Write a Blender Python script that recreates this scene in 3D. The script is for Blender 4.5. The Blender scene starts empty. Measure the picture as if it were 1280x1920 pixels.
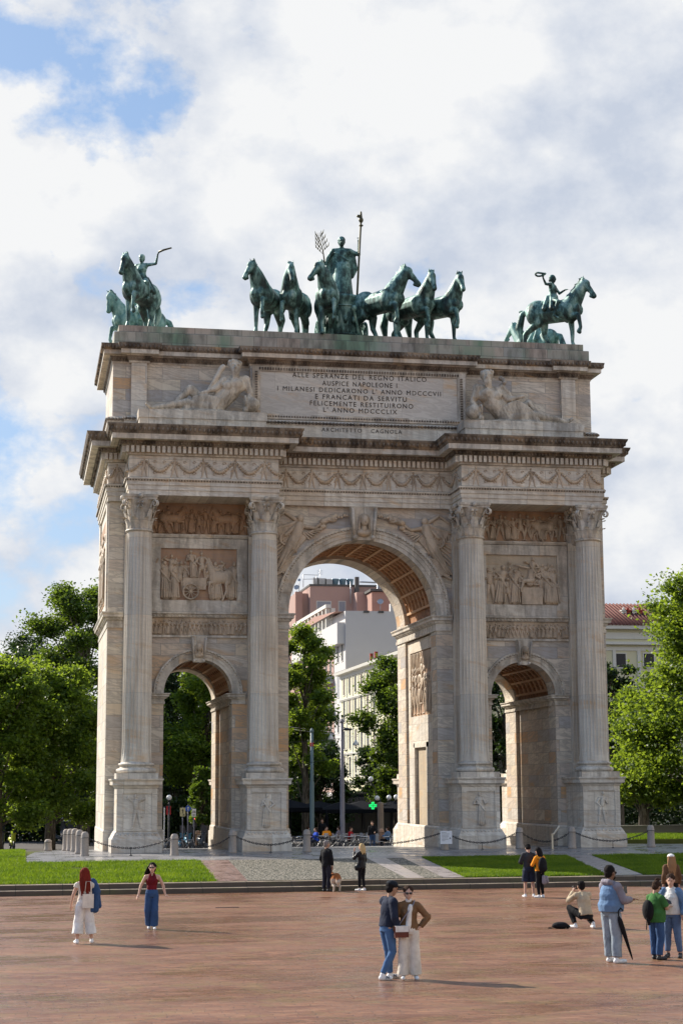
import bpy, bmesh, math, random
import numpy as np
from mathutils import Vector, Matrix, noise as mnoise
R = math.radians
scene = bpy.context.scene
random.seed(7); rng = np.random.default_rng(7)

# ------------------------------------------------------------------ camera
FPX, PITCH, ROLL, YAW = 3216.1, 0.1586, -0.0053, 0.1837
CAM = Vector((-15.93, -78.67, 2.88))
_f = Vector((math.sin(YAW)*math.cos(PITCH), math.cos(YAW)*math.cos(PITCH), math.sin(PITCH)))
_r = Vector((math.cos(YAW), -math.sin(YAW), 0)); _u = _r.cross(_f)
_r2 = _r*math.cos(ROLL)+_u*math.sin(ROLL); _u2 = -_r*math.sin(ROLL)+_u*math.cos(ROLL)
cd = bpy.data.cameras.new('camera'); cam = bpy.data.objects.new('camera', cd)
scene.collection.objects.link(cam); scene.camera = cam
cd.sensor_fit = 'HORIZONTAL'; cd.sensor_width = 36; cd.lens = FPX/1280*36
cd.clip_start = 0.5; cd.clip_end = 6000
cam.matrix_world = Matrix(((_r2.x, _u2.x, -_f.x, CAM.x), (_r2.y, _u2.y, -_f.y, CAM.y), (_r2.z, _u2.z, -_f.z, CAM.z), (0, 0, 0, 1)))

def at(px, py, y):
    d = _f+_r2*((px-640)/FPX)-_u2*((py-960)/FPX)
    return CAM+d*((y-CAM.y)/d.y)
def atz(px, py, z):
    d = _f+_r2*((px-640)/FPX)-_u2*((py-960)/FPX)
    return CAM+d*((z-CAM.z)/d.z)

# ------------------------------------------------------------------ light
SUN_DIR = Vector((-1, 1.0, 0)).normalized(); EL = R(33)
sdir = Vector((SUN_DIR.x*math.cos(EL), SUN_DIR.y*math.cos(EL), math.sin(EL)))
sl = bpy.data.lights.new('sun', 'SUN'); sl.energy = 5.0; sl.angle = R(0.6); sl.color = (1.0, .92, .80)
so = bpy.data.objects.new('sun', sl); scene.collection.objects.link(so)
so.rotation_euler = sdir.to_track_quat('Z', 'Y').to_euler()

scene.view_settings.view_transform = 'Standard'; scene.view_settings.look = 'None'
scene.view_settings.exposure = 0.58; scene.view_settings.gamma = 1
scene.render.engine = 'CYCLES'
scene.cycles.max_bounces = 6; scene.cycles.diffuse_bounces = 3; scene.cycles.transparent_max_bounces = 8

w = bpy.data.worlds.new('World'); scene.world = w; w.use_nodes = True
nt = w.node_tree; nt.nodes.clear()
def wn(t, **k):
    n = nt.nodes.new(t)
    for a, b in k.items(): setattr(n, a, b)
    return n
out = wn('ShaderNodeOutputWorld'); bg = wn('ShaderNodeBackground'); bg.inputs[1].default_value = 0.1
sky = wn('ShaderNodeTexSky', sky_type='NISHITA', sun_disc=False, sun_elevation=EL, sun_rotation=math.atan2(SUN_DIR.x, SUN_DIR.y))
sky.air_density = 1.0; sky.dust_density = 1.2
tc = wn('ShaderNodeTexCoord'); sep = wn('ShaderNodeSeparateXYZ'); nt.links.new(tc.outputs['Generated'], sep.inputs[0])
def wm(op, a, b=None, clamp=False):
    n = wn('ShaderNodeMath', operation=op, use_clamp=clamp)
    for i, v in enumerate((a, b)):
        if v is None: continue
        if isinstance(v, (int, float)): n.inputs[i].default_value = v
        else: nt.links.new(v, n.inputs[i])
    return n.outputs[0]
comb = wn('ShaderNodeMapping'); comb.inputs['Scale'].default_value = (1, 1, 1.35); nt.links.new(tc.outputs['Generated'], comb.inputs[0])
def wnoise(scale, det, rough, dist, off, vec):
    mp = wn('ShaderNodeMapping'); mp.inputs['Location'].default_value = off; nt.links.new(vec, mp.inputs[0])
    n = wn('ShaderNodeTexNoise'); n.inputs['Scale'].default_value = scale; n.inputs['Detail'].default_value = det
    n.inputs['Roughness'].default_value = rough; n.inputs['Distortion'].default_value = dist
    nt.links.new(mp.outputs[0], n.inputs['Vector']); return n.outputs[0]
def wramp(v, stops):
    n = wn('ShaderNodeValToRGB'); e = n.color_ramp.elements
    while len(e) < len(stops): e.new(.5)
    for q, (p, c) in zip(e, stops): q.position = p; q.color = (*c, 1) if len(c) == 3 else c
    nt.links.new(v, n.inputs[0]); return n.outputs[0]
WOFF = (3.2, 1.7, 0)
big = wnoise(5.0, 9, .58, 0, (1.3, .7, .2), comb.outputs[0])
fine = wnoise(15, 8, .62, 0, (9, 2, 0), comb.outputs[0])
shade = wnoise(6.0, 6, .52, 0, (5.3, 8.1, 0), comb.outputs[0])
wv = wn('ShaderNodeTexNoise'); wv.inputs['Scale'].default_value = 9; wv.inputs['Detail'].default_value = 4; nt.links.new(comb.outputs[0], wv.inputs['Vector'])
wa = wn('ShaderNodeVectorMath', operation='MULTIPLY_ADD'); nt.links.new(wv.outputs['Color'], wa.inputs[0]); wa.inputs[1].default_value = (.13, .13, .13); nt.links.new(comb.outputs[0], wa.inputs[2])
pv = wn('ShaderNodeTexVoronoi', feature='SMOOTH_F1'); pv.inputs['Scale'].default_value = 15; pv.inputs['Smoothness'].default_value = .6; nt.links.new(wa.outputs[0], pv.inputs['Vector'])
puff = wm('SUBTRACT', .45, pv.outputs['Distance'])
# cloud cover thins out towards the upper left of the view and behind the camera
dirx = wm('SUBTRACT', sep.outputs[2], wm('MULTIPLY', sep.outputs[0], 0.45))
thin = wm('MULTIPLY', wm('MAXIMUM', wm('SUBTRACT', dirx, 0.29), 0), 1.05)
behind = wm('MULTIPLY', wm('MAXIMUM', wm('SUBTRACT', 0.25, sep.outputs[1]), 0), 0.02)
cover = wm('SUBTRACT', wm('SUBTRACT', wm('ADD', big, wm('ADD', wm('MULTIPLY', wm('SUBTRACT', fine, .5), .36), wm('MULTIPLY', puff, .22))), thin), behind)
cmask = wramp(cover, [(.315, (0, 0, 0)), (.40, (1, 1, 1))])
ccol = wramp(wm('ADD', wm('MULTIPLY', shade, .66), wm('ADD', wm('MULTIPLY', fine, .42), wm('MULTIPLY', puff, .20))), [(.40, (3.9, 4.3, 5.05)), (.48, (4.95, 5.2, 5.65)), (.57, (6.15, 6.2, 6.25))])
# unseen clouds behind the camera, brightened and warmed as fill for the facade
front = wn('ShaderNodeMix', data_type='RGBA', blend_type='MULTIPLY'); nt.links.new(wm('MULTIPLY', wm('MAXIMUM', wm('SUBTRACT', .35, sep.outputs[1]), 0), .85, True), front.inputs[0]); nt.links.new(ccol, front.inputs[6]); front.inputs[7].default_value = (1.22, 1.12, .99, 1); ccol = front.outputs[2]
bl = wn('ShaderNodeMix', data_type='RGBA'); bl.inputs[0].default_value = .55
nt.links.new(sky.outputs[0], bl.inputs[6]); bl.inputs[7].default_value = (2.0, 3.3, 5.5, 1)
mx = wn('ShaderNodeMix', data_type='RGBA'); nt.links.new(cmask, mx.inputs[0])
nt.links.new(bl.outputs[2], mx.inputs[6]); nt.links.new(ccol, mx.inputs[7])
nt.links.new(mx.outputs[2], bg.inputs[0]); nt.links.new(bg.outputs[0], out.inputs[0])

# ------------------------------------------------------------------ materials
class Mat:
    def __init__(s, name, rough=.7, spec=.4):
        s.m = bpy.data.materials.new(name); s.m.use_nodes = True; s.t = s.m.node_tree
        s.b = s.t.nodes['Principled BSDF']; s.b.inputs['Roughness'].default_value = rough
        s.b.inputs['Specular IOR Level'].default_value = spec
    def n(s, t, **k):
        n = s.t.nodes.new(t)
        for a, b in k.items(): setattr(n, a, b)
        return n
    def lk(s, a, b): s.t.links.new(a, b)
    def put(s, v, sock):
        if isinstance(v, (int, float)): sock.default_value = v
        elif isinstance(v, (tuple, list)): sock.default_value = tuple(v) if len(v) == 4 or sock.type == 'VECTOR' else (*v, 1)
        else: s.lk(v, sock)
    def math(s, op, a, b=0, clamp=False):
        n = s.n('ShaderNodeMath', operation=op, use_clamp=clamp); s.put(a, n.inputs[0]); s.put(b, n.inputs[1]); return n.outputs[0]
    def mix(s, f, a, b, mode='MIX'):
        n = s.n('ShaderNodeMix', data_type='RGBA', blend_type=mode); s.put(f, n.inputs[0]); s.put(a, n.inputs[6]); s.put(b, n.inputs[7]); return n.outputs[2]
    def pos(s, scale=(1, 1, 1), off=(0, 0, 0), obj=False):
        if obj: o = s.n('ShaderNodeTexCoord').outputs['Object']
        else: o = s.n('ShaderNodeNewGeometry').outputs['Position']
        m = s.n('ShaderNodeMapping'); m.inputs['Scale'].default_value = scale; m.inputs['Location'].default_value = off
        s.lk(o, m.inputs[0]); return m.outputs[0]
    def noise(s, vec, scale=1, det=4, rough=.55, dist=0):
        n = s.n('ShaderNodeTexNoise'); s.lk(vec, n.inputs['Vector'])
        for k, v in (('Scale', scale), ('Detail', det), ('Roughness', rough), ('Distortion', dist)): n.inputs[k].default_value = v
        return n.outputs[0]
    def vor(s, vec, scale=1, out='Distance', **k):
        n = s.n('ShaderNodeTexVoronoi', **k); s.lk(vec, n.inputs['Vector']); n.inputs['Scale'].default_value = scale; return n.outputs[out]
    def ramp(s, v, stops):
        n = s.n('ShaderNodeValToRGB'); e = n.color_ramp.elements
        while len(e) < len(stops): e.new(.5)
        for q, (p, c) in zip(e, stops):
            q.position = p; q.color = (c, c, c, 1) if isinstance(c, (int, float)) else (*c, 1)
        s.put(v, n.inputs[0]); return n.outputs[0]
    def col(s, v): s.put(v, s.b.inputs['Base Color'])
    def rough(s, v): s.put(v, s.b.inputs['Roughness'])
    def bump(s, h, strength=.3, dist=.02):
        n = s.n('ShaderNodeBump'); n.inputs['Strength'].default_value = strength; n.inputs['Distance'].default_value = dist
        s.lk(h, n.inputs['Height']); s.lk(n.outputs[0], s.b.inputs['Normal'])
    def wallvec(s):
        g = s.n('ShaderNodeNewGeometry'); sn = s.n('ShaderNodeSeparateXYZ'); sp = s.n('ShaderNodeSeparateXYZ')
        s.lk(g.outputs['True Normal'], sn.inputs[0]); s.lk(g.outputs['Position'], sp.inputs[0])
        ax = s.math('GREATER_THAN', s.math('ABSOLUTE', sn.outputs[0]), .7)
        u = s.math('ADD', s.math('MULTIPLY', sp.outputs[0], s.math('SUBTRACT', 1, ax)), s.math('MULTIPLY', sp.outputs[1], ax))
        c = s.n('ShaderNodeCombineXYZ'); s.lk(u, c.inputs[0]); s.lk(sp.outputs[2], c.inputs[1]); return c.outputs[0], u, sp.outputs[2]
    def brick(s, vec, w, h, mortar=.01, off=.5, smooth=.1):
        n = s.n('ShaderNodeTexBrick'); n.offset = off; s.lk(vec, n.inputs['Vector'])
        n.inputs['Color1'].default_value = (0, 0, 0, 1); n.inputs['Color2'].default_value = (1, 1, 1, 1); n.inputs['Mortar'].default_value = (.5, .5, .5, 1)
        n.inputs['Scale'].default_value = 1; n.inputs['Mortar Size'].default_value = mortar; n.inputs['Mortar Smooth'].default_value = smooth
        n.inputs['Brick Width'].default_value = w; n.inputs['Row Height'].default_value = h
        return n.outputs[0], n.outputs[1]

MATS = {}
def simple(name, c, rough=.7, spec=.4, var=.12, scale=3, metal=0, emit=0):
    m = Mat(name, rough, spec)
    v = m.noise(m.pos(obj=True), scale, 3)
    m.col(m.mix(v, tuple(x*(1-var) for x in c), tuple(min(1, x*(1+var)) for x in c)))
    m.b.inputs['Metallic'].default_value = metal
    if emit: m.b.inputs['Emission Color'].default_value = (*c, 1); m.b.inputs['Emission Strength'].default_value = emit
    MATS[name] = m.m; return m.m

def marble(name, stops, *a_, **k_):
    return marble_(name, stops, *a_, **k_)
def marble_(name, stops, bw=1.5, bh=.52, vein=.55, veincol=(.35, .31, .27), mortar=.012, rough=.55, dirt=0, streak=0):
    m = Mat(name, rough, .35)
    vec, u, z = m.wallvec()
    t, f = m.brick(vec, bw, bh, mortar)
    base = m.ramp(t, stops)
    c = m.n('ShaderNodeCombineXYZ')
    tt = m.math('MULTIPLY', t, 37)
    m.put(m.math('ADD', m.math('MULTIPLY', u, .55), tt), c.inputs[0]); m.put(m.math('ADD', m.math('MULTIPLY', z, 2.6), m.math('MULTIPLY', u, .5)), c.inputs[1]); m.put(tt, c.inputs[2])
    v = m.noise(c.outputs[0], 1.3, 6, .62, .9)
    vm = m.ramp(v, [(.44, 0), (.52, 1), (.58, .1), (.70, .75), (.78, 0)])
    col = m.mix(m.math('MULTIPLY', vm, vein), base, veincol)
    v2 = m.noise(c.outputs[0], .8, 4, .6, .6)
    col = m.mix(m.math('MULTIPLY', m.ramp(v2, [(.56, 0), (.72, 1)]), .6), col, (.60, .37, .17))
    if streak:
        sv = m.noise(m.pos((2.2, 2.2, .16)), 1.6, 5, .6)
        col = m.mix(m.math('MULTIPLY', m.ramp(sv, [(.42, 0), (.66, 1)]), streak), col, (.30, .235, .175))
    if dirt:
        dv = m.noise(m.pos((1, 1, .35)), 1.7, 7, .7)
        col = m.mix(m.math('MULTIPLY', m.ramp(dv, [(.44, 0), (.60, 1)]), dirt), col, (.05, .038, .030))
    col = m.mix(m.math('MULTIPLY', f, .55), col, (.20, .18, .16))
    m.col(col); m.bump(m.math('SUBTRACT', m.math('MULTIPLY', m.noise(m.pos(), 9, 3), .2), f), .25, .02)
    MATS[name] = m.m; return m.m

PAL = [(0, (.47, .44, .41)), (.16, (.74, .66, .53)), (.30, (.60, .50, .42)), (.44, (.78, .70, .58)), (.56, (.43, .42, .43)), (.68, (.70, .57, .41)), (.80, (.76, .69, .59)), (.90, (.66, .40, .20)), (1, (.64, .58, .51))]
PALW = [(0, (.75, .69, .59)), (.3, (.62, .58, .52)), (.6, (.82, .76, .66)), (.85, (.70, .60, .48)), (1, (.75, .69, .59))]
marble('marble_wall', PAL, 1.75, .56, vein=.7, streak=.22)
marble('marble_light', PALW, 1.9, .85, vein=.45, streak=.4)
marble('marble_shaft', PALW, 40, 3.55, vein=.18, streak=.55, mortar=.006)
marble('marble_trim', PALW, 1.6, 3, vein=.3, streak=.35, dirt=.45)
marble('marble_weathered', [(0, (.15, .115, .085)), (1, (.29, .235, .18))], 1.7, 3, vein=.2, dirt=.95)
marble('marble_relief', [(0, (.58, .46, .34)), (1, (.64, .52, .40))], 30, 30, vein=.2, dirt=.42, mortar=0)
marble('marble_brown', [(0, (.44, .26, .15)), (1, (.48, .30, .18))], 30, 30, vein=.35, dirt=.3, mortar=0)
marble('marble_statue', [(0, (.66, .57, .45)), (1, (.70, .62, .50))], 30, 30, vein=.1, dirt=.6, mortar=0, streak=.3)
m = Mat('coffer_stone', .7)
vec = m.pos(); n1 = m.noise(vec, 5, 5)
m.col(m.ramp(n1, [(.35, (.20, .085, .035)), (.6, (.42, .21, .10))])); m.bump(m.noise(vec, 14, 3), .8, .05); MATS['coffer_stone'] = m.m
simple('rib_stone', (.62, .40, .24), .7)
# copper stained plinth
m = Mat('stained_plinth', .75)
vec, u, z = m.wallvec(); t, f = m.brick(vec, 1.15, .55, .012)
col = m.ramp(t, [(0, (.34, .32, .27)), (.5, (.46, .42, .35)), (.8, (.48, .38, .31)), (1, (.36, .36, .33))])
gn = m.noise(m.pos((.16, .16, .05), (3, 0, 0)), 2.2, 4, .55)
dn = m.noise(m.pos((1, 1, .25)), 1.4, 6, .65)
col = m.mix(m.ramp(gn, [(.49, 0), (.60, .85)]), col, m.mix(t, (.10, .22, .13), (.22, .33, .24)))
col = m.mix(m.math('MULTIPLY', m.ramp(dn, [(.48, 0), (.66, 1)]), .7), col, (.07, .065, .055))
m.col(m.mix(m.math('MULTIPLY', f, .7), col, (.08, .08, .07))); MATS['stained_plinth'] = m.m
# bronze patina
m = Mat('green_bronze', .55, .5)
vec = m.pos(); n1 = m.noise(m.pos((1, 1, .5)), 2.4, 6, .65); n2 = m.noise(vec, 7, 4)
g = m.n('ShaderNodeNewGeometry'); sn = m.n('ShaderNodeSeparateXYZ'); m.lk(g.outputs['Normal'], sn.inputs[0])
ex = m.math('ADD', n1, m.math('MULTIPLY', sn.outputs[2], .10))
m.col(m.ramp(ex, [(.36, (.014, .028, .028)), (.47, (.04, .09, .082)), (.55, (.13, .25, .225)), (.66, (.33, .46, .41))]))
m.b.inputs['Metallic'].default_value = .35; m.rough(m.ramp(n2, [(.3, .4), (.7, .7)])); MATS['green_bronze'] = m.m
m = Mat('pale_patina', .6, .5)
n1 = m.noise(m.pos((1, 1, .5)), 2.6, 6, .65)
m.col(m.ramp(n1, [(.36, (.03, .07, .065)), (.5, (.14, .29, .26)), (.66, (.34, .52, .46))])); MATS['pale_patina'] = m.m
simple('gold_bronze', (.09, .085, .05), .5, metal=.4)
simple('letter_dark', (.085, .075, .065), .8, .1)
simple('iron', (.025, .025, .028), .5, .5)
simple('bollard_stone', (.36, .31, .27), .8, scale=12, var=.3)
simple('bollard_pink', (.50, .30, .19), .8, scale=12, var=.2)

# ------------------------------------------------------------------ mesh helpers
COL = scene.collection
def prop(o, label=None, cat=None, group=None, kind=None):
    for k, v in (('label', label), ('category', cat), ('group', group), ('kind', kind)):
        if v: o[k] = v
    return o
def empty(name, loc, label, cat, group=None, rz=0):
    o = bpy.data.objects.new(name, None); o.empty_display_size = .3; COL.objects.link(o)
    o.location = loc; o.rotation_euler = (0, 0, rz); return prop(o, label, cat, group)
def link(name, me, mats, parent=None, world=True):
    o = bpy.data.objects.new(name, me); COL.objects.link(o)
    for k in ([mats] if isinstance(mats, str) else mats): me.materials.append(MATS[k])
    if parent is not None:
        o.parent = parent
        if world:      # mesh built in world coordinates; parents are only translated / turned about z
            q = parent; M = Matrix.Identity(4)
            while q is not None:
                M = (Matrix.Translation(q.location) @ q.rotation_euler.to_matrix().to_4x4() @ Matrix.Diagonal((*q.scale, 1))) @ M; q = q.parent
            mi = M.inverted()
            if not np.allclose(np.array(mi), np.eye(4), atol=1e-9): me.transform(mi)
    return o
class MB:
    def __init__(s): s.v = []; s.f = []; s.m = []; s.sm = []
    def add(s, vs, fs, mi=0, smooth=False):
        b = len(s.v); s.v.extend([tuple(p) for p in vs])
        for f in fs: s.f.append(tuple(i+b for i in f)); s.m.append(mi); s.sm.append(smooth)
    def box(s, x0, x1, y0, y1, z0, z1, mi=0):
        s.add([(x0, y0, z0), (x1, y0, z0), (x1, y1, z0), (x0, y1, z0), (x0, y0, z1), (x1, y0, z1), (x1, y1, z1), (x0, y1, z1)],
              [(3, 2, 1, 0), (4, 5, 6, 7), (0, 1, 5, 4), (1, 2, 6, 5), (2, 3, 7, 6), (3, 0, 4, 7)], mi)
    def obox(s, c, d, hw, z0, z1, hl=None, mi=0):    # box turned so that its length runs along d (unit xy)
        d = Vector((d[0], d[1])).normalized(); n = Vector((-d.y, d.x)); hl = hw if hl is None else hl; c = Vector((c[0], c[1]))
        q = [c-d*hl-n*hw, c+d*hl-n*hw, c+d*hl+n*hw, c-d*hl+n*hw]
        s.add([(p.x, p.y, z0) for p in q]+[(p.x, p.y, z1) for p in q], [(3, 2, 1, 0), (4, 5, 6, 7), (0, 1, 5, 4), (1, 2, 6, 5), (2, 3, 7, 6), (3, 0, 4, 7)], mi)
    def rings(s, poly, prof, mi=0, cap=True, mats=None, smooth=False):
        # stack of mitred offsets of a CCW plan polygon; prof = [(out, z)]
        n = len(poly); P = [Vector(p) for p in poly]; ml = []
        for i in range(n):
            a = (P[i]-P[i-1]).normalized(); b = (P[(i+1) % n]-P[i]).normalized()
            na, nb = Vector((a.y, -a.x)), Vector((b.y, -b.x)); k = na+nb; k = k/max(.2, k.dot(na)) if k.length > 1e-6 else na
            ml.append(k)
        base = len(s.v)
        for o, z in prof:
            for p, k in zip(P, ml): q = p+k*o; s.v.append((q.x, q.y, z))
        for j in range(len(prof)-1):
            for i in range(n):
                i2 = (i+1) % n
                s.f.append((base+j*n+i, base+j*n+i2, base+(j+1)*n+i2, base+(j+1)*n+i)); s.m.append(mats[j] if mats else mi); s.sm.append(smooth)
        if cap:
            s.f.append(tuple(base+i for i in reversed(range(n)))); s.m.append(mi); s.sm.append(False)
            s.f.append(tuple(base+(len(prof)-1)*n+i for i in range(n))); s.m.append(mi); s.sm.append(False)
    def sweep(s, path, prof, mi=0):     # open path, outward = right-hand side; prof closed by wall side
        P = [Vector(p) for p in path]; n = len(P); base = len(s.v); K = []
        for i in range(n):
            a = (P[i]-P[i-1]).normalized() if i else (P[1]-P[0]).normalized()
            b = (P[i+1]-P[i]).normalized() if i < n-1 else a
            na, nb = Vector((a.y, -a.x)), Vector((b.y, -b.x)); k = na+nb; K.append(k/k.dot(na))
        m = len(prof)
        for p, k in zip(P, K):
            for o, z in prof: q = p+k*o; s.v.append((q.x, q.y, z))
        for i in range(n-1):
            for j in range(m):
                j2 = (j+1) % m
                s.f.append((base+i*m+j, base+(i+1)*m+j, base+(i+1)*m+j2, base+i*m+j2)); s.m.append(mi); s.sm.append(False)
        s.f.append(tuple(base+j for j in range(m))); s.m.append(mi); s.sm.append(False)
        s.f.append(tuple(base+(n-1)*m+j for j in reversed(range(m)))); s.m.append(mi); s.sm.append(False)
    def lathe(s, c, prof, n=24, mi=0, smooth=True, cap=True):
        base = len(s.v); c = Vector(c)
        for r, z in prof:
            for i in range(n):
                a = 2*math.pi*i/n; s.v.append((c.x+r*math.cos(a), c.y+r*math.sin(a), c.z+z))
        for j in range(len(prof)-1):
            for i in range(n):
                i2 = (i+1) % n; s.f.append((base+j*n+i, base+j*n+i2, base+(j+1)*n+i2, base+(j+1)*n+i)); s.m.append(mi); s.sm.append(smooth)
        if cap:
            s.f.append(tuple(base+i for i in reversed(range(n)))); s.m.append(mi); s.sm.append(False)
            s.f.append(tuple(base+(len(prof)-1)*n+i for i in range(n))); s.m.append(mi); s.sm.append(False)
    def tube(s, pts, rad, n=8, mi=0, closed=False):
        P = [Vector(p) for p in pts]; m = len(P); rad = [rad]*m if isinstance(rad, (int, float)) else rad
        base = len(s.v); up = None
        for i in range(m):
            a = P[(i-1) % m] if (i or closed) else P[i]; b = P[(i+1) % m] if (i < m-1 or closed) else P[i]
            t = (b-a).normalized()
            if up is None: up = t.orthogonal().normalized()
            up = (up-t*up.dot(t)).normalized(); w_ = t.cross(up)
            for k in range(n):
                an = 2*math.pi*k/n; q = P[i]+(up*math.cos(an)+w_*math.sin(an))*rad[i]; s.v.append(tuple(q))
        for i in range(m if closed else m-1):
            i2 = (i+1) % m
            for k in range(n):
                k2 = (k+1) % n; s.f.append((base+i*n+k, base+i*n+k2, base+i2*n+k2, base+i2*n+k)); s.m.append(mi); s.sm.append(True)
        if not closed:
            s.f.append(tuple(base+k for k in reversed(range(n)))); s.m.append(mi); s.sm.append(False)
            s.f.append(tuple(base+(m-1)*n+k for k in range(n))); s.m.append(mi); s.sm.append(False)
    def cap(s, p0, r0, p1, r1, n=10, mi=0, sq=None):      # closed tapered capsule
        p0, p1 = Vector(p0), Vector(p1); d = p1-p0; L = d.length
        if L < 1e-6: return s.ell(p0, (r0, r0, r0), None, n, mi)
        d /= L; a = d.orthogonal().normalized(); b = d.cross(a); base = len(s.v); R_ = []
        for k in (0, .5, .87): R_.append((p0-d*r0*math.cos(math.asin(k)), r0*k))
        R_.append((p0, r0)); R_.append((p1, r1))
        for k in (.87, .5, 0): R_.append((p1+d*r1*math.cos(math.asin(k)), r1*k))
        s.v.append(tuple(R_[0][0]))
        for c, r in R_[1:-1]:
            for i in range(n):
                an = 2*math.pi*i/n; s.v.append(tuple(c+(a*math.cos(an)+b*math.sin(an))*r))
        s.v.append(tuple(R_[-1][0])); e = len(s.v)-1; m = len(R_)-2
        for i in range(n):
            i2 = (i+1) % n
            s.f.append((base, base+1+i2, base+1+i)); s.m.append(mi); s.sm.append(True)
            s.f.append((e, base+1+(m-1)*n+i, base+1+(m-1)*n+i2)); s.m.append(mi); s.sm.append(True)
            for j in range(m-1):
                s.f.append((base+1+j*n+i, base+1+j*n+i2, base+1+(j+1)*n+i2, base+1+(j+1)*n+i)); s.m.append(mi); s.sm.append(True)
    def ell(s, c, r, rot=None, n=10, mi=0):
        c = Vector(c); h = max(5, n*2//3); base = len(s.v)
        pts = [(0, 0, -1)]
        for j in range(1, h):
            ph = math.pi*j/h
            for i in range(n): an = 2*math.pi*i/n; pts.append((math.sin(ph)*math.cos(an), math.sin(ph)*math.sin(an), -math.cos(ph)))
        pts.append((0, 0, 1))
        for p in pts:
            q = Vector((p[0]*r[0], p[1]*r[1], p[2]*r[2]))
            if rot is not None: q = rot @ q
            s.v.append(tuple(c+q))
        e = len(s.v)-1
        for i in range(n):
            i2 = (i+1) % n
            s.f.append((base, base+1+i2, base+1+i)); s.m.append(mi); s.sm.append(True)
            s.f.append((e, base+1+(h-2)*n+i, base+1+(h-2)*n+i2)); s.m.append(mi); s.sm.append(True)
            for j in range(h-2):
                s.f.append((base+1+j*n+i, base+1+j*n+i2, base+1+(j+1)*n+i2, base+1+(j+1)*n+i)); s.m.append(mi); s.sm.append(True)
    def loft(s, rings, n=18, mi=0):      # flat ended limb or garment: rings = [(centre, rx, ry)]
        base = len(s.v); m = len(rings)
        C_ = [Vector(r[0]) for r in rings]
        for i, (c, rx, ry) in enumerate(rings):
            t = (C_[min(i+1, m-1)]-C_[max(i-1, 0)]).normalized()
            if t.z < 0: sg = -1; t = -t
            else: sg = 1
            q = Vector((0, 0, 1)).rotation_difference(t) if t.z > .2 else Vector((0, 0, 1)).rotation_difference(t)
            for k in range(n): a = sg*2*math.pi*k/n; s.v.append(tuple(C_[i]+q @ Vector((rx*math.cos(a), ry*math.sin(a), 0))))
        for i in range(m-1):
            for k in range(n): k2 = (k+1) % n; s.f.append((base+i*n+k, base+i*n+k2, base+(i+1)*n+k2, base+(i+1)*n+k)); s.m.append(mi); s.sm.append(True)
        s.f.append(tuple(base+k for k in reversed(range(n)))); s.m.append(mi); s.sm.append(False)
        s.f.append(tuple(base+(m-1)*n+k for k in range(n))); s.m.append(mi); s.sm.append(False)
    def xf(s, M, start=0):
        for i in range(start, len(s.v)): s.v[i] = tuple(M @ Vector(s.v[i]))
    def merge(s, o, M=None, mi=None):
        b = len(s.v)
        s.v.extend([tuple(M @ Vector(p)) for p in o.v] if M is not None else o.v)
        flip = M is not None and M.to_3x3().determinant() < 0
        for f, k, q in zip(o.f, o.m, o.sm):
            f = tuple(i+b for i in f); s.f.append(f[::-1] if flip else f); s.m.append(k if mi is None else mi); s.sm.append(q)
    def mesh(s, name):
        me = bpy.data.meshes.new(name); me.from_pydata(s.v, [], s.f)
        me.polygons.foreach_set('material_index', s.m); me.polygons.foreach_set('use_smooth', s.sm); me.update(); return me
    def build(s, name, mats, parent=None, world=True): return link(name, s.mesh(name), mats, parent, world)
    def remesh(s, name, mats, parent=None, voxel=.02, smooth=4, world=True, fold=0, fs=(9, 9, 4)):
        me = s.mesh('tmp'); o = bpy.data.objects.new('tmp', me); COL.objects.link(o)
        md = o.modifiers.new('r', 'REMESH'); md.mode = 'VOXEL'; md.voxel_size = voxel; md.use_smooth_shade = True
        if smooth: q = o.modifiers.new('s', 'SMOOTH'); q.iterations = smooth; q.factor = .5
        dg = bpy.context.evaluated_depsgraph_get(); ev = o.evaluated_get(dg)
        m2 = bpy.data.meshes.new_from_object(ev, depsgraph=dg); m2.name = name; m2.materials.clear()
        if fold:
            n = len(m2.vertices); co = np.empty(n*3, dtype=np.float32); no = np.empty(n*3, dtype=np.float32)
            m2.vertices.foreach_get('co', co); m2.vertex_normals.foreach_get('vector', no); co = co.reshape(-1, 3); no = no.reshape(-1, 3)
            nz_ = mnoise.noise; F = np.array([nz_((x*fs[0], y*fs[1], z*fs[2]))+.6*(abs(nz_((x*fs[0]*2+z*3, y*fs[1]*2, z*fs[2]*2.4+7)))-.25) for x, y, z in co.tolist()], dtype=np.float32)
            m2.vertices.foreach_set('co', (co+no*(F*fold)[:, None]).ravel()); m2.update()
        bpy.data.objects.remove(o); bpy.data.meshes.remove(me)
        return link(name, m2, mats, parent, world)
def npmesh(name, V, Fq, mats, parent=None, smooth=False, k=4):
    me = bpy.data.meshes.new(name); nv, nf = len(V), len(Fq)
    me.vertices.add(nv); me.vertices.foreach_set('co', np.asarray(V, dtype=np.float32).ravel())
    me.loops.add(nf*k); me.loops.foreach_set('vertex_index', np.asarray(Fq, dtype=np.int32).ravel())
    me.polygons.add(nf); me.polygons.foreach_set('loop_start', np.arange(0, nf*k, k, dtype=np.int32))
    me.update(calc_edges=True)
    if smooth: me.polygons.foreach_set('use_smooth', [True]*nf)
    return link(name, me, mats, parent)
def copy_tree(o, parent=None, loc=None, rz=None, **pr):
    c = o.copy(); COL.objects.link(c); c.parent = parent
    if loc is not None: c.location = loc
    if rz is not None: c.rotation_euler = (0, 0, rz)
    for k, v in pr.items(): c[k] = v
    for ch in [q for q in bpy.data.objects if q.parent == o]: copy_tree(ch, c)
    return c
def cat_link(o, parent): pass
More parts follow.
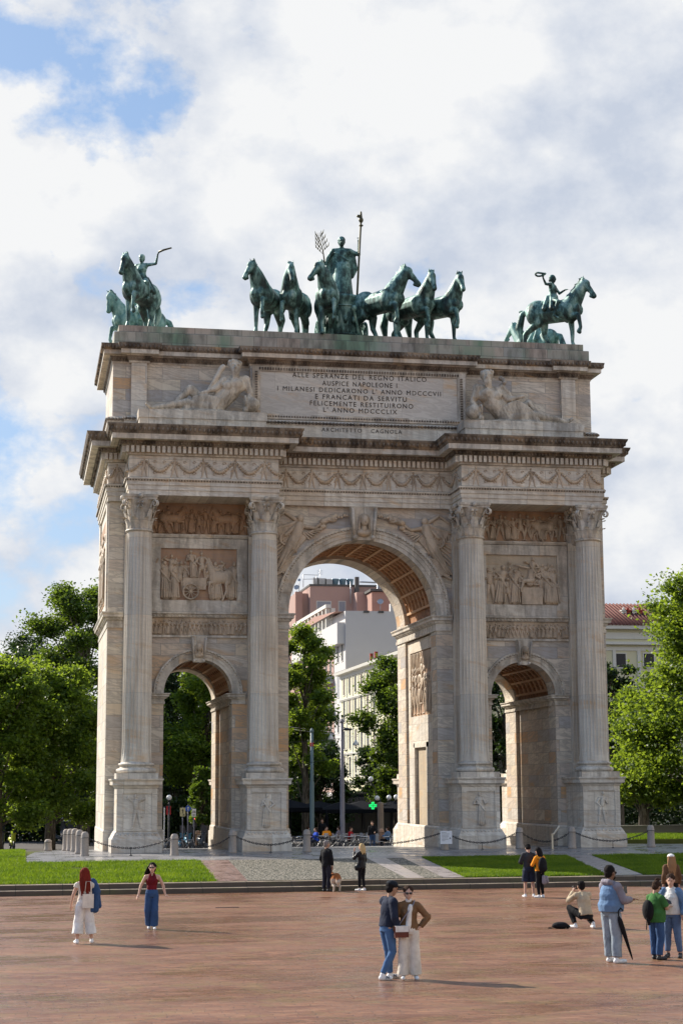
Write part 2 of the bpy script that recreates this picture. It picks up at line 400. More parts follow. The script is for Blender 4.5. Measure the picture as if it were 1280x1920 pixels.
# ------------------------------------------------------------------ figures
def V3(*a): return Vector(a)
def stand(**k):
    J = dict(pel=(0, 0, .95), chest=(0, 0, 1.27), neck=(0, -.01, 1.46), head=(0, .015, 1.625), hy=0, hp=0,
             shL=(-.168, 0, 1.395), elL=(-.225, -.02, 1.13), wrL=(-.235, .06, .88), hdL=(0, .15, -1),
             shR=(.168, 0, 1.395), elR=(.225, -.02, 1.13), wrR=(.235, .06, .88), hdR=(0, .15, -1),
             hipL=(-.09, 0, .90), knL=(-.10, .02, .49), anL=(-.105, -.02, .085), toL=(-.125, .15, .03),
             hipR=(.09, 0, .90), knR=(.10, .02, .49), anR=(.105, -.02, .085), toR=(.125, .15, .03))
    J.update(k); return {a: (Vector(b) if isinstance(b, tuple) else b) for a, b in J.items()}
def hand(mb, wr, d, side, k=1.0, curl=.5):
    d = Vector(d).normalized(); a = d.cross(Vector((0, 0, 1)) if abs(d.z) < .9 else Vector((0, 1, 0))).normalized(); n = d.cross(a)
    pc = wr+d*.05*k
    mb.cap(wr, .024*k, wr+d*.045*k, .028*k, 8)
    for i, L in enumerate((.062, .074, .078, .066)):
        o = a*((i-1.5)*.0195*k)
        p0 = pc+o+d*.025*k; p1 = p0+d*L*.55*k+n*curl*.012*k; p2 = p1+(d*(1-curl*.5)+n*curl).normalized()*L*.5*k
        mb.cap(wr+o*.6+d*.01, .012*k, p0, .0115*k, 6); mb.cap(p0, .0105*k, p1, .009*k, 6); mb.cap(p1, .009*k, p2, .0075*k, 6)
    t0 = wr+d*.025*k-a*side*.022*k; t1 = t0+(d*.6-a*side*.8+n*.3).normalized()*.04*k; mb.cap(t0, .0125*k, t1, .0105*k, 6); mb.cap(t1, .0105*k, t1+(d+n*.4).normalized()*.028*k, .0085*k, 6)
HS = 1.09
def headrot(J): return Matrix.Rotation(J['hy'], 3, 'Z') @ Matrix.Rotation(J['hp'], 3, 'X') @ Matrix.Scale(HS, 3)
def head_prims(mb, J):
    H = J['head']; Rm = headrot(J); P = lambda x, y, z: H+Rm @ Vector((x, y, z))
    mb.ell(P(0, -.012, .035), (.076, .094, .085), Rm, 14)
    mb.ell(P(0, .01, -.03), (.062, .075, .085), Rm, 12)
    mb.cap(P(0, .065, -.075), .022, P(0, .05, -.085), .03, 8)                       # chin
    mb.cap(P(0, .085, .015), .010, P(0, .104, -.022), .015, 8)                      # nose
    mb.cap(P(-.035, .078, .03), .012, P(.035, .078, .03), .012, 8)                  # brow
    mb.cap(P(-.018, .083, -.052), .009, P(.018, .083, -.052), .009, 6)              # lips
    for s_ in (-1, 1): mb.ell(P(.078*s_, -.005, -.005), (.012, .022, .032), Rm, 8)  # ears
    mb.cap(J['neck'], .056, H+Rm @ Vector((0, -.02, -.06)), .050, 12)
def torso_prims(mb, J, t=0, fem=False, belly=0):
    pel, ch, nk = J['pel'], J['chest'], J['neck']; sw = .93 if fem else 1
    mb.ell(pel, ((.172 if fem else .160)+t, .118+t, .125+t), None, 14)
    m_ = pel.lerp(ch, .5)
    mb.ell(m_+Vector((0, belly*.6, 0)), ((.128 if fem else .145)+t+belly*.6, .102+t+belly, .17+t), None, 14)
    mb.ell(ch, (.160*sw+t, .112+t, .165+t), None, 14)
    if fem:
        for s_ in (-1, 1): mb.ell(ch+Vector((.066*s_, .070+t*.6, -.005)), (.052, .045, .052), None, 10)
    mb.cap(J['shL'], .050+t, nk+Vector((-.03, 0, -.045)), .050+t, 10); mb.cap(J['shR'], .050+t, nk+Vector((.03, 0, -.045)), .050+t, 10)
    mb.cap(J['shL'].lerp(ch, .45), .078+t, J['shR'].lerp(ch, .45), .078+t, 10)
def arm_prims(mb, J, s_, t=0, frac=2.0, k=1):
    sh, el, wr = J['sh'+s_], J['el'+s_], J['wr'+s_]
    if frac <= 1: e = sh.lerp(el, frac); mb.cap(sh, .055*k+t, e, .050*k+t*1.3, 10); return
    mb.cap(sh, .054*k+t, el, .041*k+t, 10); f = min(1, frac-1); mb.cap(el, .042*k+t, el.lerp(wr, f), (.042-.016*f)*k+t, 10)
def leg_prims(mb, J, s_, t=0, flare=0, frac=2.0, k=1):
    h, kn, an = J['hip'+s_], J['kn'+s_], J['an'+s_]
    if frac <= 1: mb.cap(h, .088*k+t, h.lerp(kn, frac), .070*k+t+flare, 12); return
    mb.cap(h, .088*k+t, kn, .058*k+t+flare*.4, 12); f = frac-1
    mid = kn.lerp(an, .35)
    if flare < .02: mb.cap(kn, .057*k+t, mid, .056*k+t, 12); mb.cap(mid, .056*k+t, kn.lerp(an, f), .036*k+t, 12)
    else: mb.cap(kn, .058*k+t+flare*.4, kn.lerp(an, f)-Vector((0, 0, .0)), .04*k+t+flare, 12)
def foot_prims(mb, J, s_, t=0):
    an, to = J['an'+s_], J['to'+s_]; d = (to-an); d.z = 0; d = d.normalized()
    mb.cap(an, .036+t, an+Vector((0, 0, -.03)), .038+t, 8); mb.cap(Vector((an.x, an.y, .04))-d*.03, .034+t, to+Vector((0, 0, .004)), .030+t*.6, 10)
    mb.cap(Vector((an.x, an.y, .035))-d*.03, .03+t, to+Vector((0, 0, .0)), .026+t*.6, 10)
def hair_prims(mb, J, kind, t=.012):
    H = J['head']; Rm = headrot(J); P = lambda x, y, z: H+Rm @ Vector((x, y, z))
    mb.ell(P(0, -.028, .052), (.080+t, .088+t, .076+t), Rm, 14)
    mb.ell(P(0, -.055, .0), (.070+t, .055+t, .085), Rm, 12)
    if kind == 'bun': mb.ell(P(0, -.06, .15), (.045, .045, .04), Rm, 10); mb.ell(P(.02, -.04, .165), (.03, .03, .03), Rm, 8)
    if kind == 'tied': mb.ell(P(0, -.12, -.03), (.035, .03, .045), Rm, 10)
    if kind in ('long', 'mid', 'windy'):
        L = {'long': .52, 'mid': .26, 'windy': .27}[kind]
        for i in range(9):
            a = -1.25+2.5*i/8; x, y = .088*math.sin(a), -.035-.062*math.cos(a)
            top = P(x, y, .05); wnd = (.10, -.02, 0) if kind == 'windy' else (0, -.03, 0)
            bot = H+Vector((x*1.25+wnd[0], y*1.15+wnd[1]-.02, -L*(.85+.15*math.cos(a*2+i))))
            mb.cap(top, .030, top.lerp(bot, .5)+Vector((x*.15, -.012, 0)), .033, 8); mb.cap(top.lerp(bot, .5)+Vector((x*.15, -.012, 0)), .033, bot, .016, 8)

PMAT = {}
def cloth(name, c, rough=.85, fold=.35, var=.12):
    if name in MATS: return name
    m = Mat(name, rough, .2); v = m.noise(m.pos(obj=True), 7, 4, .6); v2 = m.noise(m.pos((9, 9, 3), obj=True), 1, 3, .5, 1.0)
    m.col(m.mix(m.ramp(m.noise(m.pos(obj=True), 3.5, 5, .65), [(.35, 0), (.65, 1)]), m.mix(v, tuple(x*(1-var*1.8) for x in c), c), tuple(min(1, x*(1+var*2.2)) for x in c))); m.bump(m.math('ADD', v2, m.math('MULTIPLY', v, .2)), fold, .03); MATS[name] = m.m; return name
def skin(name, c):
    if name in MATS: return name
    m = Mat(name, .5, .35); v = m.noise(m.pos(obj=True), 9, 3); m.col(m.mix(v, tuple(x*.92 for x in c), c))
    m.b.inputs['Subsurface Weight'].default_value = .08; m.b.inputs['Subsurface Radius'].default_value = (.02, .008, .004); MATS[name] = m.m; return name
skin('skin_light', (.62, .38, .28)); skin('skin_tan', (.46, .27, .18)); skin('skin_dark', (.22, .12, .075))
simple('shoe_white', (.78, .78, .78), .6, var=.05); simple('shoe_dark', (.03, .03, .035), .6); simple('glass_dark', (.01, .01, .012), .15, .8)
simple('hair_black', (.012, .010, .010), .85, .12); simple('hair_brown', (.045, .025, .016), .85, .12); simple('hair_red', (.16, .022, .014), .85, .12, var=.5)
simple('hair_blond', (.50, .36, .18), .85, .12); simple('hair_grey', (.22, .20, .19), .85, .12); simple('hair_fair', (.30, .17, .085), .85, .12, var=.35)

def person(J, loc, H, rz, label, skin_m, hair, hair_m, parts, group=None, fem=False, belly=0, k=1, shoes='shoe_white', glasses=False, cap=None, bare_foot=False, vox=.0115):
    root = empty('person', loc, label, 'person', group, rz); s_ = H/1.75; root.scale = (s_,)*3
    b = MB(); torso_prims(b, J, 0, fem, belly*.8); head_prims(b, J)
    for q in 'LR': arm_prims(b, J, q, k=k); leg_prims(b, J, q, k=k); foot_prims(b, J, q); hand(b, J['wr'+q], J['hd'+q], -1 if q == 'L' else 1)
    b.remesh('body', skin_m, root, vox, 2, world=False)
    hb = MB(); hair_prims(hb, J, hair); hb.remesh('hair', hair_m, root, .010, 1, world=False, fold=.008, fs=(38, 38, 5))
    Rm = headrot(J); P = lambda x, y, z: J['head']+Rm @ Vector((x, y, z))
    if glasses:
        g = MB()
        for q in (-1, 1): g.ell(P(.033*q, .088, .012), (.028, .012, .022), Rm, 10); g.cap(P(.06*q, .078, .018), .004, P(.08*q, -.01, .015), .004, 6)
        g.cap(P(-.02, .096, .018), .005, P(.02, .096, .018), .005, 6); g.build('sunglasses', 'glass_dark', root, False)
    else:
        for q in (-1, 1):
            g = MB(); g.ell(P(.031*q, .087, .012), (.011, .006, .007), Rm, 8); g.build('eye', 'glass_dark', root, False)
    if cap:
        g = MB(); g.ell(P(0, -.018, .075), (.097, .108, .068), Rm, 16); g.ell(P(0, .115, .055), (.068, .072, .010), Rm, 14)
        g.remesh('cap', cap, root, .008, 2, world=False)
    for q in 'LR':
        g = MB(); foot_prims(g, J, q, .012); an, to = J['an'+q], J['to'+q]; g.remesh('shoe', shoes, root, .010, 2, world=False)
    for nm, mt, fn in parts:
        g = MB(); fn(g); g.remesh(nm, mt, root, vox, 2, world=False, fold=.011 if vox < .015 else .006, fs=(11, 11, 5) if 'trous' in nm or 'jean' in nm or 'legg' in nm else (8, 8, 7))
    return root
def top(J, t=.022, frac=1.95, fem=False, belly=0, hem=None, k=1):
    def f(g):
        pel, ch, nk = J['pel'], J['chest'], J['neck']; w_ = .95 if fem else 1.0; hz = (hem or 0)-.02
        up = (ch-pel)
        R_ = [(pel+up*(hz/.32), (.172 if fem else .158)+t+belly*.6, .115+t+belly*.7), (pel+up*.25, (.158 if fem else .155)+t+belly*.8, .112+t+belly*1.1), (pel+up*.6+Vector((0, belly*.4, 0)), (.135 if fem else .148)+t+belly*.7, .106+t+belly), (ch, .160*w_+t, .118+t+belly*.5),
              (ch.lerp(nk, .45), .150*w_+t, .105+t), (ch.lerp(nk, .78), .105*w_+t*.6, .080+t*.6), (nk+Vector((0, 0, .01)), .062+t*.3, .062+t*.3)]
        g.loft(R_, 22)
        if fem:
            for s_ in (-1, 1): g.ell(ch+Vector((.066*s_, .085+t*.6, -.005)), (.062, .055, .062), None, 10)
        if frac > 0:
            for q in 'LR':
                sh, el, wr = J['sh'+q], J['el'+q], J['wr'+q]; g.cap(sh+Vector((0, 0, -.02)), .056*k+t*.7, nk.lerp(sh, .25), .045+t*.5, 10); g.ell(sh+Vector((0, 0, -.02)), (.062*k+t*.7,)*3, None, 12)
                if frac <= 1: g.loft([(sh.lerp(el, .0), .058*k+t*.8, .058*k+t*.8), (sh.lerp(el, frac), .060*k+t, .060*k+t)], 14)
                else: g.cap(sh, .052*k+t*.8, el, .043*k+t*.9, 12); g.loft([(el, .044*k+t*.9, .044*k+t*.9), (el.lerp(wr, .5), .040*k+t*.8, .040*k+t*.8), (el.lerp(wr, frac-1), .031*k+t*.75, .031*k+t*.75)], 14); g.ell(el, (.045*k+t*.85,)*3, None, 10)
    return f
def pants(J, t=.016, flare=0, frac=1.93, fem=False, k=1):
    def f(g):
        pel = J['pel']; g.loft([(pel+Vector((0, 0, .10)), .145+t*.6, .105+t*.6), (pel+Vector((0, 0, .0)), (.168 if fem else .156)+t, .118+t), (pel+Vector((0, .0, -.10)), (.165 if fem else .152)+t, .112+t)], 20)
        for q in 'LR':
            h, kn, an = J['hip'+q], J['kn'+q], J['an'+q]
            g.ell(h.lerp(kn, .08), (.090*k+t, .095*k+t, .09), None, 12)
            if frac <= 1: g.loft([(h, .088*k+t, .095*k+t), (h.lerp(kn, frac), .078*k+t+flare, .078*k+t+flare)], 16); continue
            f_ = frac-1; g.loft([(h, .086*k+t, .094*k+t), (h.lerp(kn, .5), .074*k+t+flare*.25, .078*k+t+flare*.25), (h.lerp(kn, .97), .058*k+t+flare*.5, .060*k+t+flare*.5)], 16); g.ell(kn, (.058*k+t+flare*.5,)*3, None, 12)
            g.loft([(kn.lerp(an, .02), .057*k+t+flare*.5, .058*k+t+flare*.5), (kn.lerp(an, .35), .054*k+t+flare*.7, .058*k+t+flare*.7), (kn.lerp(an, f_), .040*k+t+flare, .044*k+t+flare)], 16)
    return f

# horse, real-life scale about 1.6 m at the withers, heading +x
def horse(mb, hy=0, hp=0, legs=('s', 'up', 's', 'b'), tail=1, n=12):
    mb.cap((-.45, 0, 1.20), .34, (.38, 0, 1.20), .37, n); mb.ell((-.62, 0, 1.28), (.42, .37, .40), None, n); mb.ell((.52, 0, 1.20), (.36, .34, .42), None, n)
    for q in (-1, 1): mb.ell((.48, .22*q, 1.18), (.24, .16, .32), None, n); mb.ell((-.66, .20*q, 1.16), (.28, .19, .34), None, n); mb.ell((.80, .12*q, 1.18), (.12, .12, .18), None, 8)
    mb.ell((.60, 0, 1.42), (.26, .20, .30), None, n)
    Rn = Matrix.Rotation(hy*.45, 3, 'Z'); b0 = Vector((.60, 0, 1.40)); b1 = b0+Rn @ Vector((.24, 0, .33)); b2 = b1+Matrix.Rotation(hy*.8, 3, 'Z') @ Vector((.15, 0, .22))
    mb.cap(b0, .31, b1, .225, n); mb.cap(b1, .225, b2, .155, n)
    Rh = Matrix.Rotation(hy, 3, 'Z') @ Matrix.Rotation(hp, 3, 'Y')
    P = lambda x, y, z: b2+Rh @ Vector((x, y, z))
    mb.ell(P(.05, 0, .03), (.18, .13, .165), Rh, n); mb.ell(P(.10, 0, -.07), (.14, .10, .13), Rh, n); mb.cap(P(.07, 0, .0), .135, P(.28, 0, -.19), .088, n); mb.cap(P(.26, 0, -.17), .083, P(.42, 0, -.35), .078, n); mb.cap(P(.40, 0, -.40), .050, P(.28, 0, -.36), .05, 8)
    for q in (-1, 1): mb.cap(P(-.02, .07*q, .14), .042, P(.0, .085*q, .30), .014, 8); mb.ell(P(.12, .085*q, -.01), (.03, .02, .025), Rh, 6)
    for i in range(9):
        f = i/8; p = (b0+Vector((-.22, 0, .10))).lerp(b1+Rn @ Vector((-.17, 0, .06)), min(1, f*2)) if f < .5 else (b1+Rn @ Vector((-.17, 0, .06))).lerp(P(-.06, 0, .16), (f-.5)*2)
        mb.ell(p, (.10, .055, .13), None, 8); mb.cap(p, .04, p+Vector((-.10, (.04 if i % 2 else -.04), .06)), .02, 6)
    mb.ell(P(.06, 0, .15), (.07, .04, .05), Rh, 8)
    if tail:
        mb.cap((-.96, 0, 1.40), .07, (-1.16, 0, 1.30), .10, 8); mb.cap((-1.16, 0, 1.30), .10, (-1.30, .02, .85), .14, 8); mb.cap((-1.30, .02, .85), .14, (-1.20, 0, .38), .06, 8)
    for i, L in enumerate(legs):
        q = 1 if i % 2 == 0 else -1; y = .17*q
        if i < 2:
            mb.cap((.50, y*.9, 1.18), .17, (.46, y, .92), .105, n)
            if L == 's': pts = [(.46, y, .95), (.50, y, .55), (.50, y, .16), (.54, y, .04)]
            elif L == 'b': pts = [(.44, y, .95), (.30, y, .58), (.16, y, .22), (.13, y, .06)]
            else: pts = [(.50, y, .97), (.88, y*1.1, .93), (.95, y*1.1, .52), (.88, y*1.1, .40)]
            r = [.115, .080, .058, .075]
        else:
            mb.cap((-.66, y*.9, 1.16), .24, (-.50, y*1.1, .86), .145, n)
            if L == 's': pts = [(-.52, y, .86), (-.80, y, .52), (-.76, y, .14), (-.70, y, .04)]
            elif L == 'f': pts = [(-.48, y, .86), (-.48, y, .50), (-.28, y, .16), (-.20, y, .05)]
            else: pts = [(-.56, y, .86), (-1.00, y, .56), (-1.05, y, .17), (-.98, y, .06)]
            r = [.145, .085, .060, .08]
        for a in range(3): mb.cap(pts[a], r[a], pts[a+1], r[a+1], 10)
        e = Vector(pts[3]); mb.cap(e, .06, e+Vector((.03, 0, -.03)) , .07, 10)

# simple draped or nude relief figure, unit height, facing +y
def fig(seed, kind=None):
    rd = random.Random(seed); g = MB(); kind = kind or rd.choice(('robe', 'robe', 'nude', 'soldier'))
    ln = rd.uniform(-.05, .05); hx = ln*1.3
    g.ell((hx, .02, .93), (.050, .06, .065), None, 8); g.cap((hx, 0, .87), .03, (ln, 0, .83), .035, 6)
    g.cap((ln-.07, 0, .79), .05, (ln+.07, 0, .79), .05, 8); g.cap((ln, 0, .76), .095, (ln*.5, 0, .58), .078, 8)
    if kind == 'robe':
        g.cap((0, 0, .52), .10, (-ln, 0, .10), .125, 10)
        for i in range(5):
            x = -.10+.05*i+rd.uniform(-.01, .01); g.cap((x*.7, .09, .55), .014, (x*1.1-ln, .11, .06), .022, 6)
        g.cap((ln-.1, .07, .74), .028, (.1, .10, .45), .03, 6)
    else:
        st = rd.uniform(.03, .10)
        for q in (-1, 1):
            kx = q*(.05+st*.5); g.cap((q*.045, 0, .50), .062, (kx, .04, .28), .042, 8); g.cap((kx, .04, .28), .042, (q*(.05+st), 0, .05), .025, 8); g.cap((q*(.05+st), .0, .03), .025, (q*(.09+st), .05, .02), .02, 6)
        if kind == 'soldier':
            g.cap((0, 0, .56), .09, (0, 0, .44), .115, 8); g.ell((hx, 0, .985), (.02, .06, .04), None, 6)
        else: g.cap((ln-.08, -.01, .78), .05, (.15, -.01, .35), .04, 6)
    for q in (-1, 1):
        a = rd.uniform(-1.5, -.75) if rd.random() < .72 else rd.uniform(-.5, 1.2)
        e = Vector((ln+q*(.12+.15*math.cos(a)), .04, .79+.16*math.sin(a))); h_ = e+Vector((q*rd.uniform(-.15, .06), .06, rd.uniform(-.13, .12)))
        g.cap((ln+q*.11, 0, .79), .042, e, .032, 6); g.cap(e, .032, h_, .022, 6); g.ell(h_, (.025, .02, .03), None, 6)
    return g
def wing(mb, root, tip, w_, n=9, r=.03):
    root, tip = Vector(root), Vector(tip); d = tip-root
    down = Vector((d.z, 0, -d.x)).normalized()
    if down.z > 0: down = -down
    for i in range(n):
        f = i/(n-1); a = root.lerp(tip, .15+.85*f*.8); b = root.lerp(tip, .35+.65*f)+down*w_*(1-f*.75)
        mb.cap(a, r*1.1, b, r*.55, 6)
    mb.cap(root, r*1.6, tip, r*1.1, 8)
# ------------------------------------------------------------------ triumphal arch
arch = empty('triumphal_arch', (0, 6, 0), 'monumental marble triumphal arch with one tall and two low archways and fluted columns', 'triumphal arch')
YM = 6.0
def mir(p): return [(x, 2*YM-y) for x, y in p][::-1]
def sym(left_front):  # left half front path from far left to centre -> full CCW plan
    f = left_front+[(-x, y) for x, y in left_front[::-1]]
    return f+mir(f)
CX, RS, ZS = 7.87, 1.6, 7.19
RM, ZM = 3.6, 10.98
def seg_arch(mb, x0, x1, zt, cx, r, zs, y0, y1, n=28, mi=0, msoff=0):
    A = [(cx-r*math.cos(math.pi*i/n), zs+r*math.sin(math.pi*i/n)) for i in range(n+1)]
    T = [(x0+(x1-x0)*i/n, zt) for i in range(n+1)]
    T = [(min(max(a[0], x0), x1), zt) for a in A]
    for y, fl in ((y0, False), (y1, True)):
        b = len(mb.v); mb.v.extend([(x, y, z) for x, z in A]+[(x, y, z) for x, z in T])
        for i in range(n):
            f = (b+i, b+i+1, b+n+2+i, b+n+1+i); mb.f.append(f[::-1] if fl else f); mb.m.append(mi); mb.sm.append(False)
        for X0, X1 in ((x0, cx-r), (cx+r, x1)):
            b = len(mb.v); mb.v.extend([(X0, y, zs), (X1, y, zs), (X1, y, zt), (X0, y, zt)]); f = (b, b+1, b+2, b+3); mb.f.append(f[::-1] if fl else f); mb.m.append(mi); mb.sm.append(False)
    b = len(mb.v); mb.v.extend([(x, y0, z) for x, z in A]+[(x, y1, z) for x, z in A])
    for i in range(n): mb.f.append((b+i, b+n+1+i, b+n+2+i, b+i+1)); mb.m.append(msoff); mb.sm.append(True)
    for X, fl in ((x0, True), (x1, False)):
        b = len(mb.v); mb.v.extend([(X, y0, zs), (X, y1, zs), (X, y1, zt), (X, y0, zt)]); f = (b, b+1, b+2, b+3); mb.f.append(f[::-1] if fl else f); mb.m.append(mi); mb.sm.append(False)
    for X0, X1 in ((x0, cx-r), (cx+r, x1)):
        b = len(mb.v); mb.v.extend([(X0, y0, zs), (X1, y0, zs), (X1, y1, zs), (X0, y1, zs)]); mb.f.append((b+3, b+2, b+1, b)); mb.m.append(mi); mb.sm.append(False)
# body: three depth slices, the middle one set back in the passages
body = MB()
for y0, y1, d, ms in ((1.6, 2.75, 0, 0), (2.75, 8.5, .26, 1), (8.5, 10.4, 0, 0)):
    rs, rm = RS+d*.7, RM+d
    for q in (-1, 1):
        xs = sorted((q*12.1, q*(CX+rs))); body.box(xs[0], xs[1], y0, y1, -.7, ZS)
        xs = sorted((q*(CX-rs), q*rm)); body.box(xs[0], xs[1], y0, y1, -.7, ZS)
        xs = sorted((q*12.1, q*rm)); seg_arch(body, xs[0], xs[1], ZM, q*CX, rs, ZS, y0, y1, 20, 0, ms)
    seg_arch(body, -12.1, 12.1, 16.3, 0, rm, ZM, y0, y1, 36, 0, ms)
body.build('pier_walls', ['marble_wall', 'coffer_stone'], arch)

# ribs of the coffered vaults
def coffers(name, cx, r, zs, y0, y1, na, ny):
    g = MB()
    for i in range(na+1):                       # bars running through the passage
        a = math.pi*(.06+.88*i/na); c, s_ = math.cos(a), math.sin(a); da = .055/ r * 1.1
        P = []
        for rr in (r+.02, r-.13):
            for aa in (a-da, a+da): P.append((cx-rr*math.cos(aa), zs+rr*math.sin(aa)))
        v = [(P[k][0], y, P[k][1]) for y in (y0, y1) for k in (0, 1, 3, 2)]
        g.add(v, [(0, 1, 2, 3), (7, 6, 5, 4), (0, 4, 5, 1), (1, 5, 6, 2), (2, 6, 7, 3), (3, 7, 4, 0)])
    for j in range(ny+1):
        y = y0+(y1-y0)*j/ny; n = 40; w_ = .045; b = len(g.v)
        for i in range(n+1):
            a = math.pi*(.06+.88*i/n)
            for rr, yy in ((r+.02, y-w_), (r-.08, y-w_), (r-.08, y+w_), (r+.02, y+w_)): g.v.append((cx-rr*math.cos(a), yy, zs+rr*math.sin(a)))
        for i in range(n):
            for k in range(3): g.f.append((b+i*4+k, b+i*4+k+1, b+i*4+5+k, b+i*4+4+k)[::-1]); g.m.append(0); g.sm.append(False)
    for i in range(na):
        for j in range(ny):
            a = math.pi*(.06+.88*(i+.5)/na); y = y0+(y1-y0)*(j+.5)/ny
            c = Vector((cx-(r-.01)*math.cos(a), y, zs+(r-.01)*math.sin(a))); g.ell(c, (.12, .12, .12), None, 6, 1)
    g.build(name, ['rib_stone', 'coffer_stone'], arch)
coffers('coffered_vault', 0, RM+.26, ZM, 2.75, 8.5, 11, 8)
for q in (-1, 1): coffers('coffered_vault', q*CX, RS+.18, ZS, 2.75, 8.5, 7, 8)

# archivolts
def arcband(mb, cx, zs, prof, n=40, mi=0, sgn=-1, yw=1.6, a0=0, a1=math.pi):
    b = len(mb.v); m = len(prof)
    for i in range(n+1):
        a = a0+(a1-a0)*i/n
        for r, o in prof: mb.v.append((cx-r*math.cos(a), yw+sgn*o, zs+r*math.sin(a)))
    for i in range(n):
        for k in range(m-1):
            f = (b+i*m+k, b+(i+1)*m+k, b+(i+1)*m+k+1, b+i*m+k+1); mb.f.append(f if sgn < 0 else f[::-1]); mb.m.append(mi); mb.sm.append(False)
for cx, r, zs, w_ in ((0, RM, ZM, .66), (-CX, RS, ZS, .48), (CX, RS, ZS, .48)):
    for sgn, yw in ((-1, 1.6), (1, 10.4)):
        g = MB(); p = [(0, -.03), (0, .05), (.28, .05), (.285, .09), (.58, .09), (.585, .13), (.80, .13), (.84, .20), (1.0, .20), (1.0, -.03)]
        arcband(g, cx, zs, [(r-.003+q*w_, o) for q, o in p], 48, sgn=sgn, yw=yw)
        nb = int(math.pi*(r+w_*.9)/.16)
        for i in range(nb):
            a = math.pi*(i+.5)/nb; rr = r+w_*.80; g.ell((cx-rr*math.cos(a), yw+sgn*.18, zs+rr*math.sin(a)), (.05, .05, .05), None, 5)
        g.build('archivolt', 'marble_trim', arch)
# imposts
IM = [(0, 0), (.06, .0), (.06, .16), (.03, .17), (.03, .34), (.10, .36), (.12, .46), (.24, .50), (.24, .60), (.30, .68), (.30, .73), (0, .73)]
def impost(path, z0, h=1.0):
    g = MB(); g.sweep(path, [(o if o else -.05, z0+z*h) for o, z in IM])
    P = [Vector(p) for p in path]
    for a, b in zip(P, P[1:]):
        L = (b-a).length; d = (b-a)/L; nn = Vector((d.y, -d.x)); k = int(L/.16)
        for i in range(k):
            c = a+d*((i+.5)*L/k)+nn*.12; g.obox((c.x, c.y), d, .035, z0+.40*h, z0+.49*h, .045)
    g.build('impost_cornice', 'marble_trim', arch)
for q in (-1, 1):
    e = lambda pts: pts if q < 0 else [(-x, y) for x, y in pts][::-1]
    impost(e([(-4.35, 1.6), (-3.6, 1.6), (-3.6, 10.4), (-4.35, 10.4)]), 10.25)
    impost(e([(-11.4, 10.4), (-12.1, 10.4), (-12.1, 1.6), (-11.4, 1.6)]), 10.22, 1.0)
    for s2 in (-1, 1):
        cx = q*CX; sx = cx+s2*RS; o = cx+s2*(RS+.62)
        pth = [(sx, 10.4), (sx, 1.6), (o, 1.6)] if s2 > 0 else [(o, 1.6), (sx, 1.6), (sx, 10.4)]
        impost(pth, 6.70, .67)
# wall base course
BP = [(.07, -.7), (.07, .85), (.05, .93), (.0, .97)]
for q in (-1, 1):
    for xa, xb in ((-12.1, -CX-RS), (-CX+RS, -RM)):
        if q > 0: xa, xb = -xb, -xa
        g = MB(); g.rings([(xa, 1.6), (xb, 1.6), (xb, 10.4), (xa, 10.4)], BP, cap=False); g.build('base_course', 'marble_light', arch)

# pedestals and columns
PX = (-10.8, -4.98, 4.98, 10.8)
PR = [(.225, -.7), (.225, .60), (.19, .62), (.15, .70), (.07, .86), (.0, .94), (0, 2.82), (.03, 2.84), (.05, 2.90), (.10, 2.95), (.20, 2.98), (.20, 3.12), (.26, 3.2), (.26, 3.25)]
def leaf(g, ang, z0, h, r0, out, w_, curl=.18):
    # acanthus leaf: strip rising along the bell and curling outwards
    n = 7; c, s_ = math.cos(ang), math.sin(ang); t = (-s_, c); rows = []
    for i in range(n+1):
        f = i/n
        if f < .75: rr = r0+out*(f/.75)**2.2*.55; z = z0+h*f/.75*.92
        else: k = (f-.75)/.25; a = k*2.6; rr = r0+out*.55+curl*math.sin(a)*.9; z = z0+h*.92+curl*(1-math.cos(a))*.12-curl*k*.55+curl*.35*math.sin(a)
        ww = w_*(.55+.45*math.sin(math.pi*min(1, f*1.15+.1)))*(1 if f < .85 else .7)
        rows.append((rr, z, ww))
    b = len(g.v)
    for rr, z, ww in rows:
        for k, dr in ((-1, -.03), (-.45, .015), (0, .045), (.45, .015), (1, -.03)): g.v.append(((rr+dr)*c+t[0]*k*ww/2, (rr+dr)*s_+t[1]*k*ww/2, z))
    for i in range(n):
        for k in range(4): g.f.append((b+i*5+k, b+i*5+k+1, b+i*5+6+k, b+i*5+5+k)); g.m.append(0); g.sm.append(False)
def volute(g, c, d, r=.19, w_=.10):
    d = Vector((d[0], d[1], 0)).normalized(); side = Vector((-d.y, d.x, 0)); pts = []
    for i in range(15):
        a = math.pi*.5+i*.45; rr = r*(1-i/17); pts.append(Vector(c)+d*(-math.cos(a)*rr)+Vector((0, 0, math.sin(a)*rr)))
    for s_ in (-.5, .5): g.tube([p+side*s_*w_ for p in pts], [.045*(1-i/22) for i in range(15)], 6)
    g.tube(pts, .03, 6)
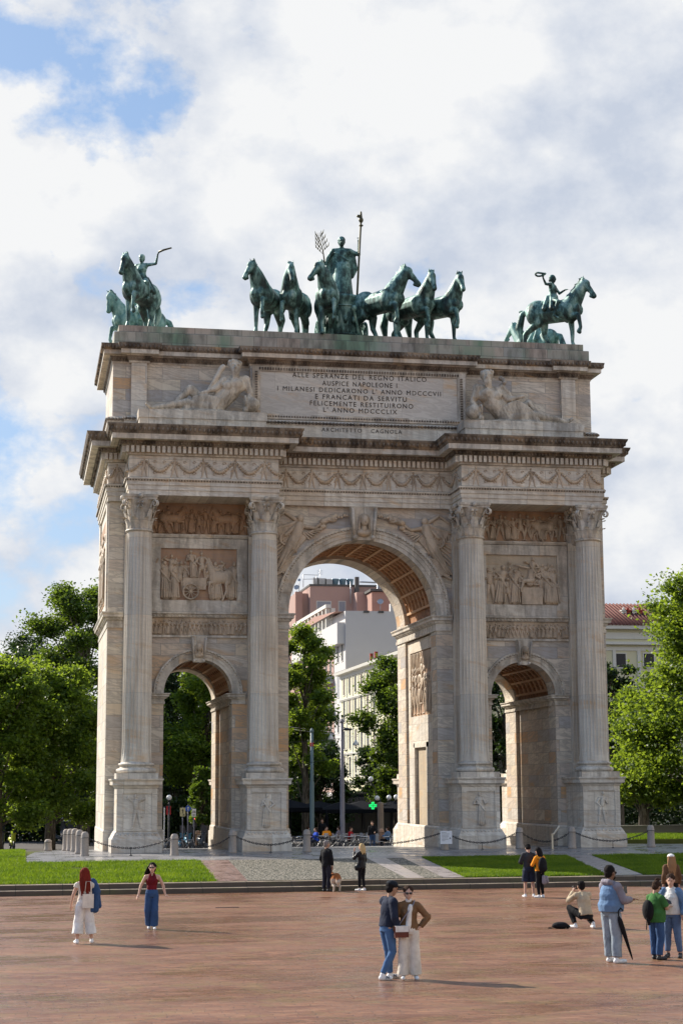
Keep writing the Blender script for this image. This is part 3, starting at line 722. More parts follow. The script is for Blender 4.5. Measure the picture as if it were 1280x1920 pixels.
def capital(g, rn, H, half, y_half=None):
    # rn = neck radius, bell rising from 0 to H
    g.lathe((0, 0, 0), [(rn*.99, -.02), (rn+.07, .0), (rn+.09, .05), (rn+.05, .1), (rn*.97, .12), (rn*.96, H*.45), (rn*1.05, H*.72), (rn*1.3, H*.86), (rn*1.32, H*.88)], 24)
    for i in range(8): leaf(g, math.pi*i/4+math.pi/8, .12, H*.32, rn*.98, .30, .40, .15)
    for i in range(8): leaf(g, math.pi*i/4, .12, H*.60, rn*.99, .36, .40, .19)
    for i in range(4):
        a = math.pi/4+math.pi/2*i; c = (math.cos(a)*(half*1.19), math.sin(a)*(half*1.19), H*.74); volute(g, c, (math.cos(a), math.sin(a)), .17)
        g.tube([(math.cos(a)*rn*1.0, math.sin(a)*rn*1.0, H*.45), (math.cos(a)*rn*1.25, math.sin(a)*rn*1.25, H*.7), (math.cos(a)*half*1.12, math.sin(a)*half*1.12, H*.86)], [.05, .05, .06], 6)
        a = math.pi/2*i
        for s_ in (-1, 1):
            p = [(math.cos(a)*rn*1.12-math.sin(a)*s_*.20*(1-k), math.sin(a)*rn*1.12+math.cos(a)*s_*.20*(1-k), H*(.52+.3*k)) for k in (0, .5, 1)]; g.tube(p, [.035, .035, .04], 5)
            g.ell((math.cos(a)*(rn*1.2)-math.sin(a)*s_*.1, math.sin(a)*(rn*1.2)+math.cos(a)*s_*.1, H*.78), (.08, .08, .08), None, 6)
        g.ell((math.cos(a)*(half*.98), math.sin(a)*(half*.98), H*.95), (.12, .12, .13), None, 8)
    pl = []
    for i in range(4):       # concave abacus
        a = math.pi/4+math.pi/2*i; a2 = a+math.pi/2; p = Vector((math.cos(a), math.sin(a)))*half*1.42; q = Vector((math.cos(a2), math.sin(a2)))*half*1.42
        d = (q-p).normalized(); p1 = p+d*.09; q1 = q-d*.09
        for k in range(7):
            f = k/6; v = p1.lerp(q1, f); v = v-v.normalized()*math.sin(math.pi*f)*.13*half/.8; pl.append((v.x, v.y))
    g.rings(pl, [(-.05, H*.86), (-.03, H*.92), (.0, H*.93), (.02, H)], 0)
def flutes(n_f, r, depth=.055):
    P = []
    for i in range(n_f):
        for k, dd in ((0, 0), (.16, 0), (.34, .8), (.58, 1), (.82, .8)):
            a = 2*math.pi*(i+k)/n_f; rr = r-depth*dd; P.append((math.cos(a), math.sin(a), rr/r))
    return P
FL = flutes(24, .66)
def make_column(x, y):
    col = bpy.data.objects.new('column', None); COL.objects.link(col); col.parent = arch; col.location = (x, y-YM, 0)
    g = MB(); z0, z1, n = 4.0, 14.5, 14; base = 0
    for j in range(n+1):
        f = j/n; z = z0+(z1-z0)*f; r = .665-.095*max(0, (f-.15)/.85)**1.6
        if j == 0: r += .03
        for c, s_, k in FL: kk = k if 0 < j < n else 1; g.v.append((c*r*kk, s_*r*kk, z))
    m_ = len(FL)
    for j in range(n):
        for i in range(m_): g.f.append((j*m_+i, j*m_+(i+1) % m_, (j+1)*m_+(i+1) % m_, (j+1)*m_+i)); g.m.append(0); g.sm.append(False)
    g.build('shaft', 'marble_shaft', col, False)
    g = MB(); g.box(-.93, .93, -.93, .93, 3.25, 3.5)
    T = lambda r, z, rr, k=7: [(r+rr*math.cos(a), z+rr*math.sin(a)) for a in [(-math.pi/2+math.pi*i/k) for i in range(k+1)]]
    g.lathe((0, 0, 0), [(.6, 3.5)]+T(.80, 3.61, .11)+[(.77, 3.73), (.72, 3.77), (.73, 3.83)]+T(.755, 3.89, .06)+[(.70, 3.96), (.695, 4.0), (.6, 4.0)], 40)
    g.build('base', 'marble_trim', col, False)
    g = MB(); capital(g, .565, 1.68, .80); g.xf(Matrix.Translation((0, 0, 14.5))); g.build('capital', 'marble_trim', col, False)
    return col
RELF = {}
def relief(name, mb, mat, M, depth, parent):
    g = MB(); g.merge(mb, M); return g.build(name, mat, parent)
c0 = None
for yy in (0, 12):
    for i, x in enumerate(PX):
        if c0 is None: c0 = make_column(x, yy)
        else: copy_tree(c0, arch, (x, yy-YM, 0))
        g = MB(); yi = (1.62 if yy == 0 else 10.38)
        a, b = (yy-.9, yi) if yy == 0 else (yi, yy+.9)
        g.rings([(x-.9, a), (x+.9, a), (x+.9, b), (x-.9, b)], PR)
        fy, sg = (a, -1) if yy == 0 else (b, 1)
        for X0, X1, Z0, Z1 in ((x-.9+.002, x-.66, .95, 2.8), (x+.66, x+.9-.002, .95, 2.8), (x-.66, x+.66, .95, 1.02), (x-.66, x+.66, 2.62, 2.8)):
            g.box(X0, X1, min(fy+sg*.05, fy-.02*sg), max(fy+sg*.05, fy-.02*sg), Z0, Z1)
        for k in range(11): g.ell((x-.85+k*.17, fy+sg*.10, .80), (.07, .05, .06), None, 5)
        ped = g.build('pedestal', 'marble_light', arch)
        f_ = fig(100+i+yy, ['nude', 'robe', 'robe', 'nude'][i]); M = Matrix.Translation((x, fy+sg*.01, 1.04)) @ Matrix.Diagonal((1.5, .75*sg, 1.55, 1))
        relief('pedestal_relief', f_, 'marble_light', M, 0, ped)
    # pilasters behind
    for x in PX:
        yw, sg = (1.6, -1) if yy == 0 else (10.4, 1)
        g = MB(); ya, yb = sorted((yw-.02*sg, yw+.30*sg)); g.box(x-.58, x+.58, ya, yb, 3.5, 14.6)
        for k in range(8):
            ya2, yb2 = sorted((yw+.29*sg, yw+.345*sg)); xx = x-.58+.1657*k-.02*(k == 7); g.box(xx-.0+(0 if k else .001), xx+.045-(.001 if k else 0), ya2, yb2, 4.05, 14.35)
        g.box(x-.7, x+.7, min(yw, yw+.48*sg), max(yw, yw+.48*sg), 3.25, 3.9)
        g.build('pilaster', 'marble_shaft', arch)
        g = MB(); capital(g, .56, 1.66, .74); g.xf(Matrix.Translation((x, yw-.12*sg, 14.5)) @ Matrix.Diagonal((1, .8, 1, 1))); g.build('pilaster_capital', 'marble_trim', arch)
# side pilasters on the end walls
for q in (-1, 1):
    for z0_, z1_ in ((.9, 10.24), (10.94, 16.18)): g = MB(); g.box(min(q*12.09, q*12.125), max(q*12.09, q*12.125), 1.603, 10.397, z0_, z1_); g.build('sunlit_tone_slab', 'marble_light', arch)  # paler slab added over the end wall to paint in its sunlit brightness
    for y in (2.45, 9.55):
        g = MB(); xs = sorted((q*12.08, q*12.20)); g.box(xs[0], xs[1], y-.58, y+.58, 10.96, 16.3); g.build('end_pilaster', 'marble_light', arch)
    g = MB(); xs = sorted((q*12.1, q*12.13)); g.box(xs[0]-(.03 if q < 0 else 0), xs[1]+(.03 if q > 0 else 0), 3.6, 8.4, 11.6, 15.6)
    pn = g.build('end_relief', 'marble_brown', arch)
    g = MB()
    for i in range(7):
        M = Matrix.Translation((q*12.13, 3.95+i*.68, 11.7)) @ Matrix.Rotation(-q*math.pi/2, 4, 'Z') @ Matrix.Diagonal((2.9, 1.3, 3.3, 1)); g.merge(fig(200+i+q*20), M)
    g.build('relief_figures', 'marble_relief', pn)

# entablature
PLAN = sym([(-12.2, 1.4), (-11.35, 1.4), (-11.35, -.6), (-4.4, -.6), (-4.4, 1.32)])
g = MB()
g.rings(PLAN, [(-.02, 16.17), (0, 16.17), (0, 16.40), (.045, 16.41), (.045, 16.62), (.09, 16.63), (.09, 16.80), (.17, 16.9), (.17, 16.95), (0, 16.97), (0, 18.0)])
ent = g.build('architrave_and_frieze', 'marble_light', arch)
g = MB()
CP = [(-.1, 17.99), (.10, 18.02), (.12, 18.10), (.12, 18.42), (.34, 18.44), (.36, 18.46), (.46, 18.62), (.50, 18.63), (.82, 18.64), (.82, 18.88), (.86, 18.90), (.92, 19.02), (1.04, 19.22), (1.06, 19.30), (-.4, 19.42)]
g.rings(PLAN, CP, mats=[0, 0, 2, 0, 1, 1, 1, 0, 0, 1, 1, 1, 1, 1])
cor = g.build('main_cornice', ['marble_trim', 'marble_weathered', 'marble_relief'], arch)
def along(poly, off, step, fn, closed=True):
    P = [Vector(p) for p in poly]; n = len(P)
    for i in range(n if closed else n-1):
        a0, b0 = P[i], P[(i+1) % n]; d = (b0-a0).normalized(); nn = Vector((d.y, -d.x))
        pa = (a0-P[i-1]).normalized(); nb = (P[(i+2) % n]-b0).normalized()
        ca, cb = pa.x*d.y-pa.y*d.x, d.x*nb.y-d.y*nb.x
        a = a0-d*off*(1 if ca > 0 else -1); b = b0+d*off*(1 if cb > 0 else -1)
        L = (b-a).dot(d)
        if L < step: continue
        k = max(1, round(L/step))
        for j in range(k): fn(a+d*((j+.5)*L/k)+nn*off, d, nn)
g = MB(); along(PLAN, .22, .235, lambda c, d, nn: g.obox(c, d, .11, 18.11, 18.41, .072)); g.build('dentils', 'marble_light', cor)['kind'] = 'stuff'
g = MB(); along(PLAN, .42, .17, lambda c, d, nn: g.ell((c.x, c.y, 18.53), (.065, .065, .075), None, 5)); along(PLAN, .95, .21, lambda c, d, nn: g.ell((c.x, c.y, 19.09), (.07, .07, .12), None, 5))
g.build('egg_ornament', 'marble_weathered', cor)['kind'] = 'stuff'
g = MB(); along(PLAN, .13, .13, lambda c, d, nn: g.ell((c.x, c.y, 16.85), (.045, .045, .045), None, 5)); g.build('bead_ornament', 'marble_weathered', ent)['kind'] = 'stuff'

# frieze of garlands and putti
def putto(seed):
    return fig(seed, 'nude')
def frieze_run(a, b, nrm, nf, seed, name='garland_frieze'):
    a, b = Vector(a), Vector(b); d = (b-a).normalized(); ang = math.atan2(d.y, d.x)   # figure +y must face nrm
    g = MB(); L = (b-a).length; n_ = Vector(nrm)
    xs = [L*(i+.5)/nf for i in range(nf)]
    for i, x in enumerate(xs):
        c = a+d*x; M = Matrix.Translation((c.x, c.y, 17.02)) @ Matrix.Rotation(math.atan2(n_.y, n_.x)-math.pi/2, 4, 'Z') @ Matrix.Diagonal((.98, .55, .93, 1))
        g.merge(fig(seed+i, 'nude'), M)
    for i in range(nf+1):
        x0 = xs[i-1] if i else xs[0]-L/nf; x1 = xs[i] if i < nf else xs[-1]+L/nf
        for k in range(13):
            f = k/12; x = x0+.12+(x1-x0-.24)*f
            if x < .05 or x > L-.05: continue
            c = a+d*x+n_*.05; z = 17.72-.42*math.sin(math.pi*f); r = .055+.045*math.sin(math.pi*f); g.ell((c.x, c.y, z), (r, r, r), None, 6)
        xm = (x0+x1)/2
        if .3 < xm < L-.3:
            for s_ in (-1, 1):     # curling tendrils
                for zc, rr in ((17.2, .10), (17.72, .09)):
                    pts = [a+d*(xm+s_*.22+rr*(1-t/9)*math.cos(t*.8)) for t in range(8)]
                    g.tube([(p.x+n_.x*.02, p.y+n_.y*.02, zc+rr*(1-t/9)*math.sin(t*.8)) for t, p in enumerate(pts)], .016, 5)
    g.build(name, 'marble_relief', ent)
for sg, y in ((1, -.6), (-1, 12.6)):
    nn = (0, -sg)
    frieze_run((-11.35, y), (-4.4, y), nn, 5, 300); frieze_run((4.4, y), (11.35, y), nn, 5, 320)
    frieze_run((-4.4, 1.32 if sg > 0 else 10.68), (4.4, 1.32 if sg > 0 else 10.68), nn, 7, 340)
for sx in (-1, 1):
    frieze_run((sx*12.2, 1.5), (sx*12.2, 10.5), (sx, 0), 6, 360)
    for y0, y1 in ((-.55, 1.35),): frieze_run((sx*11.35, y0), (sx*11.35, y1), (sx, 0), 1, 380+sx)
    frieze_run((sx*4.4, -.55), (sx*4.4, 1.3), (-sx, 0), 1, 385+sx)
    frieze_run((sx*11.78-.4, 1.4), (sx*11.78+.4, 1.4), (0, -1), 1, 390+sx)

# keystones
def keystone(cx, z0, z1, w0, w1, s_, y=1.6):
    g = MB(); v = []
    for yy, k in ((y-.02, 1), (y-.34, .96)):
        v += [(cx-w0/2*k, yy, z0), (cx+w0/2*k, yy, z0), (cx+w1/2*k, yy-(.18 if k < 1 else 0), z1), (cx-w1/2*k, yy-(.18 if k < 1 else 0), z1)]
    g.add(v, [(0, 1, 2, 3), (7, 6, 5, 4), (0, 4, 5, 1), (1, 5, 6, 2), (2, 6, 7, 3), (3, 7, 4, 0)])
    for q in (-1, 1):
        g.tube([(cx+q*w1*.42, y-.56, z1-.1), (cx+q*(w0*.45), y-.40, z0+.1)], [.09*s_, .07*s_], 6)
        g.ell((cx+q*w0*.42, y-.42, z0+.12*s_), (.12*s_, .10*s_, .12*s_), None, 8)
    k = g.build('keystone', 'marble_trim', arch)
    g = MB(); zc = z0+(z1-z0)*.56
    g.ell((cx, y-.60, zc), (.20*s_, .20*s_, .27*s_), None, 12); g.ell((cx, y-.52, zc+.12*s_), (.25*s_, .18*s_, .24*s_), None, 12)
    g.cap((cx, y-.52, zc-.2*s_), .11*s_, (cx, y-.48, zc-.42*s_), .16*s_, 8); g.ell((cx, y-.42, zc-.55*s_), (.36*s_, .2*s_, .22*s_), None, 12)
    g.cap((cx, y-.79*1, zc+.02*s_), .03*s_, (cx, y-.80, zc-.06*s_), .045*s_, 6)
    for q in (-1, 1): g.cap((cx+q*.2*s_, y-.5, zc+.15*s_), .07*s_, (cx+q*.25*s_, y-.48, zc-.4*s_), .06*s_, 6); g.ell((cx+q*.08*s_, y-.775, zc+.05*s_), (.04*s_, .02, .02*s_), None, 6)
    g.build('carved_bust', 'marble_relief', k)
keystone(0, 14.55, 16.15, 1.05, 1.35, 1.0)
for q in (-1, 1): keystone(q*CX, 8.62, 9.84, .52, .74, .62)

# spandrel victories
for q in (-1, 1):
    g = MB(); S = lambda x, y, z: (q*x, y, z)
    g.ell((-3.05, -.16, 15.55), (.17, .14, .2), None, 10); g.cap((-3.07, -.1, 15.36), .09, (-3.1, -.1, 15.2), .1, 8)
    g.cap((-3.1, -.12, 15.18), .26, (-3.35, -.12, 14.62), .22, 10); g.cap((-3.35, -.12, 14.6), .24, (-3.75, -.12, 13.9), .17, 10); g.cap((-3.75, -.12, 13.9), .17, (-4.15, -.1, 13.2), .09, 8)
    g.cap((-3.3, -.12, 14.5), .2, (-3.6, -.14, 13.75), .15, 8); g.cap((-3.6, -.14, 13.75), .14, (-3.85, -.12, 13.15), .08, 8)
    for k in range(7): g.cap((-3.3-.05*k, -.16, 14.5-.05*k), .05, (-4.35+.12*k, -.14, 13.0-.02*k), .06, 6)
    g.cap((-2.95, -.12, 15.2), .12, (-2.35, -.14, 15.1), .09, 8); g.cap((-2.35, -.14, 15.1), .09, (-1.95, -.12, 15.42), .06, 8)
    g.cap((-1.95, -.12, 15.42), .16, (-1.35, -.12, 15.72), .13, 8); g.ell((-1.5, -.12, 15.52), (.25, .12, .12), None, 8); g.ell((-1.95, -.1, 15.2), (.18, .1, .13), None, 8)
    g.cap((-3.3, -.12, 15.15), .12, (-3.75, -.14, 14.75), .09, 8); g.tube([(-3.75-.28*math.cos(t*.52), -.12, 14.55+.28*math.sin(t*.52)) for t in range(12)], .05, 6, closed=True)
    wing(g, (-3.25, -.06, 15.35), (-4.35, -.06, 15.0), 1.35, 11, .075)
    g.cap((-3.1, -.06, 15.4), .12, (-3.8, -.06, 15.85), .08, 8); g.cap((-3.8, -.06, 15.85), .08, (-4.3, -.06, 15.5), .06, 8)
    rd = random.Random(5)
    for k in range(22):
        f = k/21; a = Vector((-3.05-.5*f, -.30, 15.1-1.2*f)); g.cap(a+Vector((rd.uniform(-.15, .15), 0, 0)), .045, a+Vector((-.28-.25*f, .06, -.55-.3*f)), .06, 6)
    for k in range(7): g.cap((-3.6-.12*k, -.18, 13.6-.14*k), .07, (-3.25-.06*k, -.14, 13.75-.10*k), .05, 6); g.cap((-2.9+.1*k, -.12, 14.85+.03*k), .05, (-2.6+.12*k, -.12, 14.55+.10*k), .04, 6)
    for k in range(9): g.ell((-1.9+.14*k, -.20, 15.42+.04*k+.05*(k % 2)), (.09, .08, .08), None, 6)
    for k in range(8): g.cap((-3.15+.05*k, -.05, 15.0-.05*k), .09, (-4.45+.02*k, -.02, 14.2-.2*k), .05, 6)
    g.xf(Matrix.Translation((0, 1.6, 0)) @ Matrix.Diagonal((-q if q > 0 else 1, 1, 1, 1)) if q > 0 else Matrix.Translation((0, 1.6, 0)))
    if q > 0: g.f = [f[::-1] for f in g.f]
    g.build('spandrel_victory', 'marble_relief', arch)

# panels between the columns
PM = marble('marble_panel_orange', [(0, (.42, .24, .14)), (1, (.46, .29, .19))], 1.2, .9, vein=.35, dirt=.2, mortar=.006)
PM = marble('marble_panel_pale', [(0, (.50, .40, .28)), (1, (.54, .46, .36))], 1.2, .9, vein=.35, dirt=.15, mortar=.006)
for q in (-1, 1):
    cx = q*7.89
    for yw, sg in ((1.6, -1), (10.4, 1)):
        Y = lambda a, b: (min(yw+sg*a, yw+sg*b), max(yw+sg*a, yw+sg*b))
        g = MB(); ya, yb = Y(-.02, .16)
        for X0, X1, Z0, Z1 in ((-2.3, -1.8, 11.0, 14.48), (1.8, 2.3, 11.0, 14.48), (-1.8, 1.8, 11.0, 11.55), (-1.8, 1.8, 14.0, 14.48)): g.box(cx+X0, cx+X1, ya, yb, Z0, Z1)
        g.sweep([(cx-2.32, yw), (cx+2.32, yw)] if sg < 0 else [(cx+2.32, yw), (cx-2.32, yw)], [(-.03, 14.5), (.2, 14.5), (.26, 14.6), (.26, 14.66), (-.03, 14.68)])
        g.sweep([(cx-2.32, yw), (cx+2.32, yw)] if sg < 0 else [(cx+2.32, yw), (cx-2.32, yw)], [(-.03, 10.72), (.14, 10.74), (.18, 10.86), (.27, 10.9), (.27, 10.98), (-.03, 10.98)])
        g.sweep([(cx-2.32, yw), (cx+2.32, yw)] if sg < 0 else [(cx+2.32, yw), (cx-2.32, yw)], [(-.03, 9.80), (.10, 9.80), (.10, 9.90), (-.03, 9.92)])
        for k in range(28): g.ell((cx-2.25+k*.1667, yw+sg*.17, 10.81), (.05, .05, .05), None, 5)
        g.build('panel_frame', 'marble_trim', arch)
        g = MB(); ya, yb = Y(0, .03); g.box(cx-1.8, cx+1.8, ya, yb, 11.55, 14.0)
        pan = g.build('relief_panel', 'marble_panel_orange' if q < 0 else 'marble_panel_pale', arch)
        if sg < 0:
            g = MB(); Mb = lambda x, z, sx, sy, sz: Matrix.Translation((cx+x, yw-.04, z)) @ Matrix.Diagonal((sx, -sy, sz, 1)) 
            if q < 0:
                for i, (x, z, h_, kd) in enumerate(((-1.55, 11.57, 1.85, 'robe'), (-1.15, 11.57, 1.85, 'robe'), (-.9, 11.9, 1.5, 'soldier'), (.85, 11.57, 1.85, 'robe'), (.62, 11.57, 1.1, 'robe'), (-.28, 12.55, 1.4, 'robe'), (.15, 12.5, 1.35, 'soldier'), (-1.3, 12.4, 1.3, 'soldier'), (1.6, 11.6, 1.8, 'robe'))): g.merge(fig(400+i, kd), Mb(x, z, h_*1.1, 1.7, h_))
                for i, (x, z, h_) in enumerate(((-1.65, 12.3, 1.2), (-1.0, 12.35, 1.2), (-.6, 12.1, 1.3), (.45, 12.2, 1.2), (1.1, 12.3, 1.15), (1.65, 12.2, 1.2))): g.merge(fig(440+i, 'soldier'), Mb(x, z, h_, .7, h_))
                g.tube([(cx-.38+.36*math.cos(t*math.pi/8), 1.6-.24, 11.95+.36*math.sin(t*math.pi/8)) for t in range(16)], .045, 6, closed=True)
                for t in range(5): g.cap((cx-.38-.34*math.cos(t*.628), 1.36, 11.95-.34*math.sin(t*.628)), .025, (cx-.38+.34*math.cos(t*.628), 1.36, 11.95+.34*math.sin(t*.628)), .025, 6)
                g.box(cx-.75, cx+.35, 1.40, 1.6, 12.05, 12.6); h = MB(); horse(h, .3, 0, ('s', 'up', 's', 'f')); g.merge(h, Matrix.Translation((cx+1.02, 1.45, 11.55)) @ Matrix.Diagonal((-.58, .5, .90, 1)))
            else:
                for i, (x, z, h_, kd) in enumerate(((-1.6, 11.57, 1.8, 'nude'), (-1.05, 11.57, 1.95, 'robe'), (-.35, 11.57, 1.75, 'robe'), (1.3, 11.57, 1.95, 'robe'), (.95, 11.57, 1.5, 'nude'), (.5, 12.45, 1.45, 'robe'), (1.62, 11.57, 1.85, 'robe'), (-.75, 11.6, 1.3, 'soldier'))): g.merge(fig(430+i, kd), Mb(x, z, h_*1.1, 1.7, h_))
                for i, (x, z, h_) in enumerate(((-1.3, 12.2, 1.2), (-.05, 12.2, 1.2), (1.1, 12.35, 1.25), (1.6, 12.3, 1.3), (-.6, 12.1, 1.2))): g.merge(fig(450+i, 'robe'), Mb(x, z, h_, .7, h_))
                g.box(cx-.05, cx+1.0, 1.38, 1.6, 11.57, 12.4); g.cap((cx+.35, 1.4, 13.35), .05, (cx-.45, 1.36, 13.5), .04, 6); g.cap((cx-.62, 1.45, 11.6), .03, (cx-.62, 1.45, 13.7), .03, 6)
                for z in (13.1, 13.35, 13.6): g.ell((cx-.62, 1.42, z), (.09, .06, .09), None, 8)
                g.cap((cx+.5, 1.4, 12.75), .13, (cx+.05, 1.36, 12.7), .1, 8); g.cap((cx+.05, 1.36, 12.7), .09, (cx-.1, 1.38, 12.2), .05, 8)
            g.build('relief_figures', 'marble_relief', pan)
        # upper and lower narrative friezes
        if sg < 0:
            g = MB(); g.box(cx-2.3, cx+2.3, 1.57, 1.6+.02, 14.68, 16.17); uf = g.build('upper_relief', 'marble_brown', arch)
            g = MB()
            for i in range(13): h_ = random.uniform(1.05, 1.4); g.merge(fig(460+i+q*30), Matrix.Translation((cx-2.1+i*.35, 1.56, 14.72)) @ Matrix.Diagonal((h_*1.1, -1.6, h_, 1)))
            for x, sx in (((-1.3, .62), (1.3, -.62)) if q < 0 else ((1.2, .62),)):
                h = MB(); horse(h, .2, .3, ('up', 'up', 's', 'f')); g.merge(h, Matrix.Translation((cx+x, 1.5, 14.70)) @ Matrix.Diagonal((sx, .55, .60, 1)))
            g.build('relief_figures', 'marble_brown' if q < 0 else 'marble_relief', uf)
            g = MB(); g.box(cx-2.3, cx+2.3, 1.575, 1.62, 9.92, 10.72); lf = g.build('lower_relief', 'marble_relief', arch)
            g = MB()
            for i in range(23): h_ = random.uniform(.62, .72); g.merge(fig(500+i+q*30), Matrix.Translation((cx-2.18+i*.2, 1.57, 9.94)) @ Matrix.Diagonal((h_*1.25, -.85, h_, 1)))
            g.build('relief_figures', 'marble_relief', lf)
# arch spandrel stones above the small arches are part of the wall; passage reliefs and niches on the inner walls
for q in (-1, 1):
    xw = q*(RM+.26); X = lambda a, b: (min(xw-q*a, xw-q*b), max(xw-q*a, xw-q*b))
    g = MB(); x0, x1 = X(-.02, .14)
    for Y0, Y1, Z0, Z1 in ((2.76, 3.3, .9, 10.2), (7.9, 8.49, .9, 10.2), (3.3, 7.9, 9.6, 10.2), (3.3, 7.9, 5.85, 6.35), (3.3, 4.3, 0, 5.85), (6.9, 7.9, 0, 5.85), (4.3, 6.9, 4.75, 5.85)): g.box(x0, x1, Y0, Y1, Z0, Z1)
    x0, x1 = X(.12, .20)
    for Y0, Y1, Z0, Z1 in ((4.1, 4.32, 0, 5.0), (6.88, 7.1, 0, 5.0), (4.1, 7.1, 4.78, 5.02)): g.box(x0, x1, Y0, Y1, Z0, Z1)
    g.build('passage_frame', 'marble_light', arch)
    g = MB(); x0, x1 = X(0, .03); g.box(x0, x1, 3.3, 7.9, 6.35, 9.6); pn = g.build('passage_relief', 'marble_panel_orange', arch)
    g = MB()
    for i in range(7): g.merge(fig(560+i), Matrix.Translation((xw-q*.03, 3.6+i*.66, 6.4+(.5 if i == 3 else 0))) @ Matrix.Rotation(q*math.pi/2, 4, 'Z') @ Matrix.Diagonal((2.2, 1.3, 2.45, 1)))
    for i in range(14): g.cap((xw-q*.06, 3.4+i*.33, 9.5), .07, (xw-q*.06, 3.45+i*.33, 8.7), .05, 6)
    g.build('relief_figures', 'marble_relief', pn)
    g = MB(); x0, x1 = X(.0, .025); g.box(x0, x1, 4.32, 6.88, 0.0, 4.78); g.build('blind_door', 'marble_panel_pale', arch)

# attic
AW = sym([(-12.0, 2.5), (-5.4, 2.5), (-5.4, 2.02)])
g = MB(); g.rings(AW, [(0, 19.3), (0, 23.25)]); g.build('attic_wall', 'marble_wall', arch)
g = MB(); g.rings(sym([(-12.0, 2.5), (-11.2, 2.5), (-11.2, 2.2), (-10.32, 2.2), (-10.32, 2.5), (-5.4, 2.5), (-5.4, 2.02)]), [(.26, 19.25), (.26, 20.13), (.22, 20.16), (.26, 20.21), (.28, 20.29), (.24, 20.38), (.12, 20.44), (.02, 20.47)])
g.build('attic_base', 'marble_light', arch)
g = MB(); along(sym([(-12.0, 2.5), (-11.2, 2.5), (-11.2, 2.2), (-10.32, 2.2), (-10.32, 2.5), (-5.4, 2.5), (-5.4, 2.02)]), .27, .17, lambda c, d, nn: g.ell((c.x, c.y, 20.29), (.10, .10, .075), None, 5)); g.build('laurel_moulding', 'marble_weathered', arch)['kind'] = 'stuff'
for q in (-1, 1):
    for yy, sg in ((2.5, -1), (9.5, 1)):
        g = MB(); g.box(q*10.76-.37, q*10.76+.37, min(yy, yy+sg*.26), max(yy, yy+sg*.26), 20.3, 23.3); g.build('attic_pilaster', 'marble_light', arch)
AP = sym([(-12.0, 2.5), (-11.2, 2.5), (-11.2, 2.22), (-10.32, 2.22), (-10.32, 2.5), (-5.4, 2.5), (-5.4, 2.02)])
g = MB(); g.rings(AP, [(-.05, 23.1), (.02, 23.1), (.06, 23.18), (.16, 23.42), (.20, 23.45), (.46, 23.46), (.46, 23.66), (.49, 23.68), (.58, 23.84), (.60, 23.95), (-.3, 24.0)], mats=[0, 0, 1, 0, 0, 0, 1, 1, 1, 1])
ac = g.build('attic_cornice', ['marble_trim', 'marble_weathered'], arch)
g = MB(); along(AP, .55, .20, lambda c, d, nn: g.ell((c.x, c.y, 23.78), (.065, .065, .09), None, 5)); along(AP, .11, .13, lambda c, d, nn: g.ell((c.x, c.y, 23.30), (.045, .045, .06), None, 5)); g.build('egg_ornament', 'marble_weathered', ac)['kind'] = 'stuff'
g = MB(); g.rings([(-11.97, 2.45), (11.97, 2.45), (11.97, 9.55), (-11.97, 9.55)], [(0, 23.96), (0, 24.66), (-.02, 24.68), (-.22, 24.69), (-.22, 25.06)]); g.build('stained_roof_plinth', 'stained_plinth', arch)
# inscription tablet
g = MB(); yf = 2.02
for X0, X1, Z0, Z1 in ((-5.32, -4.92, 20.5, 23.1), (4.92, 5.32, 20.5, 23.1), (-4.92, 4.92, 20.5, 20.74), (-4.92, 4.92, 22.86, 23.1)): g.box(X0, X1, yf-.10, yf+.01, Z0, Z1)
tab = g.build('tablet_frame', 'marble_trim', arch)
g = MB()
for k in range(76):
    x = -4.95+k*.132; g.box(x-.035, x+.035, yf-.145, yf-.09, 22.92, 23.04); g.ell((x, yf-.11, 20.62), (.05, .05, .05), None, 5)
for k in range(17):
    for q in (-1, 1): g.box(q*5.12-.06, q*5.12+.06, yf-.145, yf-.09, 20.80+k*.125-.035, 20.80+k*.125+.035)
g.build('key_ornament', 'marble_weathered', tab)['kind'] = 'stuff'
marble('tablet_marble', [(0, (.62, .58, .53)), (.5, (.70, .655, .58)), (1, (.57, .53, .48))], 4.2, 1.15, vein=.4, mortar=.006)
g = MB(); g.box(-4.92, 4.92, yf-.03, yf+.01, 20.68, 22.86); pl = g.build('inscription_panel', 'tablet_marble', arch)
def letters(txt, xc, zc, width, h, y, parent):
    cu = bpy.data.curves.new('t', 'FONT'); cu.body = txt; cu.align_x = 'CENTER'; cu.align_y = 'CENTER'; cu.size = 1; cu.extrude = .008; cu.space_character = 1.25; cu.space_word = 1.3; cu.resolution_u = 3
    o = bpy.data.objects.new('t', cu); COL.objects.link(o); dg = bpy.context.evaluated_depsgraph_get(); me = bpy.data.meshes.new_from_object(o.evaluated_get(dg), depsgraph=dg)
    bpy.data.objects.remove(o); me.materials.clear()
    n = len(me.vertices); a = np.empty(n*3, dtype=np.float32); me.vertices.foreach_get('co', a); a = a.reshape(-1, 3)
    wx = a[:, 0].max()-a[:, 0].min(); hz = a[:, 1].max()-a[:, 1].min(); cxm = (a[:, 0].max()+a[:, 0].min())/2; czm = (a[:, 1].max()+a[:, 1].min())/2
    b = np.stack([(a[:, 0]-cxm)*width/wx+xc, y-a[:, 2], (a[:, 1]-czm)*h/hz+zc], 1); me.vertices.foreach_set('co', b.ravel().astype(np.float32)); me.update()
    return link('inscription_line', me, 'letter_dark', parent)
def pline(txt, xa, xb, ya_, yb_, h, y, parent):
    a, b = at(xa, ya_, y), at(xb, yb_, y); letters(txt, (a.x+b.x)/2, (a.z+b.z)/2, b.x-a.x, h, y-.01, parent)
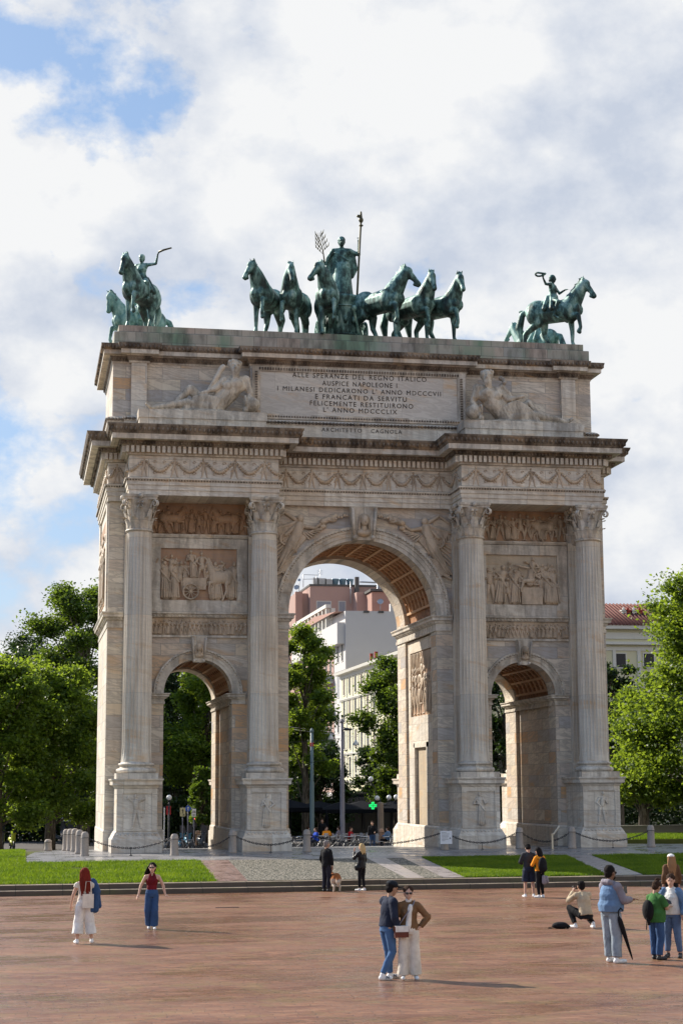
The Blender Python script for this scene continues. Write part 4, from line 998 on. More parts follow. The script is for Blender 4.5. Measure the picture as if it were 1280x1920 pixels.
for t in (('ALLE SPERANZE DEL REGNO ITALICO', 548, 799, 703, 711), ('AUSPICE NAPOLEONE I', 604, 744, 718, 723), ('I MILANESI DEDICARONO L\' ANNO MDCCCVII', 520, 826, 727, 739),
          ('E FRANCATI DA SERVITU', 591, 762, 743, 749), ('FELICEMENTE RESTITUIRONO', 581, 774, 755, 762), ('L\' ANNO MDCCCLIX', 606, 744, 767, 773)):
    pline(t[0], *t[1:], .235, yf-.03, pl)
pline('ARCHITETTO   CAGNOLA', 603, 753, 805, 810, .19, 2.02-.26, pl)
# statue blocks
for q in (-1, 1):
    g = MB(); g.box(q*7.85-2.99, q*7.85+2.99, .35, 2.5, 19.33, 20.02); g.box(q*7.85-3.04, q*7.85+3.04, .30, 2.5, 20.02, 20.42); g.build('statue_block', 'marble_trim', arch)
# ------------------------------------------------------------------ ground
def terr(y):   # height of the terrace around the arch
    if y < -17.3: return -.44
    if y < -5.4: return -.06+.38*(y+5.4)/11.9
    return -.06 if y < -3 else (0.0 if y < 1.6 else -.36*(y-1.6)/12.9)
PLZ = lambda y: -.78+.08*min(1, max(0, (-17.7-y)/30))
def sheet(name, pts, mat, kind='structure', parent=None, th=.3):
    # pts: xy polygon draped on z given; solid skirt below
    me = bpy.data.meshes.new(name); bm = bmesh.new()
    t = [bm.verts.new(p) for p in pts]; b = [bm.verts.new((p[0], p[1], p[2]-th)) for p in pts]
    bm.faces.new(t); bm.faces.new(b[::-1])
    for i in range(len(t)): bm.faces.new((t[i-1], t[i], b[i], b[i-1])[::-1])
    bmesh.ops.recalc_face_normals(bm, faces=bm.faces); bm.to_mesh(me); bm.free()
    o = link(name, me, mat, parent); 
    if parent is None: o['kind'] = kind
    return o
m = Mat('plaza_paving', .5, .38)
mp = m.pos((1, 1, 1)); rot = m.n('ShaderNodeMapping'); rot.inputs['Rotation'].default_value = (0, 0, R(-4)); m.lk(mp, rot.inputs[0])
wn_ = m.n('ShaderNodeTexNoise'); wn_.inputs['Scale'].default_value = 1.3; wn_.inputs['Detail'].default_value = 5; m.lk(rot.outputs[0], wn_.inputs['Vector']); wa_ = m.n('ShaderNodeVectorMath', operation='MULTIPLY_ADD'); m.lk(wn_.outputs['Color'], wa_.inputs[0]); wa_.inputs[1].default_value = (.5, .22, 0); m.lk(rot.outputs[0], wa_.inputs[2])
t, f = m.brick(wa_.outputs[0], .46, .17, .012, smooth=.3)
big_ = m.noise(m.pos((.35, .9, 1)), .55, 5, .6, .3); med = m.noise(m.pos((.8, 2.4, 1)), 1.6, 5, .65)
col = m.ramp(t, [(0, (.15, .052, .024)), (.3, (.25, .098, .046)), (.6, (.18, .062, .028)), (.8, (.34, .165, .088)), (1, (.24, .09, .044))])
fs_ = m.noise(m.pos((2.2, 6, 1)), 1.6, 8, .78, .4); col = m.mix(m.ramp(fs_, [(.44, 0), (.57, .65)]), col, (.31, .165, .095)); col = m.mix(m.ramp(m.noise(m.pos((1.6, 4.5, 1), (8, 1, 0)), 1.5, 8, .78, .4), [(.50, 0), (.58, .8)]), col, (.085, .042, .030)); col = m.mix(m.ramp(m.noise(m.pos((.5, 1.8, 1), (3, 1, 0)), 1.1, 6, .7, .5), [(.46, 0), (.58, .8)]), col, (.12, .045, .026)); col = m.mix(m.ramp(med, [(.42, 0), (.62, .6)]), col, (.27, .14, .088))
col = m.mix(m.math('MULTIPLY', m.ramp(m.noise(m.pos((1, 1, 1), (4, 4, 0)), 1.1, 6, .7), [(.50, 0), (.62, 1)]), .45), col, (.20, .15, .05))
col = m.mix(m.math('MULTIPLY', f, .7), col, (.07, .04, .028)); lg = m.noise(m.pos((.30, .55, 1), (2, 5, 0)), 1.0, 6, .65, .4); col = m.mix(m.ramp(lg, [(.44, 0), (.62, .35)]), col, (.26, .14, .085)); m.col(col)
wet = m.math('ADD', m.math('MULTIPLY', big_, .6), m.math('MULTIPLY', med, .4))
m.rough(m.ramp(wet, [(.44, .58), (.51, .40), (.57, .16)]))
m.bump(m.math('ADD', m.math('MULTIPLY', m.noise(m.pos((1, 1, 1)), 9, 7, .7), 1.1), m.math('SUBTRACT', m.math('MULTIPLY', t, .35), f)), .5, .02)
MATS['plaza_paving'] = m.m
m = Mat('wet_slabs', .3, .5)
t, f = m.brick(m.pos(), 2.4, .95, .02); n1 = m.noise(m.pos(), .9, 5, .6); col = m.ramp(t, [(0, (.17, .165, .17)), (1, (.29, .28, .28))])
m.col(m.mix(m.math('MULTIPLY', f, .8), col, (.05, .05, .05))); m.rough(m.ramp(n1, [(.38, .16), (.6, .5)])); m.bump(m.math('SUBTRACT', m.math('MULTIPLY', n1, .6), f), .3, .02); MATS['wet_slabs'] = m.m
m = Mat('cobbles', .65, .4)
vec = m.pos((1, 1, 0)); d = m.vor(vec, 14); c = m.vor(vec, 14, 'Color'); sp = m.n('ShaderNodeSeparateXYZ'); m.lk(c, sp.inputs[0])
m.col(m.mix(m.ramp(d, [(.25, 0), (.62, 1)]), m.ramp(sp.outputs[0], [(0, (.22, .19, .155)), (.5, (.38, .335, .275)), (1, (.52, .46, .38))]), (.05, .052, .035))); m.bump(m.math('SUBTRACT', 1, d), .9, .04); MATS['cobbles'] = m.m
m = Mat('granite_strip', .35, .5)
t, f = m.brick(m.pos((1, 1, 1)), .7, 2.4, .015); n1 = m.noise(m.pos(), 2, 5, .6)
m.col(m.mix(m.math('MULTIPLY', f, .7), m.mix(n1, (.24, .20, .19), (.38, .34, .32)), (.06, .05, .05))); m.rough(m.ramp(n1, [(.4, .25), (.6, .5)])); MATS['granite_strip'] = m.m
m = Mat('red_granite_strip', .35, .5)
t, f = m.brick(m.pos((1, 1, 1)), .75, 3.2, .015); n1 = m.noise(m.pos(), 2, 5, .6)
m.col(m.mix(m.math('MULTIPLY', f, .7), m.mix(n1, (.20, .12, .095), (.30, .20, .17)), (.06, .05, .05))); m.rough(m.ramp(n1, [(.4, .2), (.6, .5)])); MATS['red_granite_strip'] = m.m
m = Mat('kerb_stone', .7, .4)
t, f = m.brick(m.pos((1, 1, 0)), 1.6, 50, .012); n1 = m.noise(m.pos((.7, 2, 2)), 2.5, 6, .65); n2 = m.noise(m.pos((.3, 1, 1), (7, 0, 0)), 2, 4, .6)
col = m.mix(n1, (.055, .042, .034), (.13, .10, .075)); sx = m.n('ShaderNodeNewGeometry'); sz = m.n('ShaderNodeSeparateXYZ'); m.lk(sx.outputs['True Normal'], sz.inputs[0]); col = m.mix(m.math('MULTIPLY', m.ramp(n1, [(.35, .2), (.6, 1)]), sz.outputs[2]), col, (.40, .31, .22)); col = m.mix(m.ramp(n2, [(.54, 0), (.70, .45)]), col, (.10, .12, .035)); m.col(m.mix(f, col, (.04, .04, .03))); MATS['kerb_stone'] = m.m
m = Mat('turf', .9, .1); n1 = m.noise(m.pos(), 3, 5); m.col(m.mix(n1, (.05, .075, .014), (.12, .115, .04))); MATS['turf'] = m.m
simple('asphalt', (.10, .09, .085), .8, scale=.6, var=.25)
m = Mat('grass_blade', .6, .3)
g = m.n('ShaderNodeNewGeometry'); n1 = m.noise(m.pos(), .7, 4)
col = m.mix(g.outputs['Random Per Island'], (.080, .145, .012), (.22, .30, .03)); col = m.mix(m.ramp(n1, [(.4, 0), (.65, .5)]), col, (.040, .10, .010)); m.col(col)
tr = m.n('ShaderNodeBsdfTranslucent'); m.lk(m.mix(1.0, col, (1.5, 1.5, .5), 'MULTIPLY'), tr.inputs[0]); ms = m.n('ShaderNodeMixShader'); ms.inputs[0].default_value = .45
m.lk(m.b.outputs[0], ms.inputs[1]); m.lk(tr.outputs[0], ms.inputs[2]); m.lk(ms.outputs[0], m.t.nodes['Material Output'].inputs[0]); MATS['grass_blade'] = m.m

o = sheet('ground', [(-2500, -600, -.96), (2500, -600, -.96), (2500, 3500, -.96), (-2500, 3500, -.96)], 'asphalt', th=1)
sheet('plaza', [(-70, -100, PLZ(-60)-.0), (70, -100, PLZ(-60)), (70, -47.7, PLZ(-50)), (-70, -47.7, PLZ(-50))], 'plaza_paving')
sheet('plaza', [(-70, -47.7, -.70), (70, -47.7, -.70), (70, -17.6, -.78), (-70, -17.6, -.78)], 'plaza_paving')
g = MB()
g.sweep([(60, -17.75), (-60, -17.75)][::-1], [(-.45, -.95), (0, -.95), (0, -.625), (-.015, -.61), (-.45, -.61)]); k_ = g.build('lower_step', 'kerb_stone'); k_['kind'] = 'structure'
g = MB(); g.sweep([(-60, -17.30), (60, -17.30)], [(-.45, -.95), (0, -.95), (0, -.455), (-.015, -.44), (-.45, -.44)]); k_ = g.build('upper_step', 'kerb_stone'); k_['kind'] = 'structure'
# terrace body: sloping turf bed with paved platform over it
def drape(name, left, right, ya, yb, mat, lift, n=6):
    # strip between two straight edges given as (x at ya, x at yb)
    V = []; F = []
    ys = [ya+(yb-ya)*i/n for i in range(n+1)]
    for i, y in enumerate(ys):
        f = i/n; V += [(left[0]+(left[1]-left[0])*f, y, terr(y)+lift), (right[0]+(right[1]-right[0])*f, y, terr(y)+lift)]
    F = [(2*i, 2*i+1, 2*i+3, 2*i+2) for i in range(n)]
    me = bpy.data.meshes.new(name); me.from_pydata(V, [], F); me.update(); o = link(name, me, mat); o['kind'] = 'structure'; return o
sheet('terrace', [(-60, -5.4, -.075), (60, -5.4, -.075), (60, 1.6, -.075), (-60, 1.6, -.075)], 'turf', th=.9)
sheet('terrace', [(-60, 1.6, -.075), (60, 1.6, -.075), (60, 15.5, -.46), (-60, 15.5, -.46)], 'turf', th=.55)
drape('lawn_bed', (-60, -60), (60, 60), -16.86, -5.4, 'turf', -.012)
sheet('arch_forecourt', [(-15.6, -6.9, terr(-6.9)+.004), (19, -6.9, terr(-6.9)+.004), (19, -5.4, -.055), (-15.6, -5.4, -.055)], 'wet_slabs', th=.05)
sheet('arch_forecourt', [(-15.6, -5.4, -.055), (19, -5.4, -.055), (19, -3.0, -.004), (-15.6, -3.0, -.004)], 'wet_slabs', th=.05)
sheet('arch_forecourt', [(-15.6, -3.0, -.004), (19, -3.0, -.004), (18, 1.6, -.004), (-15.2, 1.6, -.004)], 'wet_slabs', th=.05)
sheet('arch_forecourt', [(-15.2, 1.6, -.004), (18, 1.6, -.004), (14.5, 15.0, -.378), (-13.8, 15.0, -.378)], 'wet_slabs', th=.3)
drape('stone_path', (-9.0, -8.6), (-7.9, -7.41), -16.86, -6.9, 'red_granite_strip', .004)
drape('cobbled_bed', (-7.9, -7.41), (-2.12, -1.6), -16.86, -6.9, 'cobbles', .004)
drape('stone_path', (-2.12, -1.6), (-1.45, -.8), -16.86, -6.9, 'granite_strip', .006)
drape('cobbled_bed', (-1.45, -.8), (-.75, -.05), -16.86, -6.9, 'cobbles', .004)
drape('stone_path', (-.75, -.05), (.05, .75), -16.86, -6.9, 'granite_strip', .006)
drape('stone_path', (5.5, 7.15), (6.85, 8.2), -16.86, -6.9, 'granite_strip', .006)
sheet('tree_verge', [(14.6, 15.6, -.2), (60, 15.6, -.2), (60, 24, -.2), (14.6, 24, -.2)], 'turf', th=.8)

def grass(name, label, poly_fn, x0, x1, y0, y1, n, h=.13, zf=terr, seed=1):
    r_ = np.random.default_rng(seed); x = r_.uniform(x0, x1, n); y = r_.uniform(y0, y1, n); k = poly_fn(x, y); x, y = x[k], y[k]; n = len(x)
    z = np.array([zf(q) for q in y])
    kp = np.array([mnoise.noise(Vector((a*.55, b*1.1, 9))) for a, b in zip(x, y)])+r_.normal(0, .16, n) > -.40; x, y, z = x[kp], y[kp], z[kp]; n = len(x)
    cl = np.array([mnoise.noise(Vector((a*.9, b*.9, 0))) for a, b in zip(x, y)])
    hh = h*(1+.5*cl)*r_.uniform(.6, 1.3, n); a = r_.uniform(0, math.pi, n); w_ = .011+.009*r_.random(n); lx, ly = r_.normal(0, .04, n), r_.normal(0, .04, n)
    dx, dy = np.cos(a)*w_, np.sin(a)*w_
    V = np.empty((n, 3, 3), dtype=np.float32); V[:, 0] = np.stack([x-dx, y-dy, z-.01], 1); V[:, 1] = np.stack([x+dx, y+dy, z-.01], 1); V[:, 2] = np.stack([x+lx, y+ly, z+hh], 1)
    o = npmesh(name, V.reshape(-1, 3), np.arange(n*3).reshape(-1, 3), 'grass_blade', k=3); prop(o, label, 'grass', kind='stuff'); return o
edge = lambda a, b: (lambda y: a+(b-a)*(y+16.86)/9.96)
e1 = edge(-9.0, -8.6); e2 = edge(.05, .75); e3 = edge(5.5, 7.15); e4 = edge(6.85, 8.2)
grass('grass_lawn', 'bright sunlit green lawn left of the stone path', lambda x, y: (x < e1(y)-.05+.1*np.sin(y*9)) & ((y < -6.95) | (x < -15.65)) & (y > -16.85+.12*np.sin(x*5)), -26, -8.4, -16.86, 11, 260000, .085)
grass('grass_lawn', 'dark shaded lawn between the two right stone paths', lambda x, y: (x > e2(y)) & (x < e3(y)-.05), 0, 7.3, -16.8, -6.95, 110000, .075, seed=2)
grass('grass_lawn', 'dark green lawn at the far right of the arch', lambda x, y: (x > e4(y)+.03) & ((y < -6.95)), 6.5, 22, -16.8, -6.95, 120000, .075, seed=3)
grass('grass_lawn', 'thin sunlit grass strip behind the right bollard', lambda x, y: x > 14.7+.0*y, 14.7, 34, 15.7, 24, 60000, .15, zf=lambda y: -.2, seed=4)

# ------------------------------------------------------------------ bollards and chains
def bollard_mesh(g, h=1.0, r=.175):
    g.lathe((0, 0, 0), [(r*1.12, 0), (r*1.12, .08), (r, .14), (r*.93, h*.72), (r*.98, h*.74), (r*.98, h*.78), (r*.95, h*.80), (r*.93, h*.86), (r*.80, h*.94), (r*.5, h*.99), (.02, h)], 20)
def bollard(x, y, h, label, mat='bollard_stone', group='stone bollards around the arch', z=-.01):
    e_ = empty('bollard', (x, y, z), label, 'bollard', group)
    g = MB(); bollard_mesh(g, h); g.build('post', mat, e_, False)
    g = MB(); g.tube([(.173*math.cos(t*math.pi/8), .173*math.sin(t*math.pi/8), h*.76) for t in range(16)], .013, 5, closed=True); g.build('iron_band', 'iron', e_, False)
    return e_
BL = [(-13.15, -3.2, 1.08, 'stone bollard nearest the camera in the row at the left corner of the arch'), (-13.3, -.9, 1.05, 'second bollard from the front in the row left of the arch'),
      (-13.42, 1.8, 1.05, 'middle bollard in the row left of the arch'), (-13.55, 4.1, 1.05, 'fourth bollard from the front in the row left of the arch'), (-13.68, 6.4, 1.05, 'farthest bollard in the row left of the arch'),
      (-9.35, -3.6, .97, 'grey bollard in front of the left low archway'), (-6.70, -2.4, 1.0, 'grey bollard against the left edge of the second pedestal'), (-3.38, -2.3, 1.0, 'grey bollard at the left of the tall archway'),
      (2.98, -1.9, .95, 'grey bollard behind the white notice, at the right jamb of the tall archway'), (6.62, -1.5, .98, 'grey bollard left of the right low archway'), (8.96, -2.0, 1.0, 'grey bollard right of the right low archway'), (12.95, -1.5, 1.02, 'grey bollard standing alone right of the arch')]
for x, y, h, lb in BL: bollard(x, y, h, lb, z=terr(y)-.01)
def gt(px, py):
    z = -.1
    for _ in range(12): p = atz(px, py, z); z = terr(p.y)
    return Vector((p.x, p.y, z-.01))
p = gt(370, 1587); bollard(p.x, p.y, 1.0, 'orange sunlit bollard seen through the left low archway', 'bollard_pink', z=p.z)
p = gt(715, 1583.5); bollard(p.x, p.y, 1.0, 'orange sunlit bollard with plates seen through the tall archway', 'bollard_pink', z=p.z)
p = atz(90, 1593, -.02); bollard(p.x, p.y, .55, 'short grey stone post on the lawn edge at the left', z=-.1)
def chain(a, b, sag, label):
    a, b = Vector(a), Vector(b); L = (b-a).length; n = int(L/.085); g = MB(); pts = []
    for i in range(n+1): f = i/n; p = a.lerp(b, f); p.z -= sag*4*f*(1-f); pts.append(p)
    for i in range(n):
        p, q = pts[i], pts[i+1]; d = (q-p).normalized(); s_ = d.cross(Vector((0, 0, 1))).normalized() if i % 2 else Vector((0, 0, 1)); c = (p+q)/2
        g.tube([c+d*math.cos(t*math.pi/4)*.066+s_*math.sin(t*math.pi/4)*.034 for t in range(8)], .0135, 4, closed=True)
    o = g.build('chain', 'iron'); prop(o, label, 'chain', 'iron chains hung between the bollards'); return o
def cz(x, y, z=.80): return (x, y, z)
ch = [((-13.15, -3.2), (-9.35, -3.6), .50, 'chain sagging in front of the leftmost pedestal'), ((-9.35, -3.6), (-6.70, -2.4), .5, 'chain across the left low archway'), ((-6.70, -2.4), (-3.38, -2.3), .46, 'chain in front of the second pedestal from the left'),
      ((-3.38, -2.3), (2.98, -1.9), .50, 'long chain across the tall archway'), ((2.98, -1.9), (6.62, -1.5), .5, 'chain in front of the third pedestal from the left'), ((6.62, -1.5), (8.96, -2.0), .48, 'chain across the right low archway'), ((8.96, -2.0), (12.95, -1.5), .48, 'chain in front of the rightmost pedestal')]
for a, b, s_, lb in ch: chain(cz(*a), cz(*b), s_, lb)
for (x, y), lb in (((-11.2, -3.4), 'chain in front of the leftmost pedestal'), ((-5.0, -2.35), 'chain in front of the second pedestal'), ((4.8, -1.7), 'chain in front of the third pedestal'), ((11.0, -1.75), 'chain in front of the rightmost pedestal')):
    g = MB(); g.tube([(x, y, -.02), (x, y, .30)], .014, 5); g.lathe((x, y, -.01), [(.07, 0), (.05, .04)], 10); g.ell((x, y, .31), (.03, .03, .03), None, 6)
    prop(g.build('chain_stay', 'iron'), 'small iron stay under the '+lb, 'stay', 'iron stays under the chains')
# notice on its bollard, low information lectern
simple('paper_white', (.74, .75, .78), .6, var=.03); simple('ink_grey', (.22, .22, .24), .7)
e_ = empty('notice', (2.98, -2.3, 0), 'white printed notice hung on the bollard in front of the third pedestal', 'notice')
g = MB(); g.box(2.70, 3.24, -2.30, -2.27, .28, .86); g.build('board', 'paper_white', e_)
g = MB()
for i, w_ in enumerate((.22, .36, .40, .40, .34, .38, .20)): g.box(2.76, 2.76+w_*(.8 if i > 1 else 1), -2.306, -2.301, .78-i*.06, .795-i*.06)
g.add([(3.10, -2.305, .50), (3.20, -2.305, .50), (3.15, -2.305, .59)], [(0, 1, 2)]); g.build('print', 'ink_grey', e_)
simple('lectern_metal', (.55, .50, .40), .35, metal=.5)
e_ = empty('information_lectern', (7.9, -2.4, 0), 'sloping metal information lectern beside the right low archway', 'lectern')
g = MB(); g.box(7.86, 7.94, -2.42, -2.38, 0, .72); g.build('post', 'lectern_metal', e_)
g = MB(); g.add([(7.84, -2.7, .66), (7.90, -2.7, .66), (8.35, -2.2, 1.0), (8.29, -2.2, 1.02), (7.84, -2.7, .70), (7.90, -2.7, .70), (8.35, -2.2, 1.04), (8.29, -2.2, 1.06)], [(3, 2, 1, 0), (4, 5, 6, 7), (0, 1, 5, 4), (1, 2, 6, 5), (2, 3, 7, 6), (3, 0, 4, 7)]); g.build('panel', 'lectern_metal', e_)

g = MB(); p = atz(426, 1703, -.765); g.box(p.x-.36, p.x+.36, p.y-.05, p.y+.05, PLZ(p.y)+.002, PLZ(p.y)+.012)
for k in range(12): g.box(p.x-.34+k*.058, p.x-.31+k*.058, p.y-.045, p.y+.045, PLZ(p.y)+.0125, PLZ(p.y)+.018)
prop(g.build('drain_grate', 'iron'), 'short dark drain grate let into the plaza paving', 'drain')
# ------------------------------------------------------------------ bronze sculptures
ZT = 25.06
def bronze_horse(px, y, label, rz, hy, hp, legs, s_=1.62, mat='green_bronze', group='six bronze horses of the chariot', base=ZT, parent=None, name='bronze_horse'):
    p = at(px, 630, y); loc = (p.x, y, base)
    e_ = empty(name, loc, label, 'horse statue', group, rz); e_.scale = (s_,)*3
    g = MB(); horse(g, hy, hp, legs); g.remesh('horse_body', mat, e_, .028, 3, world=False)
    return e_
D = math.degrees
bronze_horse(500, 3.6, 'leftmost bronze horse of the chariot, head turned to the left', R(-118), R(-25), .15, ('up', 's', 's', 'f'), 1.60)
bronze_horse(553, 3.9, 'second bronze horse from the left, head held high', R(-113), R(25), .25, ('s', 'up', 's', 'b'), 1.60)
bronze_horse(613, 3.4, 'bronze horse just left of the chariot, looking left', R(-98), R(-62), .1, ('up', 's', 's', 'f'), 1.62)
bronze_horse(712, 3.7, 'bronze horse just right of the chariot, looking right', R(-58), R(42), .05, ('s', 'up', 'f', 'b'), 1.68)
bronze_horse(772, 4.0, 'second bronze horse from the right, head bent to the front', R(-58), R(-25), .25, ('s', 'up', 'b', 'f'), 1.60)
bronze_horse(822, 3.7, 'rightmost bronze horse of the chariot with raised foreleg', R(-52), R(-30), .2, ('s', 'up', 'f', 's'), 1.56)
# chariot and goddess
pc = at(643, 630, 5.2); ex, ey = pc.x, 5.6
e_ = empty('bronze_chariot', (ex, ey, ZT), 'bronze chariot with tall rounded body and spoked wheels under the goddess', 'chariot')
g = MB(); g.lathe((0, -.1, 0), [(.85, .15), (1.0, .5), (.95, 1.2), (1.0, 1.9), (1.08, 2.35), (1.15, 2.5), (1.12, 2.62), (1.0, 2.6), (.9, 2.3), (.1, 2.2)], 28)
for k in range(14): a = math.pi*2*k/14; g.cap((1.0*math.cos(a), -.1+1.0*math.sin(a), .7), .05, (.96*math.cos(a), -.1+.96*math.sin(a), 1.8), .04, 6); g.ell((.99*math.cos(a+.22), -.1+.99*math.sin(a+.22), 1.3), (.12, .12, .22), None, 6)
for z in (.55, 2.05): g.tube([(1.02*math.cos(t*.2618), -.1+1.02*math.sin(t*.2618), z) for t in range(24)], .05, 6, closed=True)
g.build('chariot_body', 'green_bronze', e_, False)
for q in (-1, 1):
    g = MB(); x = q*1.22; c = (x, .15, .75)
    g.tube([(x, .15+.72*math.cos(t*.2618), .75+.72*math.sin(t*.2618)) for t in range(24)], .07, 6, closed=True); g.cap((x-.12, .15, .75), .13, (x+.12, .15, .75), .13, 8)
    for t in range(8): g.cap(c, .045, (x, .15+.68*math.cos(t*.785), .75+.68*math.sin(t*.785)), .035, 6)
    g.build('wheel', 'pale_patina', e_, False)
g = MB(); g.cap((.75, -1.0, .35), .07, (.25, -2.1, 1.5) , .06, 8); g.ell((.25, -2.1, 1.62), (.14, .14, .16), None, 8); g.build('shaft_pole', 'pale_patina', e_, False)
def statue_fig(name, J, loc, s_, rz, label, cat, drape=True, mat='green_bronze', extra=None, fem=True, hair='tied', vox=.02, group=None, legs=True):
    e2 = empty(name, loc, label, cat, group, rz); e2.scale = (s_,)*3
    b = MB(); torso_prims(b, J, .02, fem); head_prims(b, J); hair_prims(b, J, hair)
    for q in 'LR':
        arm_prims(b, J, q, .006); hand(b, J['wr'+q], J['hd'+q], -1 if q == 'L' else 1)
        leg_prims(b, J, q, .02); foot_prims(b, J, q, .01)
    if drape:
        b.cap((0, 0, .95), .21, (0, .02, .12), .30, 16)
        for k in range(13):
            a = math.pi*2*k/13; b.cap((.15*math.cos(a), .12*math.sin(a), 1.0), .03, (.255*math.cos(a+.15), .02+.24*math.sin(a+.15), .05), .045, 6)
        b.cap((0, -.08, 1.30), .20, (0, -.10, .5), .26, 14)
        for q in (-1, 1):
            for k in range(4): b.cap((q*(.17+.035*k), -.02, 1.40-.02*k), .055, (q*(.26+.03*k), -.06, .78+.06*k), .055, 8)
        for k in range(6): b.cap((-.16, .10, 1.32-.07*k), .03, (.15, .14, 1.12-.10*k), .032, 8)
    if extra: extra(b)
    b.remesh('figure', mat, e2, vox, 3, world=False); return e2
J = stand(shL=(-.20, 0, 1.40), elL=(-.34, .04, 1.20), wrL=(-.40, .10, 1.02), hdL=(-.3, .2, .6), shR=(.21, 0, 1.40), elR=(.42, .02, 1.30), wrR=(.42, .06, 1.60), hdR=(-.1, .05, 1))
GR = math.pi-R(8)
gd = statue_fig('bronze_goddess', J, (ex, ey-.1, ZT+2.25), 2.12, GR, 'bronze goddess standing in the chariot with raised arm and draped robe', 'statue', fem=True, vox=.018)
Rg = Matrix.Rotation(GR, 4, 'Z')
wp = Matrix.Translation((ex, ey-.1, ZT+2.25)) @ Rg @ Matrix.Scale(2.12, 4) @ Vector((.40, .10, 1.74))
wp = Vector((ex, ey-.1, ZT+2.25)) + (Rg.to_3x3() @ Vector((.42, .10, 1.70)))*2.12
# the raised arm is to the right in the picture, which is the figure's left hand: mirror the figure
for c in [q for q in bpy.data.objects if q.parent == gd]:
    c.data.transform(Matrix.Diagonal((-1, 1, 1, 1))); c.data.flip_normals()
hand_w = Vector((ex, ey-.1, ZT+2.25)) + (Rg.to_3x3() @ Vector((-.42, .10, 1.62)))*2.12
g = MB(); t0 = Vector((hand_w.x-.14, hand_w.y, ZT+2.3)); t1 = Vector((hand_w.x+.12, hand_w.y, 31.9)); g.tube([t0, t1], .055, 8); g.ell(t1, (.13, .13, .16), None, 8); g.ell(t1-Vector((0, 0, .3)), (.12, .12, .06), None, 8); g.cap(t1, .09, t1+Vector((0, 0, .42)), .05, 8); g.ell(t1+Vector((-.12, 0, .2)), (.12, .05, .09), None, 6)
e_ = empty('standard', tuple(t0), 'long bronze standard held upright in the hand of the goddess', 'staff'); g.build('pole', 'gold_bronze', e_)
hb_ = Vector((ex, ey-.1, ZT+2.25)) + (Rg.to_3x3() @ Vector((.42, .16, 1.06)))*2.12
top_ = at(598, 445, hb_.y); g = MB(); mid = hb_.lerp(top_, .5)+Vector((.05, 0, 0)); g.tube([hb_, mid, top_], [.035, .03, .015], 6)
for k in range(8):
    f = .35+.6*k/7; p = hb_.lerp(top_, f); q = 1 if k % 2 else -1; t_ = p+Vector((q*(.42-.25*f), 0, .32)); g.tube([p, t_], .016, 5)
    for j in (.45, .75, 1): c = p.lerp(t_, j); g.cap(c, .035, c+Vector((q*.05*(1 if j == 1 else -1), 0, .2)), .008, 5)
o = g.build('olive_branch', 'gold_bronze'); prop(o, 'leafy bronze olive branch held up by the goddess', 'branch')
# riders at the corners
def rider(px, y, rz, label, arm, s_=1.62, mat='green_bronze', legs=('s', 'up', 'f', 'b'), hy=0, hp=.1, thing='wreath', back=False):
    p = at(px, 640, y); e2 = empty('equestrian_statue', (p.x, y, ZT), label, 'equestrian statue', 'bronze riders at the roof corners', rz); e2.scale = (s_,)*3
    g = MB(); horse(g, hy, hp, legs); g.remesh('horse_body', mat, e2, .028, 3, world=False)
    # rider sits facing +x: build facing +y then turn
    sgn = arm
    J = stand(pel=(0, 0, 0.02), chest=(0, .02, .34), neck=(0, .01, .53), head=(0, .03, .695), shL=(-.175, 0, .48), shR=(.175, 0, .48),
              hipL=(-.12, .03, -.02), knL=(-.33, .34, -.18), anL=(-.32, .18, -.62), toL=(-.34, .34, -.72), hipR=(.12, .03, -.02), knR=(.33, .34, -.18), anR=(.32, .18, -.62), toR=(.34, .34, -.72))
    up, dn = ('L', 'R') if sgn < 0 else ('R', 'L')
    J['el'+up] = Vector((sgn*.46, -.02, .50 if thing == 'baton' else .42)); J['wr'+up] = Vector(((sgn*.54, .02, .78) if thing == 'baton' else (sgn*.70, .0, .56))); J['hd'+up] = Vector((sgn*.5, 0, 1)); J['el'+dn] = Vector((-sgn*.27, .12, .26)); J['wr'+dn] = Vector((-sgn*.16, .38, .32)); J['hd'+dn] = Vector((0, 1, 0))
    J['head'].z = .695
    b = MB(); torso_prims(b, J, .02, True); head_prims(b, J); hair_prims(b, J, 'tied')
    for q in 'LR': arm_prims(b, J, q, .004); hand(b, J['wr'+q], J['hd'+q], -1 if q == 'L' else 1); leg_prims(b, J, q, .012); b.cap(J['an'+q], .04, J['to'+q], .03, 8)
    b.cap((0, 0, .05), .19, (0, -.12, -.10), .24, 12); b.cap((0, -.1, .1), .12, (.14, -.36, -.28), .16, 10); b.cap((0, -.1, .1), .12, (-.14, -.36, -.28), .16, 10)
    for q in (-1, 1): b.cap((q*.12, .02, .1), .06, (q*.36, .12, -.38), .09, 8); b.cap((q*.14, -.12, .08), .06, (q*.36, -.14, -.36), .09, 8)
    M = Matrix.Translation((-.08, 0, 1.62)) @ Matrix.Rotation(-math.pi/2, 4, 'Z'); b.xf(M); b.remesh('rider', mat, e2, .02, 2, world=False)
    w_ = M @ (J['wr'+up]+J['hd'+up].normalized()*.08); g = MB()
    if thing == 'wreath': g.tube([w_+Vector((.16*math.cos(t*.5236), -.0+sgn*-.16+.16*math.sin(t*.5236), .02*math.sin(t))) for t in range(12)], .032, 6, closed=True)
    else: g.tube([w_, w_+M.to_3x3() @ Vector((sgn*.16, 0, .05)), w_+M.to_3x3() @ Vector((sgn*.42, 0, .09))], [.035, .032, .026], 8)
    g.build(thing, 'gold_bronze' if thing == 'baton' else mat, e2, False)
rider(262, 3.6, R(-118), 'bronze rider on the left front corner raising a baton', -1, 1.60, hy=R(-8), hp=.3, legs=('up', 's', 'f', 's'), thing='baton')
